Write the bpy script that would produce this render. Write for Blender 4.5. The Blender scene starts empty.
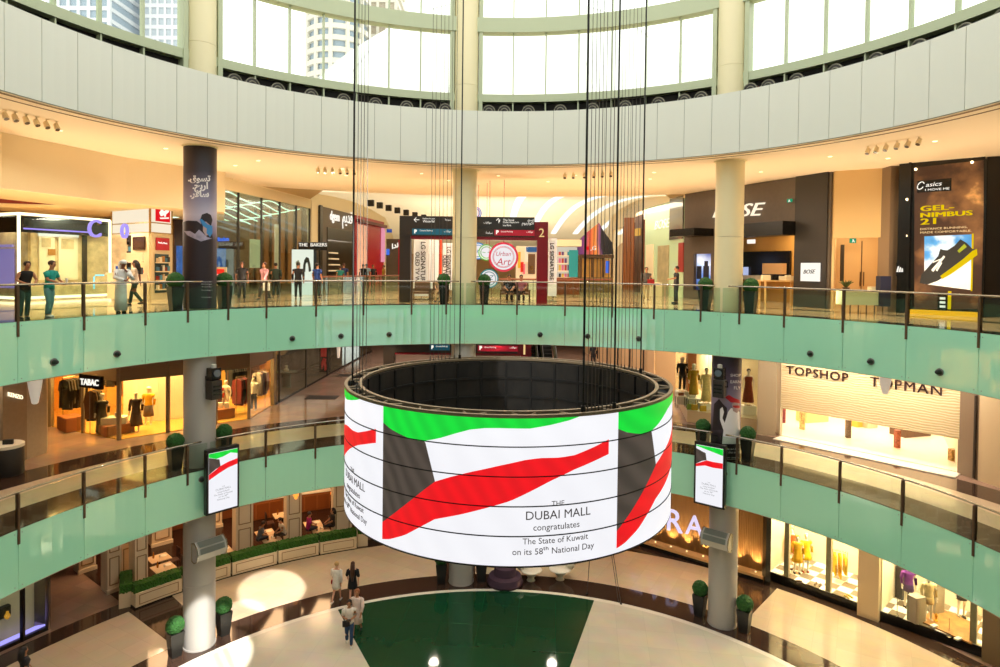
import bpy, bmesh, math, random
from math import sin, cos, tan, pi, radians as R, degrees, hypot, atan2, sqrt
from mathutils import Vector, Matrix
random.seed(7)
S = bpy.context.scene
COL = S.collection
# ---------------------------------------------------------------- place
# atrium axis = world origin, ground floor z = 0, metres
G0, L1, L2 = 0.0, 6.66, 12.36
EYE = 13.98
CAM = Vector((0, -14.216, EYE))
F_PX, PY0, YAW, PIT, ROL = 641.34, 280.21, .0044, .0200, .0113
RF, RD = 13.48, 12.57
SOF2, DRUMTOP = EYE + 4.253, EYE + 6.483
F2B, F1B = EYE - 3.317, EYE - 9.022
ACOL = [-49.7 + 45 * k for k in range(-2, 6)]
ACOL = [-139.7, -94.7, -49.72, -5.9, 39.75, 85, 130, 175]
RCOL, rcol = 14.175, .545

def dirv(u, f, v):
    c, s = cos(ROL), sin(ROL); a, b = u * c + v * s, -u * s + v * c
    X, Y, Z = a, f, -b
    c, s = cos(PIT), sin(PIT); Y, Z = Y * c + Z * s, -Y * s + Z * c
    c, s = cos(YAW), sin(YAW); X, Y = X * c + Y * s, -X * s + Y * c
    return Vector((X, Y, Z))
def ray(x, y): return dirv(x - 500, F_PX, y - PY0)
def fl(x, y, z=L2):
    d = ray(x, y); return CAM + d * ((z - EYE) / d.z)
def dp(x, y, dist):
    d = ray(x, y); return CAM + d * (dist / d.y)
def sg(x, y, r, far=True):
    d = ray(x, y); a = d.x ** 2 + d.y ** 2; b = 2 * (CAM.x * d.x + CAM.y * d.y); k = CAM.x ** 2 + CAM.y ** 2 - r * r
    t = (-b + (1 if far else -1) * sqrt(max(0, b * b - 4 * a * k))) / (2 * a)
    return CAM + d * t
def an(x, r, y=330, far=True):
    p = sg(x, y, r, far); return degrees(atan2(p.x, p.y))
def zz(x, y, r): return sg(x, y, r).z
def pol(r, a, z=0): return Vector((r * sin(R(a)), r * cos(R(a)), z))
def angof(p): return degrees(atan2(p.x, p.y))
def zat(x, y, p):
    """height seen at pixel (x,y) above plan point p"""
    d = ray(x, y); return EYE + d.z * hypot(p.x - CAM.x, p.y - CAM.y) / hypot(d.x, d.y)

# ---------------------------------------------------------------- materials
def lin(h):
    if not isinstance(h, str): return tuple(h)
    h = h.lstrip('#'); o = []
    for i in (0, 2, 4):
        c = int(h[i:i + 2], 16) / 255; o.append(c / 12.92 if c <= .04045 else ((c + .055) / 1.055) ** 2.4)
    return tuple(o)
MATS = {}
def mat(name, col, rough=.5, metal=0, emit=None, es=0, var=0, vscale=6, spec=.5, bump=0, coat=0):
    if name in MATS: return MATS[name]
    m = bpy.data.materials.new(name); m.use_nodes = True; MATS[name] = m
    nt = m.node_tree; b = nt.nodes['Principled BSDF']; c = lin(col)
    b.inputs['Base Color'].default_value = (*c, 1); b.inputs['Roughness'].default_value = rough
    b.inputs['Metallic'].default_value = metal; b.inputs['Specular IOR Level'].default_value = spec
    b.inputs['Coat Weight'].default_value = coat; b.inputs['Coat Roughness'].default_value = .05
    if emit is not None:
        b.inputs['Emission Color'].default_value = (*lin(emit), 1); b.inputs['Emission Strength'].default_value = es
    if var or bump:
        tc = nt.nodes.new('ShaderNodeTexCoord'); n = nt.nodes.new('ShaderNodeTexNoise')
        n.inputs['Scale'].default_value = vscale; n.inputs['Detail'].default_value = 4
        nt.links.new(tc.outputs['Object'], n.inputs['Vector'])
        if var:
            r = nt.nodes.new('ShaderNodeValToRGB')
            r.color_ramp.elements[0].position = .3; r.color_ramp.elements[1].position = .7
            r.color_ramp.elements[0].color = (*[max(0, v * (1 - var)) for v in c], 1)
            r.color_ramp.elements[1].color = (*[min(1, v * (1 + var)) for v in c], 1)
            nt.links.new(n.outputs['Fac'], r.inputs['Fac']); nt.links.new(r.outputs['Color'], b.inputs['Base Color'])
        if bump:
            bp = nt.nodes.new('ShaderNodeBump'); bp.inputs['Strength'].default_value = bump; bp.inputs['Distance'].default_value = .02
            nt.links.new(n.outputs['Fac'], bp.inputs['Height']); nt.links.new(bp.outputs['Normal'], b.inputs['Normal'])
    return m
def glow(name, col, s=1.0):
    return mat(name, '000000', .6, 0, col, s, spec=.1)
def glass(name, tint='ffffff', refl=.12, opac=0.0, rough=.02):
    if name in MATS: return MATS[name]
    m = bpy.data.materials.new(name); m.use_nodes = True; MATS[name] = m
    nt = m.node_tree; nt.nodes.clear()
    o = nt.nodes.new('ShaderNodeOutputMaterial'); t = nt.nodes.new('ShaderNodeBsdfTransparent')
    g = nt.nodes.new('ShaderNodeBsdfGlossy'); fr = nt.nodes.new('ShaderNodeLayerWeight'); mx = nt.nodes.new('ShaderNodeMixShader')
    ma = nt.nodes.new('ShaderNodeMath'); ma.operation = 'MULTIPLY_ADD'; ma.inputs[1].default_value = .3; ma.inputs[2].default_value = refl * .35
    fr.inputs['Blend'].default_value = .25
    t.inputs['Color'].default_value = (*lin(tint), 1); g.inputs['Roughness'].default_value = rough
    nt.links.new(fr.outputs['Fresnel'], ma.inputs[0]); ma.use_clamp = True
    nt.links.new(ma.outputs[0], mx.inputs['Fac']); nt.links.new(t.outputs[0], mx.inputs[1]); nt.links.new(g.outputs[0], mx.inputs[2])
    nt.links.new(mx.outputs[0], o.inputs['Surface']); return m

# ---------------------------------------------------------------- mesh helpers
def BM(): return bmesh.new()
def obj(name, bm, m, parent=None, smooth=False, label=None):
    me = bpy.data.meshes.new(name)
    bmesh.ops.recalc_face_normals(bm, faces=bm.faces[:])
    bm.to_mesh(me); bm.free()
    for mm in (m if isinstance(m, (list, tuple)) else [m]): me.materials.append(mm)
    if smooth:
        for p in me.polygons: p.use_smooth = True
        if smooth == 'a':
            try: me.set_sharp_from_angle(angle=R(40))
            except Exception: pass
    o = bpy.data.objects.new(name, me); COL.objects.link(o)
    if parent: o.parent = parent
    if label: o['label'] = label
    return o
def mw(o):
    M = Matrix.LocRotScale(o.location, o.rotation_euler, o.scale)
    return mw(o.parent) @ o.matrix_parent_inverse @ M if o.parent else M
def wobj(name, bm, m, parent, smooth=False, label=None):
    """a part modelled in world coordinates"""
    o = obj(name, bm, m, parent, smooth, label); o.matrix_parent_inverse = mw(parent).inverted(); return o
def st(name, bm, m, smooth=False):
    o = obj(name, bm, m, None, smooth); o['kind'] = 'structure'; return o
def tag(o, label, cat, group=None):
    o['label'] = label; o['category'] = cat
    if group: o['group'] = group
    return o
def thing(name, label, cat, loc=(0, 0, 0), rz=0, group=None):
    o = bpy.data.objects.new(name, None); COL.objects.link(o); o.empty_display_size = .2
    o.location = loc; o.rotation_euler = (0, 0, rz); return tag(o, label, cat, group)
def dup(o, loc=None, rz=None, label=None, parent=None):
    c = o.copy(); COL.objects.link(c)
    if parent: c.parent = parent
    if loc is not None: c.location = loc
    if rz is not None: c.rotation_euler = (0, 0, rz)
    if label: c['label'] = label
    for ch in [k for k in COL.objects if k.parent == o]: dup(ch, parent=c)
    return c
def box(bm, c, s, rz=0, mi=0, bev=0):
    r = bmesh.ops.create_cube(bm, size=1, matrix=Matrix.Translation(c) @ Matrix.Rotation(rz, 4, 'Z') @ Matrix.Diagonal((*s, 1)))
    fs = list({f for v in r['verts'] for f in v.link_faces})
    for f in fs: f.material_index = mi
    if bev:
        es = list({e for f in fs for e in f.edges}); bmesh.ops.bevel(bm, geom=es, offset=bev, segments=2, affect='EDGES', profile=.5)
    return bm
def bx(c, s, rz=0, bev=0): return box(BM(), c, s, rz, 0, bev)
def cyl(bm, p0, p1, r, n=12, r2=None, mi=0, cap=True):
    p0, p1 = Vector(p0), Vector(p1); d = p1 - p0; L = d.length
    q = d.to_track_quat('Z', 'Y').to_matrix().to_4x4()
    k = bmesh.ops.create_cone(bm, cap_ends=cap, segments=n, radius1=r, radius2=r if r2 is None else r2, depth=L, matrix=Matrix.Translation((p0 + p1) / 2) @ q)
    for f in {f for v in k['verts'] for f in v.link_faces}: f.material_index = mi
    return bm
def tube(bm, pts, r, n=8, closed=False):
    pts = [Vector(p) for p in pts]; rings = []; N = len(pts); up = Vector((0, 0, 1))
    for i, p in enumerate(pts):
        if closed: d = pts[(i + 1) % N] - pts[i - 1]
        else: d = pts[min(i + 1, N - 1)] - pts[max(i - 1, 0)]
        d.normalize(); u = up if abs(d.z) < .95 else Vector((1, 0, 0))
        a = d.cross(u).normalized(); b = a.cross(d)
        rr = r[i] if isinstance(r, (list, tuple)) else r
        rings.append([bm.verts.new(p + a * rr * cos(2 * pi * k / n) + b * rr * sin(2 * pi * k / n)) for k in range(n)])
    for i in range(N if closed else N - 1):
        A, B = rings[i], rings[(i + 1) % N]
        for k in range(n): bm.faces.new((A[k], A[(k + 1) % n], B[(k + 1) % n], B[k]))
    if not closed: bm.faces.new(rings[0][::-1]); bm.faces.new(rings[-1])
    return bm
def lathe(bm, prof, c=(0, 0, 0), n=20, mi=0):
    c = Vector(c); rings = []
    for r, z in prof:
        rings.append([bm.verts.new(c + Vector((max(r, .0008) * cos(2 * pi * k / n), max(r, .0008) * sin(2 * pi * k / n), z))) for k in range(n)])
    for A, B in zip(rings, rings[1:]):
        for k in range(n): bm.faces.new((A[k], A[(k + 1) % n], B[(k + 1) % n], B[k])).material_index = mi
    bm.faces.new(rings[0][::-1]).material_index = mi; bm.faces.new(rings[-1]).material_index = mi
    return bm
def ball(bm, c, r, sc=(1, 1, 1), n=12):
    bmesh.ops.create_uvsphere(bm, u_segments=n, v_segments=max(6, n * 2 // 3), radius=r, matrix=Matrix.Translation(c) @ Matrix.Diagonal((*sc, 1))); return bm
def prism(bm, poly, z0, z1, mi=0):
    """vertical prism over a plan polygon"""
    A = [bm.verts.new((p[0], p[1], z0)) for p in poly]; B = [bm.verts.new((p[0], p[1], z1)) for p in poly]; n = len(poly)
    fs = [bm.faces.new(A[::-1]), bm.faces.new(B)]
    for i in range(n): fs.append(bm.faces.new((A[i], A[(i + 1) % n], B[(i + 1) % n], B[i])))
    for f in fs: f.material_index = mi
    return bm
def arc(bm, r0, r1, a0, a1, z0, z1, n=None, mi=0, closed=False):
    """ring-sector solid (angles in degrees from +Y, clockwise)"""
    if n is None: n = max(2, int(abs(a1 - a0) / 2.5))
    V = []
    for i in range(n if closed else n + 1):
        a = a0 + (a1 - a0) * i / n
        V.append([bm.verts.new(pol(r, a, z)) for r, z in ((r0, z0), (r1, z0), (r1, z1), (r0, z1))])
    m = len(V)
    for i in range(m if closed else m - 1):
        A, B = V[i], V[(i + 1) % m]
        for k in range(4): bm.faces.new((A[k], A[(k + 1) % 4], B[(k + 1) % 4], B[k])).material_index = mi
    if not closed: bm.faces.new(V[0][::-1]).material_index = mi; bm.faces.new(V[-1]).material_index = mi
    return bm
def slab(bm, p, q, z0, z1, th=.05, mi=0, out=0):
    """upright wall slab from plan point p to q, thickness th centred (or shifted by out to the left of p->q)"""
    p, q = Vector((p[0], p[1])), Vector((q[0], q[1])); d = (q - p).normalized(); n = Vector((-d.y, d.x))
    a, b = n * (out + th / 2), n * (out - th / 2)
    return prism(bm, [p + a, q + a, q + b, p + b], z0, z1, mi)
def lerp(a, b, t): return a + (b - a) * t

FONT = None
def textbm(s, size, depth=.01, align='CENTER', bold=0.0, shear=0, spacing=1.0):
    if any('\u0600' < c < '\u06ff' for c in s): s = arabic(s)
    cu = bpy.data.curves.new('lettering', 'FONT'); cu.body = s; cu.size = size; cu.extrude = depth; cu.align_x = align; cu.align_y = 'CENTER'
    cu.offset = bold; cu.shear = shear; cu.space_character = spacing; cu.resolution_u = 3
    o = bpy.data.objects.new('lettering', cu); COL.objects.link(o)
    dg = bpy.context.evaluated_depsgraph_get(); dg.update()
    me = bpy.data.meshes.new_from_object(o.evaluated_get(dg)); bm = BM(); bm.from_mesh(me)
    bpy.data.objects.remove(o); bpy.data.curves.remove(cu); bpy.data.meshes.remove(me)
    return bm
def upright(bm, org, right, scale=(1, 1)):
    """local (x,y,z) text -> upright at org with x along right, facing to the side right x up"""
    r = Vector((right[0], right[1], 0)).normalized(); u = Vector((0, 0, 1)); n = r.cross(u)
    o = Vector(org)
    for v in bm.verts: v.co = o + r * v.co.x * scale[0] + u * v.co.y * scale[1] + n * v.co.z
    return bm
def text(name, s, org, right, size, m, parent=None, **k):
    sc = k.pop('scale', (1, 1)); return obj(name, upright(textbm(s, size, **k), org, right, sc), m, parent)
def wrap(bm, r, a0, zc, rad0=0):
    """wrap local x (metres) round a cylinder about the atrium axis or a column axis; seen from outside with x to the right"""
    for v in bm.verts:
        a = a0 - degrees(v.co.x / r); v.co = pol(r + v.co.z, a, zc + v.co.y)
    return bm
# joined Arabic letter forms (isolated, final, initial, medial), laid out right to left
ARF = {'ا': 'ﺍﺎ', 'ب': 'ﺏﺐﺑﺒ', 'ة': 'ﺓﺔ', 'ت': 'ﺕﺖﺗﺘ', 'ح': 'ﺡﺢﺣﺤ', 'د': 'ﺩﺪ', 'ر': 'ﺭﺮ', 'س': 'ﺱﺲﺳﺴ', 'ف': 'ﻑﻒﻓﻔ', 'ق': 'ﻕﻖﻗﻘ', 'ك': 'ﻙﻚﻛﻜ', 'ل': 'ﻝﻞﻟﻠ', 'م': 'ﻡﻢﻣﻤ', 'ن': 'ﻥﻦﻧﻨ', 'و': 'ﻭﻮ', 'ي': 'ﻱﻲﻳﻴ'}
def arabic(s):
    s = s.replace('ّ', ''); o = ''
    for i, c in enumerate(s):
        if c in ARF:
            f = ARF[c]; pre = i > 0 and len(ARF.get(s[i - 1], '')) == 4; nxt = i + 1 < len(s) and s[i + 1] in ARF and len(f) == 4
            c = f[3] if pre and nxt else f[2] if nxt else f[1] if pre else f[0]
        o = c + o
    return o
ORD = ['first', 'second', 'third', 'fourth', 'fifth', 'sixth', 'seventh', 'eighth', 'ninth', 'tenth', 'eleventh', 'twelfth', 'thirteenth', 'fourteenth', 'fifteenth', 'sixteenth', 'seventeenth', 'eighteenth', 'nineteenth', 'twentieth']

def pt(x, d): p = dp(x, 300, d); return Vector((p.x, p.y, 0))
def onpl(x, y, p, q):
    """pixel ray meets the upright plane through plan points p, q"""
    n = Vector((-(q[1] - p[1]), q[0] - p[0], 0)); d = ray(x, y); t = n.dot(Vector((p[0], p[1], 0)) - Vector((CAM.x, CAM.y, 0))) / n.dot(d)
    return CAM + d * t
def facing(p, q):
    n = Vector((-(q[1] - p[1]), q[0] - p[0], 0)).normalized(); return n if n.dot(CAM - Vector((p[0], p[1], 0))) > 0 else -n
def ppoly(bm, pts, p, q, th=.03, off=0, mi=0):
    n = facing(p, q); A = [onpl(x, y, p, q) + n * off for x, y in pts]; a = [bm.verts.new(v + n * th) for v in A]; b = [bm.verts.new(v) for v in A]; k = len(A)
    fs = [bm.faces.new(a), bm.faces.new(b[::-1])] + [bm.faces.new((a[i], b[i], b[(i + 1) % k], a[(i + 1) % k])) for i in range(k)]
    for f in fs: f.material_index = mi
    return bm
def prect(bm, x0, x1, yt, yb, p, q, th=.04, off=0, mi=0):
    """upright rectangle on a facade plane: columns x0..x1, heights read at x0"""
    n = facing(p, q); a, b = onpl(x0, yt, p, q), onpl(x1, yt, p, q); z1, z0 = a.z, onpl(x0, yb, p, q).z
    a = a + n * off; b = b + n * off
    return prism(bm, [a, b, b + n * th, a + n * th], z0, z1, mi)
def ptext(name, s, x0, y0, x1, y1, p, q, m, parent=None, off=.03, depth=.02, hs=None, **k):
    """lettering from (x0,y0) to (x1,y1) (middle heights) on a facade plane"""
    n = facing(p, q); a, b = onpl(x0, y0, p, q) + n * off, onpl(x1, y1, p, q) + n * off; t = textbm(s, .3, depth, **k)
    xs = [v.co.x for v in t.verts]; W = (b - a).length; kx = W / (max(xs) - min(xs)); mid = (max(xs) + min(xs)) / 2; ys = [v.co.y for v in t.verts]; my = (max(ys) + min(ys)) / 2
    ky = kx * (hs or 1); d = (b - a).normalized(); c = (a + b) / 2
    for v in t.verts: v.co = c + d * ((v.co.x - mid) * kx) + Vector((0, 0, (v.co.y - my) * ky)) + n * v.co.z
    return wobj(name, t, m, parent) if parent else obj(name, t, m)
def areal(name, loc, sx, sy, power, col=(1, .8, .55), rot=(0, 0, 0), disk=False):
    l = bpy.data.lights.new(name, 'AREA'); l.shape = 'RECTANGLE'; l.size = sx; l.size_y = sy; l.energy = power; l.color = col
    o = bpy.data.objects.new(name, l); COL.objects.link(o); o.location = loc; o.rotation_euler = rot; return o
# ---------------------------------------------------------------- shell materials
def tiles(name, col, tile=.9, rough=.12, var=.07, rot=0, seam=.82, sz=.006):
    m = bpy.data.materials.new(name); m.use_nodes = True; nt = m.node_tree; b = nt.nodes['Principled BSDF']
    c = lin(col); tc = nt.nodes.new('ShaderNodeTexCoord'); mp = nt.nodes.new('ShaderNodeMapping'); br = nt.nodes.new('ShaderNodeTexBrick')
    mp.inputs['Rotation'].default_value = (0, 0, R(rot)); br.offset = 0
    br.inputs['Scale'].default_value = 1; br.inputs['Brick Width'].default_value = tile; br.inputs['Row Height'].default_value = tile
    br.inputs['Mortar Size'].default_value = sz; br.inputs['Mortar Smooth'].default_value = .3
    br.inputs['Color1'].default_value = (*[v * (1 - var) for v in c], 1); br.inputs['Color2'].default_value = (*[min(1, v * (1 + var)) for v in c], 1)
    br.inputs['Mortar'].default_value = (*[v * seam for v in c], 1)
    n = nt.nodes.new('ShaderNodeTexNoise'); n.inputs['Scale'].default_value = 1.3; n.inputs['Detail'].default_value = 6
    mx = nt.nodes.new('ShaderNodeMix'); mx.data_type = 'RGBA'; mx.blend_type = 'MULTIPLY'; mx.inputs[0].default_value = .25
    nt.links.new(tc.outputs['Object'], mp.inputs[0]); nt.links.new(mp.outputs[0], br.inputs['Vector']); nt.links.new(tc.outputs['Object'], n.inputs['Vector'])
    nt.links.new(br.outputs['Color'], mx.inputs[6]); nt.links.new(n.outputs['Color'], mx.inputs[7]); nt.links.new(mx.outputs[2], b.inputs['Base Color'])
    b.inputs['Roughness'].default_value = rough; return m
CREAM = tiles('cream marble tiles', 'eadfca', 1.1, .16, .04, 8, .86)
BEIGE = tiles('beige marble tiles', 'd9c4a6', .8, .1, .05, 30, .86)
BROWN = tiles('dark brown marble', '45332a', .7, .07, .12, 12, .7)
WHITE_ST = mat('white stone band', 'efe6d6', .2)
GREENFL = tiles('dark green gloss floor', '184a30', 1.5, .06, .06, 5, 1.25, .008)
TAN = tiles('tan polished stone', 'a5897a', .9, .08, .1, 20, .8)
L2FLOOR = tiles('honey beige polished stone', 'e8cba2', .9, .1, .06, 15, .85)
FASC = mat('mint back-painted glass', 'abeecd', .06, spec=1.0, coat=.6)
FASCEDGE = mat('fascia edge metal', '8f8a7c', .4, .6)
SOFFIT = mat('warm cream plaster', 'fdeacb', .8)
SOFFIT2 = mat('tan ceiling plaster', 'd8bb98', .8)
DRUM = mat('ivory lacquered metal panels', 'dfe0d4', .35, spec=.3)
DARKGAP = mat('dark joint', '7d7c72', .8)
BLACK = mat('matt black', '0b0b0b', .6)
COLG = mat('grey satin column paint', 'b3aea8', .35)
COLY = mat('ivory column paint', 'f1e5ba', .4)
FRAME = mat('pale green window frame', 'b9c2a0', .45)
STEEL = mat('brushed steel', 'b9b4a6', .25, 1)
BRONZE = mat('dark bronze metal', '6b5644', .35, .7)
RAILGLASS = glass('balustrade glass', 'f0f8f1', .05)
CLEAR = glass('clear glass', 'f4fbf6', .05)
WINGLASS = glass('clerestory glass', 'fbfffc', .03)

# ---------------------------------------------------------------- floors
def polar_floor(name, radii, angs, z0, z1, matfn, mats, n_per=3.0):
    bm = BM(); A = []
    for a, b in zip(angs, angs[1:]):
        k = max(1, int((b - a) / n_per)); A += [(lerp(a, b, i / k), lerp(a, b, (i + 1) / k)) for i in range(k)]
    for r0, r1 in zip(radii, radii[1:]):
        for a0, a1 in A:
            v = [bm.verts.new(p) for p in (pol(r0, a0, z1), pol(r0, a1, z1), pol(r1, a1, z1), pol(r1, a0, z1))]
            f = bm.faces.new(v); f.material_index = matfn((r0 + r1) / 2, (a0 + a1) / 2)
            if z0 is not None:
                w = [bm.verts.new(p) for p in (pol(r0, a0, z0), pol(r1, a0, z0), pol(r1, a1, z0), pol(r0, a1, z0))]; bm.faces.new(w).material_index = len(mats) - 1
    bmesh.ops.remove_doubles(bm, verts=bm.verts[:], dist=.001)
    me = bpy.data.meshes.new(name); bm.normal_update(); bm.to_mesh(me); bm.free()
    for m in mats: me.materials.append(m)
    o = bpy.data.objects.new(name, me); COL.objects.link(o); o['kind'] = 'structure'; return o
cb = []   # radial dark bands at the columns
for a in ACOL: cb += [a - 2.6, a + 2.6]
angs = sorted(set([-180, 180] + [c if c < 180 else c - 360 for c in cb]))
def near_col(a): return any(abs((a - c + 180) % 360 - 180) < 2.6 for c in ACOL)
def gmat(r, a):
    if r < 13.2: return 0
    if r < 13.42: return 1
    if r < 14.75: return 2
    if r < 18.5: return 2 if near_col(a) else 3
    if r < 19.4: return 2
    return 4
polar_floor('floor_ground', [0.01, 6, 13.2, 13.42, 14.75, 18.5, 19.4, 30, 62], angs, None, 0, gmat, [CREAM, WHITE_ST, BROWN, BEIGE, TAN])
def l1mat(r, a):
    if r < 14.9: return 1
    if r < 17.0: return 0
    if r < 18.4: return 1
    return 2
polar_floor('floor_first_level', [13.44, 14.9, 17, 18.4, 19.5, 30, 62], angs, F1B, L1, l1mat, [BEIGE, BROWN, TAN, SOFFIT2])
def l2mat(r, a): return 1 if 13.4 < r < 14.2 or 17.2 < r < 17.9 else 0
polar_floor('floor_second_level', [13.44, 14.2, 17.2, 17.9, 19.5, 30, 62], angs, F2B, L2, l2mat, [L2FLOOR, BROWN, SOFFIT2])
b = BM(); arc(b, 4.5, 13.2, -28.6, 18.7, .0, .006, 24); st('floor_green_inlay', b, GREENFL)

# ---------------------------------------------------------------- fascia of green glass, panel by panel
POSTS = [-75.9 - 8.4, -75.9, -67.6, -59.2, -53.0, -46.8, -40.7, -32.4, -24.2, -15.6, -9.3, -2.6, 3.7, 12.5, 21.0, 28.4, 36.4, 42.8, 49.9, 58.7, 67.5, 76.7, 85]
PAN = [-84.3, -75.9, -67.6, -59.2, -49.8, -40.7, -32.4, -24.2, -15.6, -5.9, 3.7, 12.5, 21.0, 30.2, 39.7, 49.9, 58.7, 67.5, 76.7, 85]
PAN = [-84.3 - 9 * k for k in range(6, 0, -1)] + PAN + [85 + 9 * k for k in range(1, 7)]
def fascia(name, zb, zt):
    b = BM()
    for a0, a1 in zip(PAN, PAN[1:]):
        g = degrees(.006 / RF)
        arc(b, RF - .03, RF - .005, a0 + g, a1 - g, zb + .012, zt - .012, 6)
        for aa in (a0 + .45, a1 - .45):                       # the four point fixings of a pane
            for z in (zb + .12, zt - .12):
                cyl(b, pol(RF - .036, aa, z), pol(RF - .03, aa, z), .014, 8, mi=1)
    arc(b, RF - .005, RF + .12, -138, 138, zb, zt - .01, 100, 1)
    return st(name, b, [FASC, FASCEDGE])
fascia('wall_fascia_second_level', F2B, L2); fascia('wall_fascia_first_level', F1B, L1)

# ---------------------------------------------------------------- upper drum, ceiling, clerestory
b = BM(); st75 = 360 / 75; ph = an(502.5, RD, 140)
for k in range(75):
    g = degrees(.008 / RD); arc(b, RD - .02, RD, ph + k * st75 + g, ph + (k + 1) * st75 - g, SOF2 + .03, DRUMTOP, 3)
arc(b, RD, RD + .3, -180, 180, SOF2 + .02, DRUMTOP - .02, 150, 1, True)
st('wall_drum', b, [DRUM, DARKGAP])
b = BM(); arc(b, RD + .02, 24.4, -180, 180, SOF2, SOF2 + .12, 120, 0, True)
st('ceiling', b, SOFFIT)
for nm, r0, w in (('trim_1', RD + .10, .10), ('trim_2', RD + .55, .06)):
    b = BM(); arc(b, r0, r0 + w, -180, 180, SOF2 - .012, SOF2 + .01, 140, 0, True); st(nm, b, mat('grey slot', '8f6f4e', .7))
RW = 14.1
zg0, zs0 = zz(440, 93, RW), zz(440, 100.5, RW); zb0, zb1 = zz(440, 31, RW), zz(440, 16.5, RW); ztop = zb1 + 3.6
b = BM()
for z0, z1, r0, r1 in ((zs0, zg0, RW - .12, RW + .3), (zb0, zb1, RW - .2, RW + .3), (ztop, ztop + .7, RW - .2, RW + .3)):
    arc(b, r0, r1, -180, 180, z0, z1, 140, 0, True)
st('trim_3', b, FRAME)
b = BM(); arc(b, RW + .22, RW + .3, -180, 180, DRUMTOP - 1.0, zs0 + .02, 140, 0, True); arc(b, RD + .3, RW + .25, -180, 180, DRUMTOP - 1.1, DRUMTOP - 1.0, 140, 0, True)
st('wall_recess', b, mat('dark recess', '1b1714', .8))
LAMPK = mat('dark lamp body', '2a2723', .5); LAMPR = mat('lamp ring', '8c8874', .4, .5)
wi = 0; li = 0
for ci, a in enumerate(ACOL):
    a2 = ACOL[(ci + 1) % 8] + (360 if ci == 7 else 0)
    j = 2.55; e0, e1 = a + j, a2 - j
    wi += 1; t = BM()
    for aa in (e0, e1): arc(t, RW - .16, RW + .3, aa - .35, aa + .35, DRUMTOP - 1, ztop, 2)
    for k in range(1, 7):
        am = lerp(e0, e1, k / 7); g = degrees(.026 / RW)
        arc(t, RW - .06, RW + .16, am - g, am + g, DRUMTOP - 1, ztop, 1)
    w = st('window_%d' % wi, t, FRAME)
    t = BM(); arc(t, RW + .04, RW + .06, e0, e1, zg0, zb0, 28); arc(t, RW + .04, RW + .06, e0, e1, zb1, ztop, 28)
    wobj('pane', t, WINGLASS, w)
    if -100 < a < 60:
        for k in range(7 if a > -90 else 0) if a < 60 else range(4):                                  # round lamps peeping over the drum
            am = lerp(e0, e1, (k + .5) / 7)
            for da in ((0,) if 0 < k < 6 else (-1.4, 1.4)):
                p = pol(RW - .35, am + da, DRUMTOP + .2); q = pol(RW - .62, am + da, DRUMTOP + .2)
                li += 1
                o = thing('floodlight', 'round floodlight in the dark slot above the ivory drum, number %d counted from the left' % li, 'lamp', p, 0, 'floodlights above the drum')
                t = BM(); cyl(t, p, q, .27, 16); wobj('housing', t, LAMPK, o)
                for rr in (.26, .15):
                    t = BM(); d = (q - p).normalized(); s = d.cross(Vector((0, 0, 1)))
                    tube(t, [q + (s * cos(2 * pi * i / 20) + Vector((0, 0, 1)) * sin(2 * pi * i / 20)) * rr for i in range(20)], .022, 6, True); wobj('ring', t, LAMPR, o)
for a in ACOL:
    p = pol(RCOL, a)
    b = BM()
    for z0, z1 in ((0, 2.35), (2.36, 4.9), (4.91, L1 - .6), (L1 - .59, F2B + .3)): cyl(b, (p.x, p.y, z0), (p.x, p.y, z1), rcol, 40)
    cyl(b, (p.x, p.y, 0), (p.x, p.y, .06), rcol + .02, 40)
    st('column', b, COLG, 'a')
    b = BM()
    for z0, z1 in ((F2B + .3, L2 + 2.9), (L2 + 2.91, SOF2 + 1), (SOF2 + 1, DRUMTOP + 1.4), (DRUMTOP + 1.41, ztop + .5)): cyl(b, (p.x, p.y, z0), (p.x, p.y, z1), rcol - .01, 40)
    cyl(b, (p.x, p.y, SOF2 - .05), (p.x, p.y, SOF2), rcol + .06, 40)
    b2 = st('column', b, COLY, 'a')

# ---------------------------------------------------------------- outside, seen through the clerestory
SHELL = mat('white fabric roof', 'f6f6f2', .7)
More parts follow.
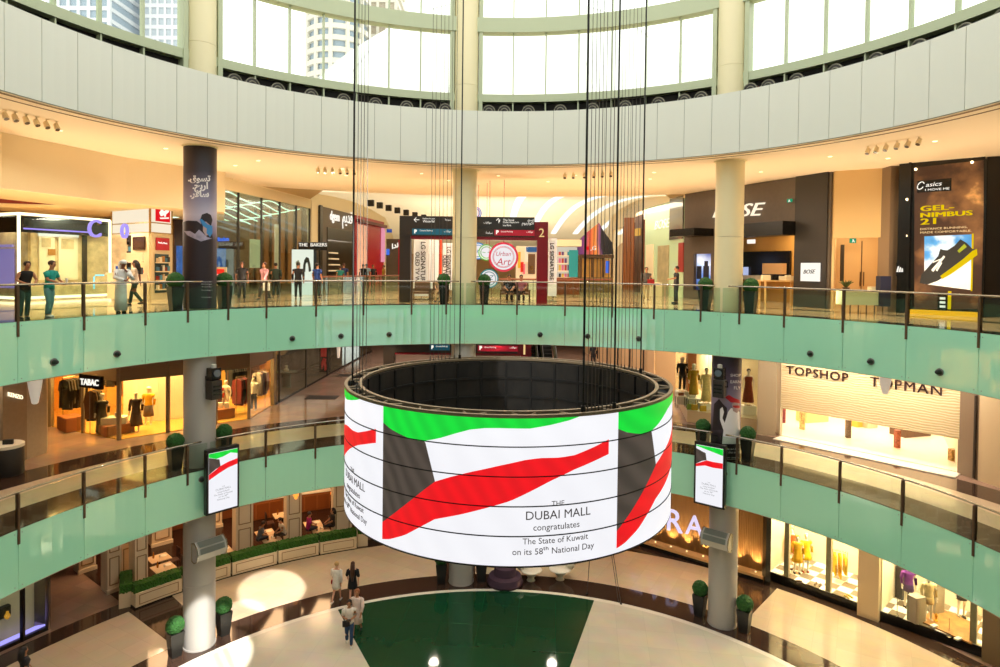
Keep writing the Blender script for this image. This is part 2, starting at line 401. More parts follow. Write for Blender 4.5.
# ---------------------------------------------------------------- hanging ring-shaped screen
RL = 3.53; LX = .27
ZT = sg(508, 417, RL, False).z; ZB = sg(508, 566, RL, False).z
def near(x, y, r=RL):
    d = ray(x, y); cx = CAM.x - LX; a = d.x ** 2 + d.y ** 2; b = 2 * (cx * d.x + CAM.y * d.y); k = cx * cx + CAM.y ** 2 - r * r
    p = CAM + d * ((-b - sqrt(max(0, b * b - 4 * a * k))) / (2 * a)); return degrees(atan2(p.x - LX, -p.y)), p.z
def lp(r, phi, z): return Vector((r * sin(R(phi)), -r * cos(R(phi)), z))
def ledmat(name, col, s=1.0, amt=.18, scale=1.1):
    m = bpy.data.materials.new(name); m.use_nodes = True; nt = m.node_tree; b = nt.nodes['Principled BSDF']
    b.inputs['Base Color'].default_value = (.02, .02, .02, 1); b.inputs['Roughness'].default_value = .5
    tc = nt.nodes.new('ShaderNodeTexCoord'); mp = nt.nodes.new('ShaderNodeMapping'); n = nt.nodes.new('ShaderNodeTexWave'); rp = nt.nodes.new('ShaderNodeValToRGB')
    mp.inputs['Rotation'].default_value = (0, .6, .4); n.inputs['Scale'].default_value = scale; n.inputs['Distortion'].default_value = 2.5; n.inputs['Detail'].default_value = .5
    c = lin(col); rp.color_ramp.elements[0].color = (*[v * (1 - amt) for v in c], 1); rp.color_ramp.elements[1].color = (*c, 1)
    nt.links.new(tc.outputs['Object'], mp.inputs[0]); nt.links.new(mp.outputs[0], n.inputs['Vector']); nt.links.new(n.outputs['Fac'], rp.inputs['Fac'])
    nt.links.new(rp.outputs['Color'], b.inputs['Emission Color']); b.inputs['Emission Strength'].default_value = s; return m
LW = ledmat('lit screen white', 'f6f6fb', 1.0, .03, .6); LG = ledmat('lit screen green', '0be33c', 1.0, .16); LR = ledmat('lit screen red', 'f60d1c', 1.0, .12); LK = ledmat('lit screen black', '524740', 1.0, .35); LT = glow('lit screen lettering', '3f3935')
LEDK = mat('black screen casing', '151413', .55, var=.3, vscale=3); RIMM = mat('tan aluminium rim', '8d7d66', .45, .6)
SCREEN = thing('ring_screen', 'huge drum-shaped video screen hanging in the atrium, playing flags with a message', 'screen', (0, 0, ZB))
b = BM(); arc(b, RL - .06, RL - .012, -180, 180, ZB, ZT, 120, 0, True); wobj('outer_casing', b, BLACK, SCREEN)
b = BM(); arc(b, RL - .012, RL, -180, 180, ZB, ZT, 120, 0, True); face = wobj('screen_face', b, LW, SCREEN, True)
for p in face.data.polygons: p.use_smooth = abs(p.normal.z) < .5
PH0, PH1 = near(383, 480)[0], near(617.5, 480)[0]; PER = PH1 - PH0; PHE = near(608, 480)[0] - PH0
def curve(pts):
    q = [near(x, y) for x, y in pts]; q = sorted((a - PH0, z) for a, z in q)
    def f(a):
        if a <= q[0][0]: return q[0][1]
        for (a0, z0), (a1, z1) in zip(q, q[1:]):
            if a <= a1: return lerp(z0, z1, (a - a0) / max(1e-6, a1 - a0))
        return q[-1][1]
    return f
gb = curve([(383, 422), (391, 429), (400, 434), (410, 438.5), (420, 441), (430, 440), (440, 438), (455, 433.5), (470, 429.5), (485, 428), (500, 428), (530, 428.5), (550, 425), (570, 420), (583, 415), (590, 410)])
rtop = curve([(383, 522), (396, 512), (410, 501), (425, 489), (435, 481.5), (450, 477), (470, 472), (500, 465.5), (525, 460), (540, 458), (560, 457.5), (575, 455), (595, 446.5), (608, 439.5)])
rbot = curve([(383, 539), (390, 539), (405, 535), (435, 519), (462, 514), (500, 504), (510, 501), (525, 494), (550, 481), (575, 469), (608, 454)])
ba0, ba1 = near(425, 441)[0] - PH0, near(435, 481.5)[0] - PH0; bz0, bz1 = near(425, 441)[1], near(435, 481.5)[1]
GE = near(583, 415)[0] - PH0
def ksplit(z): return ba0 + (ba1 - ba0) * (bz0 - z) / (bz0 - bz1)
def strip(base, a0, a1, lo, hi, rr=RL + .006, n=44):
    b = BM(); V = []
    for i in range(n + 1):
        a = lerp(a0, a1, i / n); z0, z1 = lo(a), hi(a); z0 = min(max(z0, ZB + .004), ZT - .004); z1 = max(min(z1, ZT - .004), z0 + .001)
        V.append([b.verts.new(lp(r, base + a, z)) for r, z in ((RL - .001, z0), (rr, z0), (rr, z1), (RL - .001, z1))])
    for A, B in zip(V, V[1:]):
        for k in range(4): b.faces.new((A[k], A[(k + 1) % 4], B[(k + 1) % 4], B[k]))
    b.faces.new(V[0][::-1]); b.faces.new(V[-1]); return b
def blackbm(base, rr=RL + .0055):
    b = BM(); n = 30; V = []
    for i in range(n + 1):
        a = ba1 * i / n; hi = gb(a) if a <= ba0 else lerp(bz0, bz1, (a - ba0) / (ba1 - ba0)); lo = min(rtop(a), hi - .001)
        V.append([b.verts.new(lp(r, base + a, z)) for r, z in ((RL - .001, lo), (rr, lo), (rr, hi), (RL - .001, hi))])
    for A, B in zip(V, V[1:]):
        for k in range(4): b.faces.new((A[k], A[(k + 1) % 4], B[(k + 1) % 4], B[k]))
    b.faces.new(V[0][::-1]); b.faces.new(V[-1]); return b
NREP = max(3, round(360 / PER))
starts = [PH0 - PER, PH0, PH1]
nb = NREP - 3
if nb > 0:
    gap = (360 - 3 * PER) / nb
    for k in range(nb): starts.append(PH1 + PER + k * gap)
LINES = [('THE', 558, 503.5, 12.5), ('DUBAI MALL', 559.5, 514.5, 64), ('congratulates', 557, 526.5, 46), ('The State of Kuwait', 556.5, 540, 65), ('on its 58\u1d57\u02b0 National Day', 555, 550.5, 81)]
for bi, base in enumerate(starts):
    wobj('flag_green', strip(base, 0, GE, gb, lambda a: ZT), LG, face); wobj('flag_red', strip(base, 0, PHE, rbot, rtop, RL + .008), LR, face); wobj('flag_black', blackbm(base), LK, face)
    for s, x, y, wpx in LINES:
        a, z = near(x, y); a2 = near(x + wpx / 2, y)[0]; a1 = near(x - wpx / 2, y)[0]; W = R(a2 - a1) * RL
        t = textbm(s, .2, .002, bold=0); xs = [v.co.x for v in t.verts]; k = W / (max(xs) - min(xs)); mid = (max(xs) + min(xs)) / 2
        ky = k if s != 'THE' else k
        for v in t.verts:
            v.co = lp(RL + .004 + v.co.z, base + (a - PH0) + degrees((v.co.x - mid) * k / RL), z + v.co.y * ky)
        wobj('lettering', t, LT, face)
for k in range(1, 5):
    b = BM(); z = lerp(ZB, ZT, k / 5); arc(b, RL - .01, RL + .0125, -180, 180, z - .009, z + .009, 120, 0, True); wobj('panel_seam', b, BLACK, face)
b = BM(); RI = RL - .30
arc(b, RI - .03, RI, -180, 180, ZB, ZT - .06, 96, 0, True)
for k in range(1, 5): arc(b, RI - .07, RI - .03, -180, 180, lerp(ZB, ZT, k / 5) - .03, lerp(ZB, ZT, k / 5) + .03, 96, 1, True)
for k in range(30): arc(b, RI - .07, RI - .03, 12 * k - .5, 12 * k + .5, ZB, ZT - .06, 1, 1)
wobj('inner_casing', b, [mat('charcoal inner casing', '1e1b18', .6, var=.5, vscale=2.2), BLACK], SCREEN)
for r0, r1, nm in ((RL - .055, RL + .012, 'outer_rim'), (RI - .05, RI + .02, 'inner_rim')):
    b = BM(); arc(b, r0, r1, -180, 180, ZT - .02, ZT + .035, 120, 0, True); wobj(nm, b, RIMM, SCREEN)
b = BM(); arc(b, RI, RL - .05, -180, 180, ZT - .2, ZT - .17, 96, 0, True); wobj('rim_tray', b, BLACK, SCREEN)
b = BM(); arc(b, RI - .03, RL, -180, 180, ZB - .03, ZB, 96, 0, True); wobj('bottom_rim', b, LEDK, SCREEN)
for k in range(48):
    b = BM(); a = 7.5 * k; tube(b, [pol(RI, a, ZT), pol(RL - .05, a + (2.6 if k % 2 else -2.6), ZT)], .018, 6); wobj('brace', b, RIMM, SCREEN)

# ---------------------------------------------------------------- hoist cables
SCREEN.location.x = LX
CABM = mat('black steel cable', '1d1c1a', .5, .4); CAB2 = mat('thin steel cable', '55504a', .5, .5)
TOPZ = EYE + 15
def ringpt(x, frontside, r):
    d = ray(x, 380); cx = CAM.x - LX; a = d.x ** 2 + d.y ** 2; b = 2 * (cx * d.x + CAM.y * d.y); k = cx * cx + CAM.y ** 2 - r * r
    return CAM + d * ((-b + (-1 if frontside else 1) * sqrt(max(0, b * b - 4 * a * k))) / (2 * a))
def cable(x, frontside, rad, label, grp, r=RL - .15):
    p = ringpt(x, frontside, r)
    b = BM(); cyl(b, (p.x, p.y, ZT - .1), (p.x, p.y, TOPZ), rad, 8); cyl(b, (p.x, p.y, ZT - .12), (p.x, p.y, ZT + .12), rad * 2.2, 8)
    tag(obj('hoist_cable', b, CABM if rad > .012 else CAB2), label, 'cable', grp)
cable(352.5, True, .02, 'thick black cable rising from the left end of the ring screen', 'thick hoist cables')
cable(459.5, False, .017, 'thick black cable behind the ring screen, before the ivory middle column', 'thick hoist cables')
cable(583.5, True, .02, 'leftmost of three thick black cables above the right half of the screen', 'thick hoist cables')
cable(614.5, True, .017, 'middle of three thick black cables above the right half of the screen', 'thick hoist cables')
cable(640.5, False, .018, 'rightmost of three thick black cables above the right half of the screen', 'thick hoist cables')
for nm, xs, fr in (('at the left end of the screen', (356.5, 359.5, 362.5, 366), True), ('in the bundle left of the middle column', (430, 433.5, 438, 441.5, 445.5, 449.5, 454), False),
                   ('between the first two thick cables on the right', (588, 592, 595.5, 599, 602.5, 607, 610.5), True), ('just left of the last thick cable', (618, 621, 624.5, 628.5, 632, 636), False)):
    for i, x in enumerate(xs): cable(x, fr, .006, '%s thin steel cable from the left %s' % (ORD[i], nm), 'thin steel cables')
for i, (x, y) in enumerate(((587, 594), (618.5, 602), (621, 604))):
    p = ringpt(598 + i, False, RL - .1); q = fl(x, y, 0)
    b = BM(); tube(b, [Vector((p.x, p.y, ZB)), q], .012, 6); cyl(b, q, q + Vector((0, 0, .05)), .05, 8)
    tag(obj('guy_rope', b, CABM), ['thin dark rope slanting left from under the screen to the floor', 'thin dark rope slanting right to the floor, upper of a close pair', 'thin dark rope slanting right to the floor, lower of a close pair'][i], 'rope', 'ropes under the screen')
# ---------------------------------------------------------------- balustrades: one per bay between columns
def balustrade(level, zf, a0, a1, posts, where, ends):
    o = thing('balustrade', 'curved glass balustrade with steel handrail on the %s, %s' % (level, where), 'railing', pol(RF, (a0 + a1) / 2, zf), 0, 'glass balustrades')
    zr = zf + 1.0; n = int((a1 - a0) / 1.5)
    b = BM(); tube(b, [pol(RF + .02, lerp(a0, a1, i / n), zr) for i in range(n + 1)], .03, 8); wobj('handrail', b, STEEL, o, True)
    for a in posts:
        b = BM(); g = degrees(.036 / RF); arc(b, RF - .055, RF - .037, a - g, a + g, zf - .42, zr - .03, 1); arc(b, RF - .02, RF + .03, a - g, a + g, zf + .02, zr - .03, 1)
        for z in (zf - .32, zf + .25, zf + .75): cyl(b, pol(RF - .07, a, z), pol(RF + .05, a, z), .022, 8)
        wobj('post', b, BRONZE, o)
    e = sorted([a0 - ends[0], a1 + ends[1]] + [a for a in PAN if a0 + 1.5 < a < a1 - 1.5])
    for x0, x1 in zip(e, e[1:]):
        b = BM(); g = .12; arc(b, RF - .006, RF + .006, x0 + g, x1 - g, zf - .01, zf + .93, max(2, int((x1 - x0) / 1.5))); wobj('glass_panel', b, RAILGLASS, o)
for lv, zf in (('second level', L2), ('first level', L1)):
    c = [-49.72, -5.9, 39.75]
    for a0, a1, w, en in ((-112, c[0] - 1.1, 'left of the left column', (0, 1)), (c[0] + 1.1, c[1] - 1.1, 'between the left and middle columns', (1, 1)), (c[1] + 1.1, c[2] - 1.1, 'between the middle and right columns', (1, 1)), (c[2] + 1.1, 112, 'right of the right column', (1, 0))):
        ps = [a for a in [-109, -101, -92.7] + POSTS[:1] + POSTS[1:] + [93.5, 102, 110] if a0 < a < a1]
        balustrade(lv, zf, a0, a1, ps, w, en)

# ---------------------------------------------------------------- nozzles on the fascias
NOZ = mat('gunmetal nozzle', '3c3a38', .3, .8)
def nozzle(a, z, lab, s=1):
    p = pol(RF - .03, a, z); d = -pol(1, a)
    o = thing('air_nozzle', lab, 'air nozzle', p, 0, 'round nozzles on the green glass')
    b = BM(); cyl(b, p, p + d * .03, .11 * s, 16); wobj('flange', b, mat('nozzle flange', '77756c', .35, .7), o, True)
    b = BM(); cyl(b, p + d * .02, p + d * .13, .085 * s, 16, .06 * s); ball(b, p + d * .13, .055 * s, n=10); wobj('ball', b, NOZ, o, 'a')
Z2N = EYE - 2.87
for i, a in enumerate((-71.5, -63.2, -36.4, -28.1, -19.6, 8.0, 16.7, 25.8, 54.0, 62.8, 72.0)):
    w = [('left one above the orange-lit boutique', 0), ('right one above the orange-lit boutique', 0), ('first one right of the left column', 0), ('second one right of the left column', 0), ('third one right of the left column', 0), ('first one right of the middle column', 0), ('second one right of the middle column', 0), ('third one right of the middle column', 0), ('above TOPSHOP lettering', 0), ('above the white hanging pod', 0), ('last one toward the right edge', 0)][i][0]
    nozzle(a, Z2N, 'round nozzle on the upper green fascia, ' + w)
nozzle(-50.9, EYE - 7.65, 'round nozzle on the lower green fascia beside the left hanging display', .95); nozzle(40.9, EYE - 7.79, 'round nozzle on the lower green fascia beside the right hanging display', .95)

# ---------------------------------------------------------------- clipped ball plants in dark planters
POTM = mat('black planter', '23221f', .35); LEAF = mat('clipped boxwood', '22551a', .8, var=.5, vscale=26, bump=1)
def plant(p, lab, rz=0, s=1):
    o = thing('topiary_plant', lab, 'plant', p, rz, 'clipped ball plants in tall planters')
    b = BM(); h = .78 * s
    V = [[b.verts.new((sx * w, sy * w, z)) for sx, sy in ((-1, -1), (1, -1), (1, 1), (-1, 1))] for w, z in ((.15 * s, 0), (.215 * s, h), (.18 * s, h), (.175 * s, h - .06))]
    b.faces.new(V[0][::-1]); b.faces.new(V[-1])
    for A, B in zip(V, V[1:]):
        for k in range(4): b.faces.new((A[k], A[(k + 1) % 4], B[(k + 1) % 4], B[k]))
    obj('planter', b, POTM, o)
    b = BM(); bmesh.ops.create_icosphere(b, subdivisions=4, radius=.275 * s, matrix=Matrix.Translation((0, 0, h + .2 * s)))
    for v in b.verts:
        d = (v.co - Vector((0, 0, h + .2 * s))); v.co += d * random.uniform(-.06, .06)
    obj('foliage', b, LEAF, o)
CN = {-49.72: 'left', -5.9: 'middle', 39.75: 'right'}
for zf, lv in ((L2, 'second level'), (L1, 'first level'), (0, 'ground floor')):
    for c, nm in CN.items():
        if zf == L1 and nm == 'middle': continue
        for sd, w in ((-3.6, 'left'), (3.6, 'right')):
            plant(pol(14.15, c + sd, zf), 'round clipped shrub in a black planter %s of the %s column on the %s' % (w, nm, lv), -R(c), 1.05 if zf else 1.12)

# ---------------------------------------------------------------- ceiling spotlights and downlights
SPM = mat('white spotlight housing', 'f4e2be', .4); HOT = glow('warm lamp glow', 'ffe2a8', 6)
def spot_head(x, y, lab, grp):
    p = fl(x, y, SOF2); o = thing('ceiling_spotlight', lab, 'spotlight', p, 0, grp); d = (-p.normalized() * .5 + Vector((0, 0, -1))); d.z = -1; d = Vector((-p.x, -p.y, 0)).normalized() * .5 + Vector((0, 0, -.85))
    b = BM(); cyl(b, p, p - Vector((0, 0, .1)), .02, 8); cyl(b, p - Vector((0, 0, .012)), p, .06, 12); wobj('stem', b, SPM, o)
    q = p - Vector((0, 0, .16)); b = BM(); cyl(b, q - d * .09, q + d * .11, .07, 14, .085); wobj('head', b, SPM, o, 'a')
    b = BM(); cyl(b, q + d * .105, q + d * .12, .064, 14); wobj('lens', b, mat('spot lens', '5a4a38', .2), o)
for nm, pts in (('on the far left ceiling', ((5, 110), (15, 112), (26, 114.5), (36.5, 117), (46.5, 119.5), (56.5, 121.5))), ('left of the middle on the ceiling', ((318, 166.5), (325, 167), (332.5, 167.4), (340, 167.7), (347, 168), (354, 168.3))),
                ('right of the middle on the ceiling', ((565, 172.5), (573.5, 172.3), (584.5, 172), (594, 171.5), (602.5, 171), (611, 170.5))), ('on the far right ceiling', ((868, 146.5), (876.5, 145), (886, 143), (897, 141), (908, 139), (919, 136.5)))):
    for i, (x, y) in enumerate(pts): spot_head(x, y, '%s of six small spotlights from the left, %s' % (ORD[i], nm), 'rows of ceiling spotlights')
SPOTS = []
def downlight(p, lab, grp, rot=None):
    o = thing('downlight', lab, 'downlight', p, 0, grp)
    b = BM(); lathe(b, [(.11, 0), (.11, -.012), (.085, -.014), (.08, -.004), (.0, -.004)], p, 14); wobj('rim', b, mat('white lamp trim', 'efe6d2', .5), o)
    b = BM(); cyl(b, p - Vector((0, 0, .006)), p - Vector((0, 0, .009)), .075, 14); wobj('lamp', b, HOT, o)
    SPOTS.append(p)
# ================================================================ SECOND LEVEL
PLAST = mat('honey plaster', 'ecdcb8', .7); WARMW = mat('warm white panel', 'f5e6c4', .5); DKBR = mat('dark brown cladding', '3a2f28', .35); CHAR = mat('charcoal cladding', '2e2a27', .4)
GREYB = mat('grey brown cladding', '5d5248', .4, var=.06); REDM = mat('red lacquer', 'b3122c', .3); CRIM = mat('crimson sign steel', '8c1424', .35); WOODR = mat('red brown wood', '7c3f22', .45, var=.25, vscale=3)
NEON = glow('warm white tube', 'fff1c4', 2.2); LITW = glow('lit white', 'fff8ea', 1.1); LITR = glow('lit red', 'e8101e', .95); VIOL = glow('violet light', 'ad9cff', 1.0); LITB = glow('lit blue', '4a78e8', .9)
BLK = mat('black lacquer', '14110f', .25); SHELF = mat('pale shelf', 'd9c7a2', .5); TEAL = mat('teal panel', '1e93a3', .5)
STONE = mat('veined tan stone', 'd9bd90', .4, var=.22, vscale=3.2)
LZ = L2
# ceilings and back walls of the shops
b = BM(); arc(b, 24.38, 40, -175, -24, SOF2, SOF2 + .1, 60); arc(b, 24.38, 40, 23, 175, SOF2, SOF2 + .1, 60); st('ceiling_shops', b, mat('shop ceiling', 'c8ab7c', .7))
b = BM(); arc(b, 33, 33.3, -178, -30, L2, SOF2, 50); arc(b, 33, 33.3, 27, 178, L2, SOF2, 50); st('wall_back', b, mat('tan back wall', '8a6a48', .7))
# --- left: bulkhead over the gold-framed shop
A, B_, C_ = pt(-60, 17.5), pt(0, 21.2), pt(125, 26.0); D_ = pt(182, 28.2); E_ = pt(224, 29.8)
b = BM(); zbk = EYE + 2.42
for p, q in ((A, B_), (B_, C_), (C_, D_), (D_, E_)): slab(b, p, q, zbk, SOF2, .15)
st('wall_bulkhead_left', b, PLAST)
b = BM(); prism(b, [A, B_, C_, D_, E_, pt(224, 36), pt(60, 36), pt(-80, 26)], zbk + .02, zbk + .1); st('ceiling_left', b, mat('lit cream ceiling', 'ecd29a', .7))
b = BM(); ppoly(b, [(-5, 194), (30, 196), (88, 204), (60, 205), (-5, 203)], pt(0, 25), pt(90, 29)); st('trim_4', b, mat('dark red ceiling coffer', '7e2416', .5))
# --- gold framed shop
F0, F1, FL_ = pt(19, 26.5), pt(110, 30.4), pt(-40, 28.5)
SH = thing('shopfront', 'glass shopfront edged with glowing gold tubes, behind the two women at the rail', 'shopfront', F0 + Vector((0, 0, L2)))
zt, zb_ = zat(19, 213.5, F0), L2 + .12
for nm, pts in (('light_tube', (F0 + Vector((0, 0, zt)), F1 + Vector((0, 0, zt)))), ('light_tube', (F0 + Vector((0, 0, zt)), FL_ + Vector((0, 0, zt)))), ('light_tube', (F0 + Vector((0, 0, zb_)), F0 + Vector((0, 0, zt)))), ('light_tube', (F1 + Vector((0, 0, zb_)), F1 + Vector((0, 0, zt)))), ('light_tube', (F0 + Vector((0, 0, zb_)), F1 + Vector((0, 0, zb_)))), ('light_tube', (F0 + Vector((0, 0, zb_)), FL_ + Vector((0, 0, zb_))))):
    b = BM(); tube(b, pts, .06 if nm == 'light_tube' else .05, 8); wobj(nm, b, NEON, SH)
for p, q in ((F0, F1), (FL_, F0)):
    b = BM(); slab(b, p, q, L2 + .1, zt, .02, out=.05); wobj('glass_panel', b, CLEAR, SH)
    b = BM(); slab(b, p, q, zt - .75, zt - .1, .06, out=.14); wobj('header', b, BLK, SH)
W0, W1, WL = F0 + Vector((-.5, 1.3, 0)), F1 + Vector((0, 1.3, 0)), FL_ + Vector((0, 1.3, 0))
b = BM(); slab(b, W0, W1, L2, zt - .3, .1); slab(b, WL, W0, L2, zt - .3, .1); wobj('stone_wall', b, STONE, SH)
b = BM(); prect(b, 22, 92, 227.5, 229, F0, F1, .02, -.05); wobj('violet_strip', b, VIOL, SH)
b = BM(); prect(b, -10, 17, 245, 247.5, WL, W0, .08, .12); prect(b, -10, 17, 249, 287, WL, W0, .04, .1); wobj('violet_window', b, mat('violet lit window', '8a7cc0', .4, 0, '9a8ce0', .7), SH)
for x0, x1, y0, y1, m in ((37.5, 53, 236, 280, WARMW), (57, 76, 236, 280, WARMW), (37, 77, 227.5, 236, LITW), (81, 85.5, 231, 282, DKBR), (40, 49, 238, 247, STONE), (59.5, 72, 239, 249, STONE)):
    b = BM(); prect(b, x0, x1, y0, y1, W0, W1, .07 if m is not STONE else .09, .06); wobj('door_panel' if m is WARMW else 'lit_header' if m is LITW else 'inset', b, m, SH)
b = BM(); prect(b, 46, 53, 249, 255, W0, W1, .05, .14); wobj('orange_screen', b, glow('orange screen', 'f0953a', .9), SH)
for nm, s, x0, x1, y, lab in (('hanging_letter', 'C', 87.5, 100, 228.5, 'glowing violet letter C hanging inside the gold-framed glass'), ('hanging_letter', 'O', 120.5, 127, 231, 'glowing violet letter O left of the white corner kiosk')):
    p, q = pt(x0, 24.8), pt(x1, 25.4); o = ptext(nm, s, x0, y, x1, y, p, q, VIOL, depth=.05); tag(o, lab, 'sign', 'violet hanging letters')
# --- white corner kiosk with the red square
K0, K1, K2 = pt(112, 30.6), pt(150, 28.6), pt(171.5, 30.0)
kz1, kz0 = zat(150, 202.5, K1), zat(150, 233, K1)
KI = thing('corner_kiosk', 'white lit corner kiosk with red square sign, left of the printed purple column', 'kiosk', K1 + Vector((0, 0, L2)))
b = BM(); pl = [K0, K1, K2, pt(160, 32.5)]; prism(b, pl, kz0, kz1); wobj('lantern', b, glow('lantern glow', 'fff0d4', .95), KI)
b = BM()
for z in (kz0, kz1 - .04, (kz0 * 2 + kz1) / 3):
    for p, q in ((K0, K1), (K1, K2)): slab(b, p, q, z, z + .05, .06)
for p in (K0, K1, K2): box(b, (p.x, p.y, (kz0 + kz1) / 2), (.07, .07, kz1 - kz0))
wobj('lantern_frame', b, mat('gilt frame', 'b08d4e', .4, .4), KI)
b = BM(); prect(b, 154.2, 168, 205, 221, K1, K2, .05, .06); rs = wobj('red_sign', b, LITR, KI)
b = BM(); ppoly(b, [(156.8, 212.5), (158, 211), (158.8, 208.5), (160, 207), (160.8, 208), (160.2, 210.5), (162, 211.2), (163.5, 210), (165.4, 210), (166.2, 211.5), (165, 213), (163.4, 214), (162.8, 216.8), (162, 216.8), (161.4, 214.8), (159.6, 216), (158.4, 216.2), (157.6, 214.6)], K1, K2, .03, .12)
ppoly(b, [(157.2, 217.6), (166, 217.4), (166, 218.8), (158, 219)], K1, K2, .03, .12); wobj('emblem', b, LITW, rs)
b = BM(); slab(b, K0 * .45 + K1 * .55, K1, L2, kz0, .1); slab(b, K1, K2, L2, kz0, .1); wobj('kiosk_wall', b, mat('kiosk cream wall', 'dcc79c', .45), KI)
b = BM(); prect(b, 135.5, 147, 237, 250, K0, K1, .05, .08); wobj('screen', b, mat('kiosk screen', '3a1c14', .2), KI)
b = BM(); prect(b, 154, 167, 237.5, 250, K1, K2, .05, .08); wobj('red_poster', b, mat('red poster', 'a81420', .4, 0, 'a81420', .25), KI)
ptext('lettering', 'Books, Music', 155.5, 242.5, 164.5, 243.5, K1, K2, LITW, KI, off=.14, depth=.01)
b = BM(); prect(b, 153.5, 167, 254, 293, K1, K2, .03, .06); wobj('niche', b, mat('teal dark niche', '2c4548', .5), KI)
for y in (262, 271, 280, 289):
    b = BM(); prect(b, 153.5, 167, y, y + 1.2, K1, K2, .2, .06); wobj('shelf', b, SHELF, KI)
gi = 0
GOODM = [mat('goods %d' % i, c, .5) for i, c in enumerate(('c8b28a', '3c6c86', '7a2018', 'e8dcc0', '24242a', '4a86a0', 'b0762c', 'd8d0c0'))]
def goods(name, lab, cat, grp, x, y, w, h, p, q, off, m, th=.1):
    b = BM(); prect(b, x, x + w, y - h, y, p, q, th, off); return tag(obj(name, b, m), lab, cat, grp)
for yi, y in enumerate((262, 271, 280, 289)):
    for k in range(5):
        goods('boxed_product', 'small %s boxed product on the %s shelf of the white kiosk' % (ORD[k], ORD[yi]), 'box', 'boxes on the kiosk shelves', 154.2 + 2.6 * k, y, 1.9, 4 + (k * 7 + yi * 3) % 3, K1, K2, .08, GOODM[(k * 3 + yi) % 8])
CT = thing('display_counter', 'cream display counter with small screen in front of the white kiosk', 'counter', pt(126, 28.6) + Vector((0, 0, L2)))
c0, c1 = pt(114, 28.2), pt(147, 28.2)
b = BM(); prect(b, 114, 147, 274, 298, c0, c1, .5, 0); wobj('counter_body', b, WARMW, CT)
b = BM(); prect(b, 113, 148, 272.5, 274.5, c0, c1, .56, -.02); wobj('counter_top', b, WARMW, CT)
for x0, x1, y0, y1, m in ((118, 126, 264.5, 272.5, WARMW), (130, 146, 253, 262, WARMW)):
    b = BM(); prect(b, x0, x1, y0, y1, c0, c1, .12, .15); wobj('display_box', b, m, CT)
b = BM(); prect(b, 119.5, 124.8, 266, 271.5, c0, c1, .02, .28); wobj('screen', b, mat('blue small screen', '1c3a6e', .2, 0, '3a64b8', .5), CT)
b = BM(); prect(b, 139, 145.5, 270, 277, c0, c1, .12, .15); wobj('red_screen', b, mat('red ad', 'b3381c', .4, 0, 'c8441c', .4), CT)
b = BM(); tube(b, [onpl(94, 289, c0, c1), onpl(94, 277, c0, c1), onpl(95.5, 275.2, c0, c1), onpl(104, 275.2, c0, c1)], .035, 8); tag(obj('light_bar', b, glow('cyan tube', '8fe4f4', 1.2)), 'bent cyan light tube left of the man in the white robe', 'light')
# dark shop interior between kiosk and column, goods walls
b = BM(); slab(b, pt(100, 34.5), pt(240, 36), L2, zbk, .1); st('wall_left', b, mat('dark shop wall', '3b2c24', .5, var=.4, vscale=1.2))
b = BM()
for z in (1.0, 1.6, 2.2, 2.8): slab(b, pt(104, 34.1), pt(132, 34.3), L2 + z, L2 + z + .05, .4)
for t in (0, .5, 1): p = pt(104, 34.1).lerp(pt(132, 34.3), t); box(b, (p.x, p.y, L2 + 1.5), (.05, .4, 3))
tag(obj('wall_shelving', b, DKBR), 'dark wall shelving behind the man in the white robe', 'shelf')
for yi in range(3):
    for k in range(9):
        p = pt(104, 34.0).lerp(pt(132, 34.2), (k + .5) / 9); h = .25 + .1 * ((k * 5 + yi) % 3)
        b = bx((p.x, p.y, L2 + 1.05 + .6 * yi + h / 2), (.14, .2, h)); tag(obj('boxed_product', b, GOODM[(k * 5 + yi * 2 + 1) % 8]), '%s item on the %s dark shelf behind the man in the white robe' % (ORD[k], ORD[yi]), 'box', 'goods on the dark shelving')
# --- left corridor wall: tall glass shop with wavy ceiling lights
Q0, Q1 = pt(214, 30.6), pt(309, 41.5)
GS = thing('shopfront', 'tall glass shopfront under wavy pale green light bands, right of the purple column', 'shopfront', Q0 + Vector((0, 0, L2)))
ztop2 = SOF2 - .1
for t0, t1 in ((0, .2), (.2, .42), (.42, .62), (.62, .82), (.82, 1)):
    b = BM(); slab(b, Q0.lerp(Q1, t0 + .01), Q0.lerp(Q1, t1 - .01), L2 + .05, ztop2 - .5, .03); wobj('glass_panel', b, CLEAR, GS)
for t in (.0, .2, .42, .62, .82, 1):
    p = Q0.lerp(Q1, t); b = BM(); box(b, (p.x, p.y, (L2 + ztop2) / 2), (.09, .09, ztop2 - L2)); wobj('mullion', b, mat('dark mullion', '3c3a34', .4), GS)
b = BM(); slab(b, Q0, Q1, ztop2 - .5, SOF2, .2); wobj('header', b, PLAST, GS)
R0, R1 = Q0 + Vector((-4.5, 1.5, 0)), Q1 + Vector((-5, 2, 0))
b = BM(); slab(b, R0, R1, L2, SOF2, .1); slab(b, R1, Q1 + Vector((-.1, .3, 0)), L2, SOF2, .1); wobj('rear_wall', b, mat('walnut rear wall', '7a5230', .5, var=.3, vscale=2), GS)
for k in range(8):
    b = BM(); n = 36; pts = []
    for i in range(n + 1):
        t = i / n; p = (Q0 + Vector((-.5 - .45 * k, .3, 0))).lerp(Q1 + Vector((-.5 - .45 * k, .3, 0)), .05 + .9 * t); pts.append(p + Vector((0, 0, ztop2 - .62 - .14 * k + .16 * sin(t * 13 + k * .35))))
    tube(b, pts, .035, 6); wobj('light_band', b, glow('pale green light', 'd8ffe0', 1.6), GS)
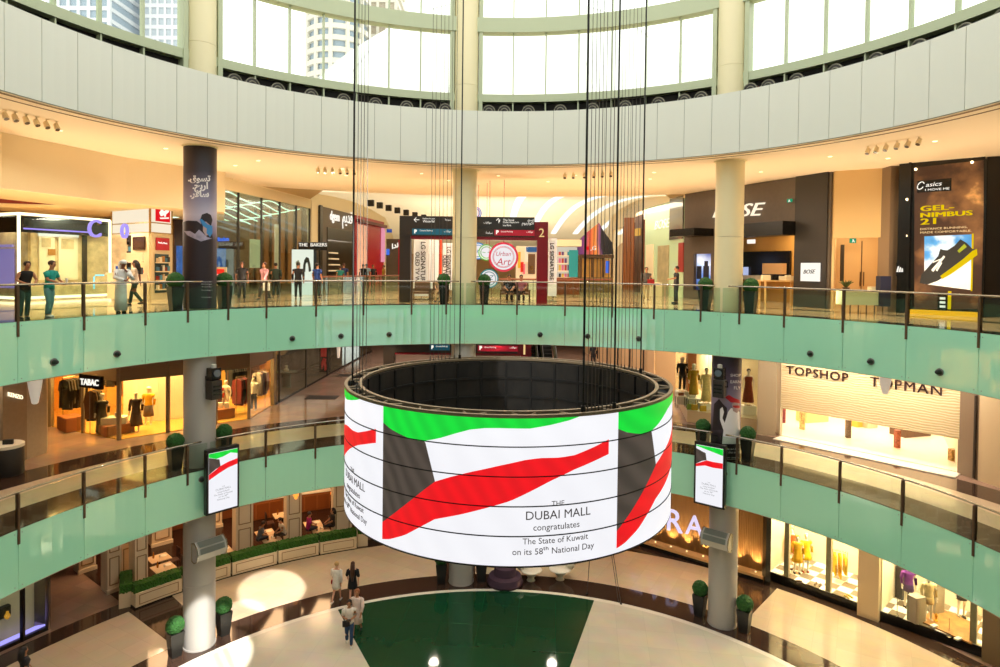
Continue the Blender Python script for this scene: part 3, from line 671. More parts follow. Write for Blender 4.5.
for k in range(7):
    p = R1.lerp(Q1, .12 + .12 * k); b = bx((p.x + .1, p.y - .25, L2 + 2.9), (.3, .12, 5.0)); wobj('timber_fin', b, mat('amber timber', 'b9793e', .5), GS)
b = BM(); slab(b, Q0 + Vector((-2.2, .9, 0)), Q0.lerp(Q1, .45) + Vector((-2.2, .9, 0)), L2, L2 + 2.5, .1); wobj('blue_display', b, mat('blue display wall', '1f4f9e', .4, 0, '2a66c8', .35, var=.5, vscale=2), GS)
ptext('shop_sign', 'Brackets', 216, 239.3, 227, 238.8, Q0 + Vector((0, -.1, 0)), Q1, LITB, GS, off=.1)
b = BM(); prect(b, 260, 270, 239, 268, Q0, Q1, .05, -.6); wobj('hanging_banner', b, mat('pale green banner', 'cfe8d4', .5), GS)
b = BM(); prect(b, 281, 285, 224, 280, Q0, Q1, .05, -.4); wobj('hanging_banner', b, mat('white tall banner', 'efe9d8', .5), GS)
# floor poster frame by the column
p0, p1 = pt(214, 26.4), pt(227, 26.4)
PF = thing('poster_stand', 'cream poster stand with red picture right of the purple column', 'poster stand', pt(220, 26.4) + Vector((0, 0, L2)))
b = BM(); prect(b, 214, 227, 267, 306, p0, p1, .12, 0); wobj('frame', b, mat('cream stand', 'd9c39a', .4), PF)
b = BM(); prect(b, 216, 225.5, 269, 279, p0, p1, .02, .12); wobj('red_picture', b, mat('red picture', 'c01c14', .4, 0, 'd02a18', .5), PF)
ptext('lettering', 'win now', 217.5, 274.5, 224, 274, p0, p1, LITW, PF, off=.14, depth=.01)
# lit white poster with a woman, THE ... sign
p0, p1 = pt(292, 35.2), pt(315, 35.2)
LPs = thing('light_poster', 'white backlit poster of a woman with long dark hair', 'poster', pt(303, 35.2) + Vector((0, 0, L2)))
b = BM(); prect(b, 292.5, 313.5, 249.5, 307, p0, p1, .12, 0); wobj('light_box', b, glow('poster glow', 'eef6e4', .95), LPs)
b = BM(); ppoly(b, [(305, 260), (307, 257), (309.5, 258), (311, 264), (312, 271), (309.5, 272), (309, 266), (308, 262), (306.5, 264), (306, 272), (303.5, 272), (304, 265)], p0, p1, .01, .13); wobj('dark_hair', b, mat('printed hair', '23302a', .5), LPs)
b = BM(); ppoly(b, [(296.5, 262), (299, 260), (301, 263), (301, 268), (297, 268)], p0, p1, .01, .13); wobj('grey_figure', b, mat('printed grey green', '7d9484', .5), LPs)
p0, p1 = pt(294, 36.2), pt(329, 36.2)
SG = thing('shop_sign', 'dark hanging sign with white letters above the white backlit poster', 'sign', onpl(312, 246, p0, p1))
b = BM(); prect(b, 299, 328, 242, 250, p0, p1, .12, 0); wobj('board', b, BLK, SG); ptext('lettering', 'THE  BAKERS', 299.5, 244.8, 327.5, 244.8, p0, p1, LITW, SG, off=.14)
b = BM(); prect(b, 313.5, 318, 250, 307, p0, p1, .3, 0); tag(obj('sign_pillar', b, BLK), 'black upright panel right of the white backlit poster', 'panel')
# white return, dark shop, red shop along the left side of the corridor
S0, S1, S2, S3 = pt(309, 41.6), pt(316, 42.6), pt(352, 50), pt(383, 58.5)
b = BM(); slab(b, S0, S1, L2, SOF2, .3); slab(b, pt(230, 32), S0, SOF2 - .05, SOF2 + 5, .3); slab(b, S0, S3, SOF2 - 1.0, SOF2 + 5, .3, out=.05); slab(b, S3, pt(395, 72), L2, SOF2 + 5, .3); st('wall_corridor_left', b, WARMW)
DS = thing('shopfront', 'dark brown shopfront with white lettering on the left of the far corridor', 'shopfront', S1 + Vector((0, 0, L2)))
b = BM(); prect(b, 316, 352, 205.5, 300, S1, S2, .2, 0); wobj('facade', b, GREYB, DS)
b = BM(); prect(b, 316, 318.5, 205, 300, S1, S2, .1, .2); wobj('edge_post', b, BLK, DS)
b = BM(); prect(b, 324, 351, 227, 300, S1, S2, .05, .2); wobj('doorway', b, mat('dark doorway', '17120f', .2), DS)
for k in range(5):
    b = BM(); prect(b, 325, 332 + k, 252 + k * 6, 253.3 + k * 6, S1, S2, .2, .25); wobj('shelf', b, mat('lit shelf', 'cbb893', .4, 0, 'ffe8b8', .4), DS)
ptext('lettering', 'dgem', 327, 216.5, 336.5, 218.5, S1, S2, LITW, DS, off=.22, bold=.004); ptext('lettering', 'قديم', 339.5, 219, 349.5, 221.5, S1, S2, LITW, DS, off=.22)
RS_ = thing('shopfront', 'bright red shopfront in the left of the far corridor', 'shopfront', S2 + Vector((0, 0, L2)))
b = BM(); prect(b, 353, 382, 215, 300, S2, S3, .2, 0); wobj('facade', b, REDM, RS_)
b = BM(); prect(b, 355, 364, 224, 290, S2, S3, .05, .2); wobj('window', b, mat('pink lit window', 'd8a58c', .4, 0, 'e8b49c', .5, var=.4, vscale=.8), RS_)
b = BM(); prect(b, 354, 382, 219, 222, S2, S3, .3, .2); wobj('canopy', b, mat('dark red', '5c0b18', .4), RS_)
b = BM(); prect(b, 379, 382, 228, 262, S2, S3, .1, .2); wobj('sign_blade', b, glow('pink sign', 'f09ab0', .9), RS_)
# far end of the corridor
b = BM(); slab(b, pt(370, 74), pt(640, 74), L2, SOF2 + 6, .3); st('wall_far', b, mat('far tan wall', 'c4a57c', .7))
FE = thing('shopfront', 'dark far shopfront with blue screen left of the brown gateway', 'shopfront', pt(395, 62) + Vector((0, 0, L2))); p0, p1 = pt(383, 60), pt(412, 60)
b = BM(); prect(b, 383, 401, 239, 300, p0, p1, .3, 0); wobj('facade', b, GREYB, FE)
b = BM(); prect(b, 384, 390, 249, 255, p0, p1, .06, .3); wobj('blue_screen', b, LITB, FE)
b = BM(); prect(b, 399, 401, 240, 300, p0, p1, .06, .3); wobj('red_edge', b, REDM, FE)
ptext('lettering', 'ندا', 392.5, 246.5, 399, 244.5, p0, p1, LITW, FE, off=.32, bold=.01)
b = BM(); prect(b, 384, 392, 229, 232.5, p0, p1, .06, 0); tag(obj('hanging_sign', b, mat('blue sign', '1d3f8a', .3, 0, '2a58c8', .5)), 'small blue hanging sign above the far dark shopfront', 'sign')
# --- vaulted corridor ceiling with slots
V0 = 24.3; bm = BM(); nx, ny = 24, 18; VM = [mat('white vault plaster', 'f3e9d2', .7), glow('skylight slot', 'fbfff8', 1.25)]
def vz(t): return SOF2 + .1 + 1.3 * sin(pi * t) - 3.2 * t ** 1.6
xa, xb = -14.5, 16.0; grid = []
for i in range(ny + 1):
    t = i / ny; grid.append([bm.verts.new((lerp(xa, xb, j / (nx * 2)) - 6.5 * t * (j / (nx * 2) - .42) * .9, V0 - .4 + t * 37, vz(t))) for j in range(nx * 2 + 1)])
for i in range(ny):
    for j in range(nx * 2):
        f = bm.faces.new((grid[i][j], grid[i][j + 1], grid[i + 1][j + 1], grid[i + 1][j])); f.material_index = 1 if (j % 4 == 1 and 24 < j < 46 and 1 <= i < 13) else 0
bmesh.ops.solidify(bm, geom=bm.faces[:], thickness=.15); st('ceiling_vault', bm, VM)
for k in range(9):                                               # dark square openings under the vault, left
    X_, Y_ = 371 + k * 8.8, 200 + k * 2.5; q = min((dp(X_, Y_, V0 - CAM.y + .6 + j * .25) for j in range(140)), key=lambda q: abs(q.z - vz((q.y - V0 + .4) / 37))); t = (q.y - V0 + .4) / 37
    b = bx((q.x, q.y, vz(t) - .22), (.42, .3, .5), R(-8)); tag(obj('vault_vent', b, mat('dark vent', '2f2a24', .7)), '%s dark square opening from the left in the white vault' % ORD[k], 'vent', 'dark openings in the vault')
# --- gateway sign on level two
def gateway(zf, y0, xs, dist, num, lab, short=False):
    p, q = pt(400, dist), pt(548, dist)
    o = thing('gateway_sign', lab, 'sign', pt(474, dist) + Vector((0, 0, zf)))
    dz = zf - L2
    def pr(nm, x0, x1, ya, yb, th, off, m):
        b = BM(); n = facing(p, q); A, B = onpl(x0, ya, p, q), onpl(x1, ya, p, q); z1, z0 = A.z + dz, onpl(x0, yb, p, q).z + dz
        A = A + n * off; B = B + n * off; prism(b, [A, B, B + n * th, A + n * th], z0, z1); return wobj(nm, b, m, o)
    def tx(s, x0, y, x1, m=LITW, **k):
        t = ptext('lettering', s, x0, y, x1, y, p, q, m, None, off=.46, depth=.01, **k)
        for v in t.data.vertices: v.co.z += dz
        t.parent = o; t.matrix_parent_inverse = mw(o).inverted()
    pr('post', 401, 412, 217, 304.5, .4, 0, DKBR); pr('post', 537, 547.5, 222.5, 306, .4, 0, CRIM)
    pr('beam', 401, 534, 216.5, 237 if short else 236, .42, .01, DKBR); pr('lower_beam', 412, 547.5, 235.5, 239.3, .36, .02, CRIM); pr('end_plate', 534, 547.5, 222.5, 240, .36, .03, CRIM)
    pr('blue_strip', 447 if short else 413.5, 466.5 if short else 475, 229.2, 235, .04, .42, mat('blue sign strip', '14566e', .4, 0, '1a7088', .3)); pr('red_strip', 494.5, 534, 230.3, 236, .04, .42, mat('red sign strip', 'a01426', .4, 0, 'b81430', .4)); pr('dark_panel', 477, 534, 218.5, 229.5, .04, .42, CHAR)
    tx('←', 415, 220.5, 420.5); tx('Fashion Avenue', 424, 219.3, 436); tx('Waterfall', 424, 222, 436); tx('P', 448.5 if short else 415.5, 232, 451 if short else 418.2, bold=.02); tx('Cinema Parking', 453 if short else 421, 231.3, 464.5 if short else 433.5)
    tx('سينما', 446, 220.5, 452); short or tx('موقف', 445, 232, 452); tx('↑', 496, 221.5, 500.5); tx('The Souk', 503, 220.8, 514); tx('Dubai Aquarium', 503, 223.2, 518.5); tx('Ice Rink', 503, 226, 511)
    tx('السوق', 527, 221, 533); tx('أكواريوم', 521.5, 224, 533); tx('مواقف', 484, 223.5, 491.5); tx('P', 496, 232.7, 498.8, bold=.02); tx('Grand Parking', 501, 232.3, 512.5); tx('موقف', 526, 232.5, 532.5); tx('ساحة', 486, 233.2, 492.5)
    t = ptext('number', num, 538.4 if num == '2' else 539.6, 233.2, 543.6 if num == '2' else 541.4, 233.2, p, q, glow('pale gold number', 'f4d08c', 1.0), None, off=.42, depth=.01)
    for v in t.data.vertices: v.co.z += dz
    t.parent = o; t.matrix_parent_inverse = mw(o).inverted(); return o
gateway(L2, 0, 0, 29.3, '2', 'brown and crimson gateway sign numbered 2 behind the middle column')
# --- LG banners
WPAN = mat('white banner', 'eef2f6', .5, 0, 'eef2f6', .12); DKT = mat('dark print', '3a3a38', .6); ORNG = mat('orange red panel', 'e8401c', .5, 0, 'e8401c', .3)  # the white banner's faint glow stands in for light falling on its front
def vtext(s, x, y0, y1, p, q, m, par, w=3, off=.1):
    """lettering running down the banner"""
    n = facing(p, q); a, b_ = onpl(x, y0, p, q), onpl(x, y1, p, q); t = textbm(s, .3, .008, bold=.004); xs = [v.co.x for v in t.verts]; k = (a.z - b_.z) / (max(xs) - min(xs)); d = (Vector((q[0] - p[0], q[1] - p[1], 0))).normalized()
    ys = [v.co.y for v in t.verts]; my = (max(ys) + min(ys)) / 2; x0 = min(xs)
    for v in t.verts: v.co = Vector((a.x, a.y, a.z - (v.co.x - x0) * k)) + d * ((v.co.y - my) * k) + n * (off + v.co.z)
    return wobj('lettering', t, m, par)
for i, (x0, x1, yt, d, m, tx_, lab) in enumerate(((414, 429, 238, 31.5, WPAN, (('LG SIGNATURE', 423.5, 242, 285), ('OLED TV W', 417.8, 252, 282)), 'tall white LG SIGNATURE banner beside the brown gateway post'), (429.5, 433, 239, 32.3, WPAN, (), 'first narrow white banner right of the first lettered banner'), (433.6, 439, 240, 32.8, WPAN, (), 'second narrow white banner right of the first lettered banner'),
        (440, 442, 240, 33.2, ORNG, (), 'narrow orange red panel between the white banners'), (442.5, 452.5, 243, 33.6, WPAN, (('LG SIGNATURE', 448.8, 247, 283), ('OLED TV', 445, 255, 275)), 'white lettered banner just left of the middle column'), (548.5, 557, 238, 31.0, WPAN, (('LG SIGNATURE', 552, 243, 280),), 'white LG SIGNATURE banner right of the crimson gateway post'))):
    p, q = pt(x0, d), pt(x1, d); o = thing('banner_stand', lab, 'banner', pt((x0 + x1) / 2, d) + Vector((0, 0, L2)), 0, 'upright banners on the second level')
    b = BM(); prect(b, x0, x1, yt, 296 if d < 32 else 290, p, q, .08, 0); wobj('panel', b, m, o)
    b = BM(); n = facing(p, q); a, c = onpl(x0, yt, p, q), onpl(x1, yt, p, q); prism(b, [a - n * .3, c - n * .3, c + n * .4, a + n * .4], L2, L2 + .06); wobj('foot', b, STEEL, o)
    b = BM(); prect(b, (x0 + x1) / 2 - .3, (x0 + x1) / 2 + .3, 284, 303, p, q, .05, -.02); wobj('upright', b, STEEL, o)
    for s, x, ya, yb in tx_: vtext(s, x, ya, yb, p, q, DKT, o)
# --- hanging round signs
def disc_sign(x, y, rpx, d, col, lab, words=()):
    p, q = pt(x - 5, d), pt(x + 5, d); c = onpl(x, y, p, q); r = (onpl(x + rpx, y, p, q) - c).length; n = facing(p, q)
    o = thing('round_sign', lab, 'sign', c, 0, 'hanging round signs'); b = BM(); cyl(b, c - n * .05, c + n * .05, r, 36); wobj('rim', b, mat('rim ' + col, col, .4, 0, col, .35), o)
    b = BM(); cyl(b, c, c + n * .06, r * .86, 36); wobj('face', b, glow('white sign face', 'f6f2f4', .95), o)
    for rr in (.72, .66):
        b = BM(); cc = c + n * .06; rt_ = Vector((q - p)).normalized(); tube(b, [cc + (rt_ * cos(2 * pi * i / 40) + Vector((0, 0, 1)) * sin(2 * pi * i / 40)) * r * rr for i in range(40)], .012, 5, True); wobj('printed_ring', b, mat('ring ' + col, col, .5), o)
    b = BM(); tube(b, [c + Vector((0, 0, r * .95)), Vector((c.x, c.y, SOF2 + .5))], .012, 5); wobj('hanger', b, mat('red wire', 'b23a2a', .5), o)
    for s, dy in words: ptext('lettering', s, x - rpx * .5, y + dy, x + rpx * .5, y + dy, p, q, mat('print ' + col, col, .5), o, off=.08, depth=.01, shear=.25)
disc_sign(503.5, 257, 14.8, 31.2, 'd23a58', 'large pink and red round sign under the gateway beam', (('Urban', -3.2), ('Art', 4.6)))
disc_sign(486.5, 252.5, 8.2, 32.5, '5fae3c', 'green rimmed round sign left of the large pink one', (('~ ~', 0),))
disc_sign(478, 251, 8.5, 33.2, '2a6fb8', 'blue rimmed round sign half hidden by the middle column', (('art', 0),))
disc_sign(489, 278.5, 9.6, 31.6, '27828c', 'teal rimmed round sign low beside the right planter of the middle column', (('A?'.replace('?', 'Z'), -1),))
disc_sign(475.5, 213, 6.2, 33.8, '3a58b0', 'small blue rimmed round sign above the gateway beam', ())
# bright colourful shop seen through the gateway and to its right
SHV = thing('display_shelves', 'white display shelves with colourful goods right of the last white banner', 'shelf', pt(567, 40) + Vector((0, 0, L2))); p, q = pt(557, 40), pt(578, 40)
b = BM(); prect(b, 557, 577, 247, 292, p, q, .1, 0); wobj('back_panel', b, glow('bright shelf back', 'f4ead4', .7), SHV)
for y in (255.5, 263, 270.5, 277):
    b = BM(); prect(b, 557, 577, y, y + .9, p, q, .5, .1); wobj('shelf', b, WARMW, SHV)
b = BM(); prect(b, 556, 578, 277.5, 295, p, q, .7, .05); wobj('base_cabinet', b, WOODR, SHV)
b = BM(); prect(b, 555, 580, 240, 246.5, p, q, .8, 0); wobj('top_canopy', b, WARMW, SHV)
cols8 = ['c23a2c', '2f8fb0', 'e0b23c', '6a3c7c', '3c7c4a', 'd86a9a', 'e8e0d0', '38383c']
for yi, y in enumerate((255.5, 263, 270.5, 277)):
    for k in range(6):
        goods('boxed_product', '%s item from the left on the %s bright white shelf' % (ORD[k], ORD[yi]), 'box', 'goods on the bright shelves', 558.2 + k * 2.9, y, 2.1, 3.6 + (k * 3 + yi) % 3, p, q, .3, mat('goods ' + cols8[(k * 3 + yi * 5) % 8], cols8[(k * 3 + yi * 5) % 8], .5))
b = BM(); prect(b, 569, 578, 250, 277, pt(569, 39.2), pt(578, 39.2), .06); tag(obj('teal_screen', b, TEAL), 'teal panel standing right of the bright white shelves', 'panel')
CS = thing('shopfront', 'colourful toy-like shopfront seen through the gateway, right of the pink round sign', 'shopfront', pt(526, 46) + Vector((0, 0, L2))); p, q = pt(516, 46), pt(537, 46)
b = BM(); prect(b, 516, 537, 246, 296, p, q, .1, 0); wobj('facade', b, mat('bright cream', 'f0dfc0', .5, 0, 'f0dfc0', .3), CS)
for x0, x1, y0, y1, c in ((518, 520.5, 252, 268, 'd8b030'), (520.5, 523.5, 262, 272, 'd8281c'), (523, 525, 264, 274, 'e87890'), (525, 528, 247, 262, 'f4efe0'), (526, 536.5, 247, 252, '1f5fa8'), (528, 535, 254, 274, '6a4a30'), (530, 533, 266, 270, 'd09030')):
    b = BM(); prect(b, x0, x1, y0, y1, p, q, .15, .1); wobj('display_block', b, mat('display ' + c, c, .5, 0, c, .25), CS)
# gable picture of coloured light
p, q = pt(575, 44.2), pt(614, 44.2)
b = BM(); ppoly(b, [(575, 254.5), (576, 243), (586, 233), (598.5, 223), (603, 231), (612, 243), (613, 254.5)], p, q, .2)
def poster_mat(name, stops, scale=(1, 0, 0), noise=.6, es=.8, ns=.5):
    m = bpy.data.materials.new(name); m.use_nodes = True; nt = m.node_tree; bs = nt.nodes['Principled BSDF']; tc = nt.nodes.new('ShaderNodeTexCoord'); sp = nt.nodes.new('ShaderNodeSeparateXYZ'); n = nt.nodes.new('ShaderNodeTexNoise'); n.inputs['Scale'].default_value = ns; n.inputs['Detail'].default_value = 5
    v = nt.nodes.new('ShaderNodeVectorMath'); v.operation = 'DOT_PRODUCT'; v.inputs[1].default_value = scale; a = nt.nodes.new('ShaderNodeMath'); a.operation = 'MULTIPLY_ADD'; a.inputs[1].default_value = noise; rp = nt.nodes.new('ShaderNodeValToRGB')
    while len(rp.color_ramp.elements) < len(stops): rp.color_ramp.elements.new(.5)
    for e, (po, c) in zip(rp.color_ramp.elements, stops): e.position = po; e.color = (*lin(c), 1)
    s2 = nt.nodes.new('ShaderNodeMath'); s2.operation = 'SUBTRACT'; s2.inputs[1].default_value = noise / 2
    nt.links.new(tc.outputs['Generated'], v.inputs[0]); nt.links.new(tc.outputs['Object'], n.inputs['Vector']); nt.links.new(n.outputs['Fac'], a.inputs[0]); nt.links.new(v.outputs['Value'], a.inputs[2]); nt.links.new(a.outputs[0], s2.inputs[0]); nt.links.new(s2.outputs[0], rp.inputs['Fac'])
    nt.links.new(rp.outputs['Color'], bs.inputs['Base Color']); nt.links.new(rp.outputs['Color'], bs.inputs['Emission Color']); bs.inputs['Emission Strength'].default_value = es; bs.inputs['Roughness'].default_value = .4
    return m
GB = obj('gable_screen', b, poster_mat('streaked colour picture', [(0, '2a1a48'), (.2, '6a3070'), (.4, 'c8583a'), (.55, 'd8843c'), (.66, '7a4a78'), (.72, '1c1a22'), (1, '15131a')], (1, 0, 0), .25, .55)); tag(GB, 'big gable-shaped picture with purple and orange streaks and a small logo', 'screen')
lo = tag(ptext('logo_sign', 'LG', 589, 248.5, 595.5, 248, p, q, LITW, off=.25), 'small white LG letters on the streaked gable picture', 'sign')
b = BM(); prect(b, 585, 588.5, 246.5, 250, p, q, .03, .22); tag(obj('logo_dot', b, LITR), 'small red square logo left of the LG letters', 'logo')
KT = thing('timber_kiosk', 'timber framed kiosk with shelves below the streaked gable picture', 'kiosk', pt(597, 44) + Vector((0, 0, L2))); p, q = pt(580, 44), pt(613, 44)
b = BM(); prect(b, 580, 613, 254.5, 258, p, q, .4, 0); wobj('canopy', b, mat('kiosk brown', '5a3d26', .5), KT)
for x in (580, 591, 602, 611):
    b = BM(); prect(b, x, x + 1.6, 258, 294, p, q, .3, 0); wobj('post', b, mat('kiosk brown', '5a3d26', .5), KT)
b = BM(); prect(b, 581, 612, 259, 294, p, q, .05, -.6); wobj('back_panel', b, mat('amber kiosk back', 'b8853c', .5, 0, 'd89a48', .3, var=.4, vscale=1.2), KT)
b = BM(); prect(b, 581, 612, 277, 294, p, q, .4, 0); wobj('counter', b, mat('kiosk counter', '8a6a44', .5), KT)
b = BM(); prect(b, 605, 608.5, 261, 273, p, q, .05, .3); wobj('screen', b, LITB, KT)
# railing round the corridor opening, brown handrails
for (x0, d0, x1, d1, lab) in ((313, 34, 400, 44, 'far balustrade with brown rail along the left of the corridor'), (470, 33.5, 612, 35.5, 'far balustrade with brown rail across the corridor behind the gateway')):
    p, q = pt(x0, d0), pt(x1, d1); o = thing('balustrade', lab, 'railing', p + Vector((0, 0, L2)), 0, 'far balustrades')
    b = BM(); tube(b, [p + Vector((0, 0, L2 + 1.0)), q + Vector((0, 0, L2 + 1.0))], .045, 8); wobj('handrail', b, mat('brown handrail', '7a3f26', .4), o)
    b = BM(); slab(b, p, q, L2 + .02, L2 + .95, .012); wobj('glass_panel', b, RAILGLASS, o)
    for k in range(8):
        c = p.lerp(q, k / 7); b = bx((c.x, c.y, L2 + .5), (.03, .06, 1.0)); wobj('post', b, BRONZE, o)
# --- right side of the corridor
T0, T1, T2, T3, T4 = pt(832, 27.4), pt(750, 31.3), pt(687, 36), pt(646, 43), pt(612, 57)
b = BM(); slab(b, T4, T3, SOF2 - .9, SOF2 + 5, .3); slab(b, T3, T2, SOF2 - .2, SOF2 + 5, .3); slab(b, T4, pt(600, 74), L2, SOF2 + 5, .3); st('wall_corridor_right', b, WARMW)
b = BM(); prect(b, 612, 616, 246, 300, pt(612, 46), pt(617, 46), .4); tag(obj('white_pylon', b, WARMW), 'white upright pylon left of the wooden portal', 'pylon')
GR = thing('shopfront', 'pale green glass shopfront right of the wooden portal', 'shopfront', T2 + Vector((0, 0, L2)))
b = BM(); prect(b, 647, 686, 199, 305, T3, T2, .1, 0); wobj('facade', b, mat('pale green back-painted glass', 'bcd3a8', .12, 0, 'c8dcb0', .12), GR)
b = BM(); prect(b, 672.5, 686, 199, 240, T3, T2, .08, .1); wobj('grey_panel', b, mat('mirror grey panel', '777264', .1, .4), GR)
b = BM(); prect(b, 648, 655.5, 245, 303, T3, T2, .05, .1); wobj('white_panel', b, WARMW, GR)
b = BM(); prect(b, 660, 671, 246, 300, T3, T2, .05, .1); wobj('opening', b, mat('gold grey window', '9a8a60', .3, 0, 'b0a070', .3, var=.4, vscale=1.5), GR)
b = BM(); prect(b, 681, 686, 243, 272, T3, T2, .06, .1); wobj('red_picture', b, mat('dim red picture', '8a2c24', .3, 0, 'a03a2a', .3), GR)
ptext('lettering', 'BOSE', 656.5, 225.5, 672, 222.5, T3, T2, mat('painted sign reflection', 'eef4dc', .3, 0, 'f4f8e4', .4), GR, off=.13, shear=.3, hs=.7)  # letters modelled to imitate the BOSE sign's reflection in the glass
b = BM(); prect(b, 661, 672, 282, 300, T3, T2, .7, .6); tag(obj('reception_desk', b, WARMW), 'white desk before the pale green glass shopfront', 'desk')
WP = thing('wood_portal', 'red brown slatted wood doorway beyond the pale green shopfront', 'doorway', pt(635, 46) + Vector((0, 0, L2))); p, q = T4.lerp(T3, .45), T3
b = BM(); prect(b, 625, 646, 208, 303, p, q, .15, 0); wobj('frame', b, WOODR, WP)
for k in range(6):
    b = BM(); x = 627 + k * 1.7; prect(b, x, x + 1.1, 218, 303, p, q, .08, .15); wobj('slat', b, mat('light wood slat', 'a8632f', .5), WP)
b = BM(); prect(b, 638, 645, 217, 303, p, q, .05, .15); wobj('door_leaf', b, mat('dark door wood', '4c2614', .4), WP)
b = BM(); prect(b, 640.5, 643.5, 229, 236, p, q, .2, .2); wobj('lamp_sign', b, glow('amber lamp', 'e8b050', .9), WP)
# dark BOSE shop
BO = thing('shopfront', 'dark grey brown BOSE shopfront behind the right column', 'shopfront', T1 + Vector((0, 0, L2)))
zB = SOF2 - .02
def bop(nm, x0, x1, ya, yb, th, off, m, a=None, c=None):
    b = BM(); prect(b, x0, x1, ya, yb, a or T2, c or T0, th, off); return wobj(nm, b, m, BO)
b = BM(); slab(b, T2, T0, L2, zB, .1, out=0)
b.free(); b = BM(); za, zc = onpl(738, 228, T2, T0).z, onpl(697, 254, T2, T0).z
for x0, x1, z0, z1 in ((686, 696, L2, zB), (696, 713, zc, zB), (713, 739, L2, zB), (739, 799, za, zB), (799, 832, L2, zB), (696, 713, L2, L2 + .5)):
    a, c = onpl(x0, 260, T2, T0), onpl(x1, 260, T2, T0); slab(b, a, c, z0, z1, .3)
wobj('facade', b, GREYB, BO)
bop('canopy', 691, 716, 230.5, 237.5, 1.3, .15, BLK); bop('canopy', 739, 799, 226, 238.5, .9, .1, BLK)
bop('side_pillar', 799, 831.5, 177, 309, .06, .15, CHAR)
a, c = onpl(711, 260, T2, T0), onpl(734, 260, T2, T0)
bop('display_screen', 695.5, 713.5, 254, 292, .05, -.1, poster_mat('blue interior picture', [(0, '1c2a5c'), (.4, '5a86d8'), (.6, 'cfe0ff'), (1, '3048a0')], (0, 0, 1), 1.2, .8, .5))
bop('screen_figure', 703, 708.5, 266, 284, .02, -.04, mat('dark blue silhouette', '10142c', .5)); bop('screen_figure', 704, 707.5, 261, 266, .02, -.04, mat('dark blue silhouette', '10142c', .5)); bop('screen_monitor', 696.5, 701, 266, 279, .02, -.04, mat('dark blue silhouette', '10142c', .5))
ptext('lettering', 'BOSE', 716, 212, 768, 209, T2, T0, glow('sign white', 'fff0d4', 1.15), BO, off=.2, depth=.04, shear=.35, hs=.62)
# interior of the BOSE shop
i0, i1 = onpl(739, 260, T2, T0) + Vector((1.5, 3.2, 0)), onpl(806, 260, T2, T0) + Vector((1.5, 3.2, 0))
b = BM(); slab(b, i0, i1, L2, zB, .1); wobj('interior_wall', b, mat('amber interior wall', 'd29a4a', .6), BO)
b = BM(); prect(b, 744, 793, 252, 275, i0, i1, .1, .1); wobj('black_niche', b, BLK, BO)
b = BM(); prect(b, 740, 800, 275, 279, i0, i1, .5, .1); wobj('wall_shelf', b, WARMW, BO)
b = BM(); prect(b, 741, 752, 267, 275, i0, i1, .06, .25); wobj('screen', b, glow('cool white screen', 'b8c4ec', .9), BO)
b = BM(); prect(b, 771, 791, 263.5, 274, i0, i1, .3, .3); wobj('lamp_shade', b, mat('tan shade', 'b98a58', .5, 0, 'd8a060', .3), BO)
b = BM(); prect(b, 757, 764, 240, 244, i0, i1, .1, .6); wobj('ceiling_sign', b, LITW, BO)
def table(name, lab, x0, x1, yt, yb, d, m, zf):
    p, q = pt(x0, d), pt(x1, d); o = thing(name, lab, 'table', pt((x0 + x1) / 2, d) + Vector((0, 0, zf))); n = facing(p, q); a, c = onpl(x0, yt, p, q), onpl(x1, yt, p, q); zt_ = a.z
    b = BM(); prism(b, [a - n * .4, c - n * .4, c + n * .4, a + n * .4], zt_ - .06, zt_); wobj('table_top', b, m, o)
    for e in (a.lerp(c, .07), a.lerp(c, .93)):
        for s in (-.32, .32): e2 = e + n * s; b = bx((e2.x, e2.y, (zf + zt_ - .06) / 2), (.07, .07, zt_ - .06 - zf)); wobj('leg', b, m, o)
    return a, c, zt_
a, c, zt_ = table('display_table', 'pale display table in the doorway of the BOSE shop', 760, 797, 280, 305, 29.5, mat('pale table wood', 'e0b878', .4), L2)
for k, t in enumerate((.15, .4, .75)):
    e = a.lerp(c, t); b = bx((e.x, e.y, zt_ + .12), (.34 - .06 * k, .2, .24)); tag(obj('speaker', b, WARMW if k != 1 else BLK), ['white box speaker on the left of the pale display table', 'black box speaker in the middle of the pale display table', 'white box speaker on the right of the pale display table'][k], 'speaker', 'speakers on the display table')
p, q = onpl(805, 262, T2, T0), onpl(824, 262, T2, T0)
PLQ = thing('wall_sign', 'white square BOSE sign on the dark pillar', 'sign', onpl(814, 272, T2, T0)); b = BM(); prect(b, 805.5, 824, 263, 281, T2, T0, .08, .21); wobj('board', b, LITW, PLQ)
ptext('lettering', 'BOSE', 808.5, 271.8, 820.5, 271.5, T2, T0, BLK, PLQ, off=.31, depth=.01, shear=.35)
def exit_sign(x, y, w, h, p, q, lab, off=.1):
    o = thing('exit_sign', lab, 'sign', onpl(x, y, p, q)); b = BM(); prect(b, x, x + w, y, y + h, p, q, .06, off); wobj('board', b, glow('exit green', '18a070', .9), o)
    b = BM(); ppoly(b, [(x + w * .3, y + h * .85), (x + w * .42, y + h * .45), (x + w * .35, y + h * .3), (x + w * .55, y + h * .15), (x + w * .62, y + h * .45), (x + w * .78, y + h * .85), (x + w * .62, y + h * .8), (x + w * .5, y + h * .6), (x + w * .4, y + h * .9)], p, q, .01, off + .06); wobj('running_figure', b, LITW, o)
exit_sign(792, 199.5, 4.5, 3.2, T2, T0, 'small green exit sign on the dark BOSE facade', .25)
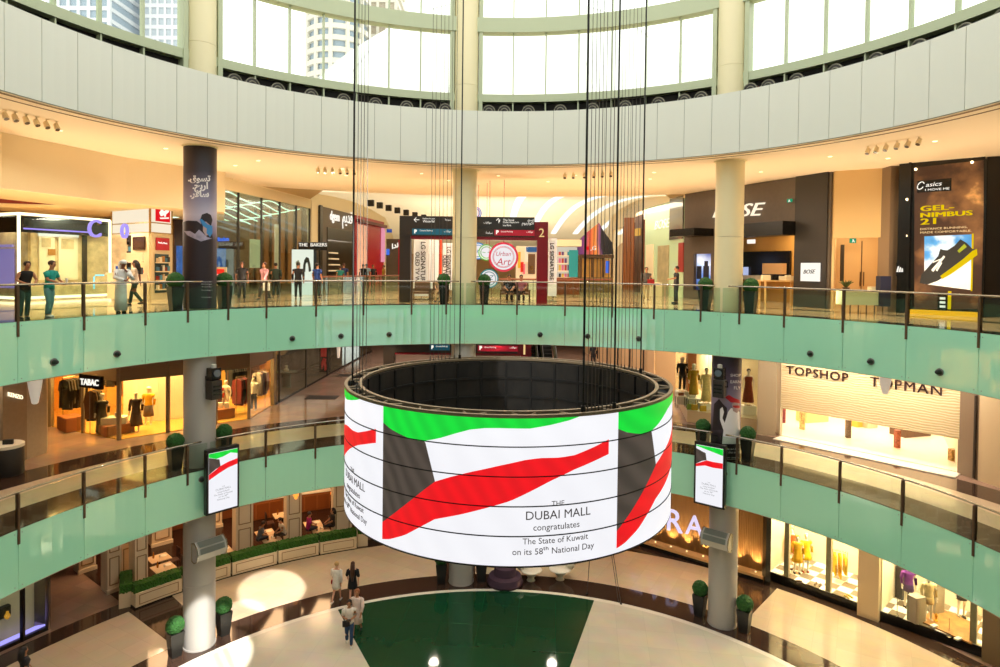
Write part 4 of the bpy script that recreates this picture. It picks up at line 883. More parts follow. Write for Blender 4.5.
# beige side corridor
U0, U1, U2 = T0, pt(889, 26.3), pt(902, 25.4)
b = BM(); zq = zat(840, 238, U0)
slab(b, U0, U1, zq, SOF2, .2); p, q = pt(834, 30.5), pt(896, 30.2); slab(b, p, q, L2, SOF2, .1); slab(b, U0, p, L2, SOF2, .1); slab(b, U1, q, L2, SOF2, .1); st('wall_right', b, mat('honey wall', 'dcbb84', .55))
exit_sign(844, 239, 6, 4.5, p, q, 'green exit sign inside the beige side corridor', .6)
b = BM(); prect(b, 861, 861.8, 241, 300, p, q, .02, .06); prect(b, 859.2, 859.9, 272, 286, p, q, .05, .06); prect(b, 862.6, 863.3, 272, 286, p, q, .05, .06); tag(obj('glass_door_pulls', b, BRONZE), 'slim bronze door pulls on the beige side corridor doors', 'handle')
b = BM(); prect(b, 837, 840, 245, 281, p, q, .1, .4); tag(obj('dark_pylon', b, CHAR), 'dark narrow panel at the left of the beige side corridor', 'panel')
VT = thing('vitrine', 'low glass vitrine on thin legs in the beige side corridor', 'display case', pt(856, 25.6) + Vector((0, 0, L2))); p2, q2 = pt(836, 25.6), pt(879, 25.6)
b = BM(); prect(b, 836, 879, 291, 304, p2, q2, .6, 0); wobj('case', b, mat('pale green case', 'c5cfa8', .3), VT)
b = BM(); prect(b, 834, 880, 289.5, 291, p2, q2, .66, -.02); wobj('case_top', b, mat('pale green case', 'c5cfa8', .3), VT)
for k in range(6):
    b = BM(); prect(b, 837.5 + 8 * k, 838.3 + 8 * k, 304, 313.5, p2, q2, .04, .3); wobj('leg', b, BRONZE, VT)
pl_ = onpl(842, 290, p2, q2); o = thing('potted_plant', 'small spiky plant in a bowl on the glass vitrine', 'plant', (pl_.x, pl_.y - .3, pl_.z)); b = BM(); lathe(b, [(.1, 0), (.14, .1), (.12, .12)], o.location, 14); wobj('bowl', b, BRONZE, o)
b = BM()
for k in range(22):
    a_ = k * 2.4; d = Vector((cos(a_), sin(a_), 1.1 + (k % 3) * .5)).normalized(); s0 = Vector(o.location) + Vector((0, 0, .1)); tube(b, [s0, s0 + d * .25, s0 + d * .42 - Vector((0, 0, .08))], [.022, .018, .003], 5)
wobj('leaves', b, mat('dull green leaf', '4c5a2a', .7), o)
b = BM(); prect(b, 866, 874, 286.5, 290, p2, q2, .25, .1); tag(obj('small_display', b, WARMW), 'small white display box on the right of the vitrine', 'box')
b = BM(); prect(b, 876, 886.5, 276, 306, pt(876, 25.2), pt(887, 25.2), .3); tag(obj('display_stand', b, mat('navy stand', '262a44', .4)), 'dark navy display stand left of the grey pilaster', 'stand')
b = BM(); prect(b, 888.5, 900, 165, 320, U1, U2, .35, 0); st('pillar', b, mat('grey brown pilaster', '85705a', .4))
# ASICS light box
X0, X1 = pt(900, 25.3), pt(1030, 22.6)
AS = thing('poster_lightbox', 'tall backlit ASICS running shoe poster at the right edge', 'poster', pt(948, 24.2) + Vector((0, 0, L2)))
def asr(nm, x0, x1, ya, yb, th, off, m):
    b = BM(); prect(b, x0, x1, ya, yb, X0, X1, th, off); return wobj(nm, b, m, AS)
asr('casing', 900, 985.5, 160, 322, .1, 0, BLK)
b = BM(); ppoly(b, [(915, 168), (984, 160.5), (984, 309), (915, 309)], X0, X1, .02, .1)
wobj('poster_face', b, poster_mat('stormy amber clouds', [(.1, '3a2418'), (.38, '7e5632'), (.5, 'd09a58'), (.62, '6a4630'), (.85, '3c2a1e')], (0, 0, .3), 1.6, .8, .7), AS)
for x in (910.5, 986):
    b = BM(); prect(b, x, x + 2.5, 160, 322, X0, X1, .2, .1); wobj('mullion', b, BLK, AS)
b = BM(); ppoly(b, [(918, 181.5), (952, 178.5), (952, 191), (918, 193)], X0, X1, .01, .13); wobj('logo_panel', b, BLK, AS)
ptext('lettering', 'asics', 926.5, 185.4, 942.5, 183.8, X0, X1, LITW, AS, off=.15, depth=.01, shear=.2, hs=.8); ptext('lettering', 'I MOVE ME', 926, 190.3, 950, 188.7, X0, X1, LITW, AS, off=.15, depth=.01, hs=.7)
n = facing(X0, X1); cc = onpl(921.5, 186, X0, X1) + n * .16; rt_ = (X1 - X0).normalized(); b = BM(); tube(b, [cc + rt_ * (cos(t) * .1 + .04 * sin(t)) + Vector((0, 0, sin(t) * .14)) for t in [2 * pi * i / 18 * .86 + .5 for i in range(19)]], .018, 6); wobj('swirl_logo', b, LITW, AS)
YEL = glow('poster yellow', 'f4d000', .9)
for s, x0, x1, y0, y1 in (('GEL-', 921, 953.5, 209, 207), ('NIMBUS', 921, 972, 215.5, 213), ('21', 921, 935.5, 222, 221)):
    for k, dx in enumerate((0, .7, 1.3)): ptext('lettering', s, x0 + dx, y0, x1 + dx, y1, X0, X1, YEL, AS, off=.14 + .001 * k, depth=.01, hs=.56, spacing=1.05)
for s, x0, x1, y0, y1 in (('DISTANCE RUNNING,', 921, 968, 229.5, 227.3), ('MADE COMFORTABLE.', 921, 972, 232.8, 230.8)): ptext('lettering', s, x0, y0, x1, y1, X0, X1, WARMW, AS, off=.14, depth=.01, hs=.7)
b = BM(); ppoly(b, [(925, 236.5), (972, 234.5), (972, 290), (925, 284)], X0, X1, .01, .125); wobj('sky_picture', b, poster_mat('blue sky and clouds', [(.2, 'e8e4dc'), (.42, 'b8ccdc'), (.55, '4a8cc8'), (.75, '2a6ab0')], (0, 0, .55), 1.1, .75, 1.4), AS)
asr('yellow_bar', 972.5, 974.3, 233.8, 291, .02, .14, YEL)
b = BM(); ppoly(b, [(920.5, 283), (922, 275), (930, 266), (939, 256), (941, 249), (944, 250), (948, 250.5), (955, 246), (961, 239.5), (967, 243), (973, 249), (977.5, 250), (975, 256), (962, 263), (948, 275), (938, 281), (928, 284.5)], X0, X1, .012, .15); wobj('shoe_upper', b, mat('printed shoe black', '2a2826', .5, 0, '2a2826', .35), AS)
b = BM(); ppoly(b, [(941, 276), (952, 268), (964, 259), (973, 251), (977.5, 249), (978, 255), (966, 264), (952, 274), (943, 279)], X0, X1, .012, .165); wobj('shoe_sole', b, YEL, AS)
b = BM(); ppoly(b, [(958, 251), (965, 244), (967.5, 247), (960, 253)], X0, X1, .01, .165); wobj('shoe_collar', b, mat('printed olive', '8a9a1c', .5, 0, '8a9a1c', .5), AS)
b = BM()
for q4 in ([(932, 270), (934, 272), (946, 257), (944.5, 255.5)], [(936.5, 270), (938, 271.5), (943, 263), (941.5, 262)], [(933, 262), (942, 258.5), (942, 259.5), (934, 263)]): ppoly(b, q4, X0, X1, .01, .168)
wobj('shoe_stripes', b, mat('printed silver', 'd8d8d4', .4, 0, 'd8d8d4', .6), AS)
asr('yellow_base', 912, 981, 309, 319, .3, .1, mat('yellow base', 'd8aa10', .4, 0, 'e0b010', .45)); asr('yellow_post', 949, 952, 291, 309, .1, .14, YEL); asr('black_plinth', 939, 948, 292, 311, .12, .14, BLK)
for k in range(3): asr('white_caption', 941, 946.5, 297 + k * 4, 299.2 + k * 4, .01, .265, LITW)
b = BM(); prect(b, 897, 906, 263, 276, X0, X1, .02, .11); wobj('side_screen', b, BLK, AS)
b = BM()
for k in range(3): ppoly(b, [(897 + 2.4 * k, 272), (899 + 2.4 * k, 272), (899.8 + 1.9 * k, 266 + k), (898.6 + 1.9 * k, 266.5 + k)], X0, X1, .01, .135)
wobj('stripe_logo', b, LITW, AS)
b = BM(); slab(b, onpl(986, 300, X0, X1) + Vector((0, .12, 0)), X1 + Vector((3, -1, 0)), L2, SOF2, .1); st('wall_right_dark', b, mat('near black wall', '120d0a', .3))
for i, (x, y) in enumerate(((917, 170), (973, 163), (908.5, 200), (909, 236))):
    pz = onpl(x, y, X0, X1) + n * .25; b = BM(); ball(b, pz, .05, n=10); tag(obj('small_lamp', b, HOT), ['amber lamp over the left top of the shoe poster', 'amber lamp over the right top of the shoe poster', 'upper amber lamp at the left of the shoe poster', 'lower amber lamp at the left of the shoe poster'][i], 'lamp', 'lamps round the shoe poster')
# ceiling lamps of the second level
dn = 0
for r, a0, a1, st_ in ((15.6, -78, 79, 13), (17.6, -72, 73, 16)):
    a = a0 if r < 16 else -40
    while a <= a1:
        dn += 1; downlight(pol(r, a, SOF2), 'small round ceiling downlight on the second level, number %d of the rows' % dn, 'second level downlights'); a += st_
# ---------------------------------------------------------------- figures
def skinbm(V, Ed, rad, root=0, sub=1):
    me = bpy.data.meshes.new('figure'); me.from_pydata([Vector(v) for v in V], Ed, []); o = bpy.data.objects.new('figure', me); COL.objects.link(o)
    o.modifiers.new('skin', 'SKIN').use_smooth_shade = True
    sv = me.skin_vertices[0].data
    for i, r in enumerate(rad): sv[i].radius = r if isinstance(r, tuple) else (r, r); sv[i].use_root = (i == root)
    if sub: o.modifiers.new('sub', 'SUBSURF').levels = sub
    dg = bpy.context.evaluated_depsgraph_get(); dg.update(); m2 = bpy.data.meshes.new_from_object(o.evaluated_get(dg)); b = BM(); b.from_mesh(m2)
    bpy.data.objects.remove(o); bpy.data.meshes.remove(me); bpy.data.meshes.remove(m2); return b
def chain(V, Ed, rad, start, pts):
    last = start
    for p, r in pts:
        V.append(p); rad.append(r)
        if last is not None: Ed.append((last, len(V) - 1))
        last = len(V) - 1
    return last
POSES = {   # (elbow, wrist) for left (-x) and right (+x); knees, ankles; facing +Y
    'stand': dict(L=((-.25, -.03, 1.16), (-.25, .05, .92)), R=((.25, -.03, 1.16), (.25, .05, .92)), kL=(-.1, .02, .5), aL=(-.1, -.02, .08), kR=(.1, .02, .5), aR=(.12, .02, .08)),
    'walk': dict(L=((-.25, .08, 1.16), (-.23, .24, .97)), R=((.25, -.1, 1.17), (.25, -.12, .93)), kL=(-.09, -.02, .5), aL=(-.09, -.28, .14), kR=(.09, .14, .52), aR=(.09, .2, .08)),
    'rail': dict(L=((-.27, .1, 1.18), (-.12, .34, 1.08)), R=((.27, .1, 1.18), (.12, .36, 1.08)), kL=(-.09, .02, .5), aL=(-.1, -.08, .08), kR=(.1, .06, .5), aR=(.1, .0, .08)),
    'chin': dict(L=((-.24, .22, 1.14), (-.06, .17, 1.38)), R=((.27, .1, 1.18), (.06, .36, 1.08)), kL=(-.09, .02, .5), aL=(-.1, -.05, .08), kR=(.1, .04, .5), aR=(.1, .0, .08)),
    'phone': dict(L=((-.25, .02, 1.15), (-.1, .26, 1.16)), R=((.25, .02, 1.15), (.1, .26, 1.18)), kL=(-.09, .1, .52), aL=(-.09, .12, .08), kR=(.09, -.02, .5), aR=(.09, -.22, .12)),
    'point': dict(L=((-.25, .12, 1.2), (-.2, .36, 1.16)), R=((.25, -.03, 1.16), (.25, .05, .92)), kL=(-.1, .02, .5), aL=(-.1, -.02, .08), kR=(.1, .02, .5), aR=(.12, .02, .08)),
    'sit': dict(L=((-.24, .08, 1.16), (-.13, .3, 1.06)), R=((.24, .08, 1.16), (.13, .3, 1.06)), kL=(-.11, .42, .94), aL=(-.11, .42, .5), kR=(.11, .42, .94), aR=(.11, .44, .5)),
}
SKIN = {'pale': mat('pale skin', 'd8a284', .55), 'tan': mat('tan skin', 'b47a55', .55), 'brown': mat('brown skin', '7a4a32', .55), 'form': mat('mannequin shell', 'e8d8c0', .4), 'white': mat('white mannequin shell', 'f0e8dc', .35)}
FEYE = mat('eye', '1c1512', .3); LIPS = mat('lips', '8a4038', .5); SHOE = mat('dark shoe', '1e1b1a', .5); SHOEW = mat('white shoe', 'e6e2da', .5)
def cloth(c): return mat('cloth ' + c, c, .8, var=.12, vscale=9)
def figure(name, label, cat, loc, rz, h=1.7, skin='tan', pose='stand', top=None, sleeve='short', bottom=None, dress=None, hair=None, hairlen=0, cap=None, shoes=None, extra=None, group=None, lean=0, hz=0, headless=False):
    P = POSES[pose]; k = h / 1.75; sit = pose == 'sit'
    o = thing(name, label, cat, (loc[0], loc[1], loc[2] - (.5 * k if sit else 0)), rz, group)
    def T(p):                                                    # lean forward above the hips
        x, y, z = p
        if lean and z > .95: d = z - .95; y, z = y + d * sin(lean), .95 + d * cos(lean)
        return (x * k, y * k, z * k)
    V, E, r = [], [], []
    pv = chain(V, E, r, None, [(T((0, 0, .95)), (.15 * k, .105 * k))])
    bl = chain(V, E, r, pv, [(T((0, .01, 1.12)), (.125 * k, .09 * k)), (T((0, 0, 1.32)), (.155 * k, .1 * k))]); ch = bl
    nk = chain(V, E, r, ch, [(T((0, -.01, 1.46)), .062 * k), (T((0, .01, 1.53)), .056 * k)])
    if not headless: chain(V, E, r, nk, [(T((0, .02, 1.6)), (.072 * k, .088 * k)), (T((0, .015, 1.68)), (.078 * k, .094 * k)), (T((0, .01, 1.74)), (.05 * k, .06 * k))])
    hands = []
    for s, (e, w) in ((-1, P['L']), (1, P['R'])):
        wv = Vector(w); ev = Vector(e); d = (wv - ev).normalized(); hd = wv + d * .07
        li = chain(V, E, r, ch, [(T((s * .17, 0, 1.41)), .062 * k), (T(e), .044 * k), (T(w), .031 * k), (T(hd), (.034 * k, .026 * k))])
        side = d.cross(Vector((0, 1, .3))).normalized()
        for q, (off, ln) in enumerate(((-.024, .065), (-.008, .075), (.008, .07), (.024, .055))):
            b0 = hd + side * off + d * .02; chain(V, E, r, li, [(T(b0 + d * .02), .0095 * k), (T(b0 + d * ln * .6 + Vector((0, 0, -.008))), .009 * k), (T(b0 + d * ln + Vector((0, 0, -.022))), .008 * k)])
        chain(V, E, r, li, [(T(wv + d * .03 - side * .035), .011 * k), (T(wv + d * .07 - side * .055), .009 * k)]); hands.append(hd)
    legs = {}
    for s, kn, a in ((-1, 'kL', 'aL'), (1, 'kR', 'aR')):
        kk, aa = Vector(P[kn]), Vector(P[a])
        chain(V, E, r, pv, [(T((s * .085, .0, .88)), .092 * k), (T(kk), .058 * k), (T(aa), .038 * k), (T(aa + Vector((0, .07, -.045))), (.036 * k, .03 * k)), (T(aa + Vector((0, .15, -.055))), (.034 * k, .022 * k))]); legs[s] = (kk, aa)
    obj('body', skinbm(V, E, r), SKIN[skin], o, True)
    if cat == 'person':
        b = BM(); f = lambda p: Vector(T(p))
        for s in (-1, 1): ball(b, f((s * .032, .098, 1.645)), .011 * k, n=8)
        obj('eyes', b, FEYE, o)
        b = BM(); tube(b, [f((-.025, .1, 1.572)), f((0, .107, 1.57)), f((.025, .1, 1.572))], .007 * k, 6); obj('mouth', b, LIPS, o)
        b = BM(); tube(b, [f((0, .1, 1.64)), f((0, .118, 1.607)), f((0, .1, 1.598))], [.008 * k, .015 * k, .009 * k], 6)
        for s in (-1, 1): ball(b, f((s * .084, .0, 1.63)), .024 * k, (.4, .8, 1.2), 8)
        obj('nose_and_ears', b, SKIN[skin], o, True)
    if top:
        b = BM(); rings = []; N = 16
        for z, wx, wy in ((.88, .172, .125), (.95, .175, .128), (1.1, .15, .114), (1.25, .172, .122), (1.36, .2, .122), (1.44, .175, .098), (1.47, .09, .075)):
            rings.append([b.verts.new(T((wx * cos(2 * pi * i / N), wy * sin(2 * pi * i / N) + .003, z))) for i in range(N)])
        for A, B in zip(rings, rings[1:]):
            for i in range(N): b.faces.new((A[i], A[(i + 1) % N], B[(i + 1) % N], B[i]))
        b.faces.new(rings[0][::-1])
        if sleeve != 'none':
            for s, (e, w) in ((-1, P['L']), (1, P['R'])):
                sh, ev, wv = Vector((s * .15, 0, 1.4)), Vector(e), Vector(w)
                if sleeve == 'long': tube(b, [T(sh), T(sh + Vector((s * .05, 0, -.02))), T(ev), T(ev.lerp(wv, .92))], [.07 * k, .084 * k, .062 * k, .048 * k], 10)
                else: tube(b, [T(sh), T(sh + Vector((s * .05, 0, -.02))), T(sh.lerp(ev, .75))], [.07 * k, .086 * k, .072 * k], 10)
        obj('top', b, cloth(top), o, True)
    if bottom:
        b = BM(); N = 14; rings = [[b.verts.new(T((wx * cos(2 * pi * i / N), wy * sin(2 * pi * i / N), z))) for i in range(N)] for z, wx, wy in ((1.02, .155, .115), (.93, .172, .128), (.84, .168, .125), (.8, .12, .09))]
        for A, B in zip(rings, rings[1:]):
            for i in range(N): b.faces.new((A[i], A[(i + 1) % N], B[(i + 1) % N], B[i]))
        b.faces.new(rings[0]); b.faces.new(rings[-1][::-1])
        for s in (-1, 1):
            kk, aa = legs[s]; hp = Vector((s * .083, 0, .9)); tube(b, [T(hp), T(hp.lerp(kk, .4)), T(kk), T(kk.lerp(aa, .5)), T(kk.lerp(aa, .95))], [.098 * k, .094 * k, .07 * k, .066 * k, .056 * k], 10)
        obj('trousers', b, cloth(bottom), o, True)
    if dress:                                                    # (colour, hem height, hem half width, top height, sleeves)
        c, hem, hw, zt_, slv = dress
        cy_ = 0.0; b = BM(); rings = []; prof = [(zt_, .1, .075), (min(zt_, 1.43), .17 if zt_ > 1.2 else .15, .1), (1.34 if zt_ > 1.2 else .96, .2 if zt_ > 1.2 else .16, .125), (1.1 if zt_ > 1.2 else .94, .155, .118), (.93, .175, .13), (lerp(.93, hem, .5), (.175 + hw) / 2, (.14 + hw) / 2), (hem, hw, hw * .85)]
        for z, wx, wy in prof:
            ring = []
            for i in range(18):
                a = 2 * pi * i / 18; f_ = 1 + (.07 * cos(a * 6) if z < .8 else 0); ring.append(b.verts.new(T((wx * f_ * cos(a), wy * f_ * sin(a) + (.02 if pose == 'walk' and z < .6 else 0), z))))
            rings.append(ring)
        for A, B in zip(rings, rings[1:]):
            for i in range(18): b.faces.new((A[i], A[(i + 1) % 18], B[(i + 1) % 18], B[i]))
        b.faces.new(rings[0]); b.faces.new(rings[-1][::-1]); obj('dress', b, cloth(c), o, True)
        if slv:
            for s, (e, w) in ((-1, P['L']), (1, P['R'])):
                b = BM(); tube(b, [T((s * .13, 0, 1.4)), T((s * .18, 0, 1.38)), T(e), T(Vector(e).lerp(Vector(w), .92 if slv == 2 else .1))], [.075 * k, .088 * k, .066 * k, .058 * k], 10); obj('sleeve', b, cloth(c), o, True)
    if hair:
        b = BM(); f = lambda p: Vector(T(p)); ball(b, f((0, -.018, 1.69)), .1 * k, (.94, 1.08, .92), 14)
        for v in list(b.verts):
            if v.co.y > f((0, .055, 1.7)).y and v.co.z < f((0, 0, 1.715)).z: v.co.y = min(v.co.y, f((0, .05, 1.7)).y)
        if hairlen:
            tube(b, [f((0, -.05, 1.7)), f((0, -.085, 1.58)), f((0, -.11, 1.58 - hairlen * .5)), f((0, -.1, 1.58 - hairlen))], [.09 * k, .1 * k, .1 * k, .05 * k], 10)
        elif hairlen == 0 and hair == 'bun': pass
        obj('hair', b, mat('hair ' + hair, hair, .6), o, True)
    if cap:
        b = BM(); f = lambda p: Vector(T(p)); ball(b, f((0, 0, 1.7)), .108 * k, (1, 1.1, .8), 14); tube(b, [f((0, -.05, 1.7)), f((0, -.1, 1.58)), f((0, -.14, 1.4))], [.1 * k, .11 * k, .06 * k], 10); obj('head_cloth', b, cloth(cap), o, True)
    if shoes:
        for s in (-1, 1):
            aa = legs[s][1]; b = BM(); tube(b, [T(aa + Vector((0, -.05, -.045))), T(aa + Vector((0, .03, -.04))), T(aa + Vector((0, .12, -.055))), T(aa + Vector((0, .17, -.06)))], [.04 * k, .044 * k, .04 * k, .02 * k], 8); obj('shoe', b, shoes, o, True)
    if extra: extra(o, k, T, hands)
    return o
def bag(lab, loc, w, h, col, rz=0, name='handbag', strap=True):
    o = thing(name, lab, 'bag', loc, rz); b = BM(); box(b, (0, 0, h / 2), (w, w * .4, h), 0, 0, .012); obj('bag_body', b, cloth(col), o)
    if strap: b = BM(); tube(b, [(-w * .35, 0, h - .01), (-w * .25, 0, h + .12), (w * .25, 0, h + .12), (w * .35, 0, h - .01)], .008, 6); obj('strap', b, cloth(col), o)
    return o
def at(o, v): return mw(o) @ Vector(v)
# ---------------------------------------------------------------- people on the second level
person = lambda lab, x, y, rz, **k: figure('person', lab, 'person', k.pop('loc', None) or fl(x, y, k.pop('zf', L2)), k.pop('rzabs', None) or R(rz), **k)
def inward(p): return -atan2(-p.x, -p.y)                          # heading towards the atrium axis (figures face +Y)
p = pol(13.98, -73.4, L2); person('person in a black sleeveless top leaning on the rail at the far left', 0, 0, 0, loc=p, rzabs=inward(p) - .25, h=1.66, skin='tan', pose='rail', top='1d1815', sleeve='none', bottom='23362c', hair='2a1a14', shoes=SHOE, lean=.3)
p = pol(14.02, -70.3, L2); w2 = person('person in a teal t-shirt and light jeans leaning on the rail with a drink', 0, 0, 0, loc=p, rzabs=inward(p) + .35, h=1.66, skin='tan', pose='rail', top='1f9f90', sleeve='short', bottom='6fa0a4', hair='3a231a', shoes=SHOEW, lean=.14)
q = at(w2, (-.13, .43, 1.09)); b = BM(); lathe(b, [(.026, -.06), (.036, .06), (.038, .065)], q, 12); cu = tag(obj('paper_cup', b, SHOEW), 'white paper cup held by the person in the teal t-shirt', 'cup')
p = pol(14.0, -61.2, L2); person('person in a long white robe and white head cloth leaning on the rail', 0, 0, 0, loc=p, rzabs=inward(p) - .1, h=1.72, skin='brown', pose='chin', dress=('fbf8f0', .08, .2, 1.46, 2), cap='fcfaf4', shoes=SHOE, lean=.22)
w3 = person('person in a white patterned top and dark leggings walking before the white kiosk', 135, 305.5, 105, h=1.72, skin='brown', pose='walk', top='cdbfae', sleeve='short', bottom='14302c', hair='17110f', hairlen=.22, shoes=SHOE)
q = at(w3, (0, -.2, 1.2)); bag('dark shoulder bag on the back of the person before the white kiosk', q, .26, .26, '2a2422', R(105), 'shoulder_bag', False)
for lab, x, y, rz, kw in (('person in black standing right of the purple column', 242, 300.5, 200, dict(h=1.75, skin='brown', top='17161a', bottom='1a1c20', hair='14100e', shoes=SHOE)),
        ('person in a pink shirt walking with a shopping bag', 264, 299.5, 150, dict(h=1.72, pose='walk', top='c08a92', sleeve='long', bottom='3a3030', hair='4a2a20', shoes=SHOE)),
        ('person in dark green behind the person in the pink shirt', 275.5, 297.5, 20, dict(h=1.7, top='23352c', sleeve='long', bottom='20221f', hair='17120f', shoes=SHOE)),
        ('person in a black jacket left of the backlit poster woman', 298, 299, 10, dict(h=1.74, top='141316', sleeve='long', bottom='1d1d22', hair='100d0c', shoes=SHOE)),
        ('person in a blue shirt before the black sign panel', 317, 298, -20, dict(h=1.72, top='2a4a9a', sleeve='short', bottom='25252c', hair='2c1c16', shoes=SHOE)),
        ('person in a teal top at the dark brown shopfront', 340, 292, 30, dict(h=1.6, top='1f7a72', bottom='2a2a30', hair='4a2c20', shoes=SHOE)),
        ('person in navy right of the one in the teal top', 343.6, 291.5, 10, dict(h=1.75, top='26305c', bottom='20222a', hair='6a4030', shoes=SHOE)),
        ('person in black at the red shopfront', 363, 288.5, 30, dict(h=1.72, top='19181a', sleeve='long', bottom='1c1c20', hair='12100e', shoes=SHOE)),
        ('person in light blue at the red shopfront', 366.5, 288, 0, dict(h=1.75, top='8fb0cc', bottom='2a2c34', hair='2a1c16', shoes=SHOE)),
        ('person in dark grey right of the red shopfront', 373, 287.2, 200, dict(h=1.68, top='2c2c30', sleeve='long', bottom='1c1c20', hair='17120f', shoes=SHOE)),
        ('person in a mustard top near the far dark shopfront', 383.5, 286.8, 120, dict(h=1.66, top='c09a3a', bottom='2a2420', hair='201612', shoes=SHOE)),
        ('person in a grey jacket with a red bag by the wooden portal', 646, 300.5, 170, dict(h=1.7, skin='tan', top='55504c', sleeve='long', bottom='b8a684', hair='3a2a22', shoes=SHOE)),
        ('person in black pointing before the pale green shopfront', 676, 303.5, 90, dict(h=1.75, skin='tan', pose='point', top='17171a', bottom='20242a', hair='14100e', shoes=SHOE)),
        ('person in a dark coat at the timber kiosk counter', 590, 289.5, 200, dict(h=1.7, top='2a2422', sleeve='long', bottom='1f1d1c', hair='18120f', shoes=SHOE)),
        ('person with fair hair at the timber kiosk counter', 594.5, 289.8, 160, dict(h=1.64, top='6a5a4c', sleeve='long', bottom='2a2826', hair='c8a070', shoes=SHOE))):
    person(lab, x, y, rz, **kw)
q = fl(266.5, 299.5); bag('white carrier bag with a red mark held by the person in the pink shirt', (q.x + .05, q.y - .15, L2 + .42), .3, .36, 'e8e0d8', 0, 'carrier_bag')
q = fl(649.5, 300.5); bag('red bag under the arm of the person by the wooden portal', (q.x, q.y - .25, L2 + .85), .34, .26, '9a1c1c', 0, 'shoulder_bag', False)
# benches and armchairs behind the rail near the middle column
def armchair(x, lab, d=30.2):
    c = pt(x, d); o = thing('armchair', lab, 'chair', c + Vector((0, 0, L2)), 0, 'brown seats behind the rail'); m = mat('brown leather', '7a5c44', .5); g = BRONZE
    obj('seat', bx((0, 0, .4), (.74, .66, .12), 0, .03), m, o); obj('backrest', bx((0, .3, .66), (.74, .12, .46), 0, .03), m, o)
    for s in (-1, 1):
        obj('armrest', bx((s * .4, 0, .56), (.06, .66, .05), 0, .015), g, o)
        for t in (-.3, .3): obj('leg', bx((s * .4, t, .28), (.045, .045, .56)), g, o)
    return o
armchair(421.5, 'brown armchair by the foot of the first lettered banner'); armchair(440, 'brown armchair left of the middle column planter'); armchair(545 - 24, 'brown armchair with the person in the pink top', 30.4); armchair(509, 'brown armchair with the person in black', 30.4)
for x, lab, c1, c2 in ((509, 'person in black sitting in a brown armchair under the gateway', '1b1a1c', '1f1d1d'), (521, 'person in a pink top sitting in a brown armchair under the gateway', 'b06a78', '2a2426')):
    c = pt(x, 30.35); figure('person', lab, 'person', (c.x, c.y, L2 + .06), R(180), 1.68, 'tan', 'sit', c1, 'short', c2, hair='1a1310', shoes=SHOE)
c = pt(440, 30.15); figure('person', 'person in beige sitting left of the middle column planter', 'person', (c.x, c.y, L2 + .06), R(170), 1.66, 'pale', 'sit', 'd0b490', 'short', 'd2b896', hair='3a261c', shoes=SHOE)
# ---------------------------------------------------------------- people on the ground floor
o = person('person in a short white dress with cropped blond hair walking away', 336.5, 602, -10, zf=0, h=1.68, skin='pale', pose='walk', dress=('efe6d8', .62, .2, 1.44, 2), hair='c8a468', shoes=SHOEW)
q = at(o, (-.25, .25, .62)); bag('small red handbag beside the white dress', q, .2, .16, '9a1a1c', 0)
person('person in a short black dress with very long brown hair', 352.5, 602, 8, zf=0, h=1.68, skin='pale', pose='walk', dress=('17161a', .62, .2, 1.44, 1), hair='4a2a18', hairlen=.62, shoes=SHOEW)
o = person('person in a white t-shirt and blue jeans looking at a phone', 349, 645.5, 190, zf=0, h=1.68, skin='tan', pose='phone', top='ece0d4', bottom='28466e', hair='1c1412', hairlen=.1, shoes=SHOEW)
q = at(o, (0, .36, 1.1)); b = bx(q + Vector((0, 0, .02)), (.14, .02, .1), .2); tag(obj('phone', b, BLK), 'dark phone held by the person in blue jeans', 'phone')
q = at(o, (.1, .17, .82)); bag('black handbag on the hip of the person in blue jeans', q, .26, .2, '1c1a1c', R(200), 'shoulder_bag', False)
person('person in a pale pink knee-length dress beside the person in jeans', 357, 634, 175, zf=0, h=1.7, skin='tan', pose='walk', dress=('e6cdc2', .48, .22, 1.46, 2), hair='a0603c', shoes=SHOE)
person('person in a black patterned top at the bottom left corner', 24.5, 699, -25, zf=0, h=1.68, skin='tan', pose='walk', top='232226', bottom='2a2e3a', hair='14100f', hairlen=.3, shoes=SHOE)
# ---------------------------------------------------------------- shop dummies, garments, rails
def dummy(lab, loc, rz, h=1.7, skin='form', group=None, **k):
    o = figure('mannequin', lab, 'mannequin', loc, rz, h, skin, k.pop('pose', 'stand'), group=group, **k)
    b = BM(); lathe(b, [(.17, 0), (.17, .012), (.02, .02)], (0, 0, -.012), 18); obj('base_plate', b, STEEL, o); return o
def garment(p, ang, ln, col, lab, grp, sl=True):
    b = BM(); w = .21; pts = [(-.05, 0), (.05, 0), (w, -.07), (w + (.07 if sl else 0), -.5 * min(1, ln)), (w - .02, -.5 * min(1, ln)), (w - .05, -.2), (w + .02, -ln), (-w - .02, -ln), (-w + .05, -.2), (-w + .02, -.5 * min(1, ln)), (-w - (.07 if sl else 0), -.5 * min(1, ln)), (-w, -.07)]
    A = [b.verts.new((x, .035, z)) for x, z in pts]; B = [b.verts.new((x, -.035, z)) for x, z in pts]; n = len(pts); b.faces.new(A); b.faces.new(B[::-1])
    for i in range(n): b.faces.new((A[i], B[i], B[(i + 1) % n], A[(i + 1) % n]))
    bmesh.ops.triangulate(b, faces=[f for f in b.faces if len(f.verts) > 4])
    o = thing('hanging_garment', lab, 'garment', p, ang, grp); obj('cloth', b, cloth(col), o)
    b = BM(); tube(b, [(0, 0, 0), (0, 0, .05), (.015, 0, .075), (0, 0, .09)], .006, 5); obj('hanger', b, STEEL, o); return o
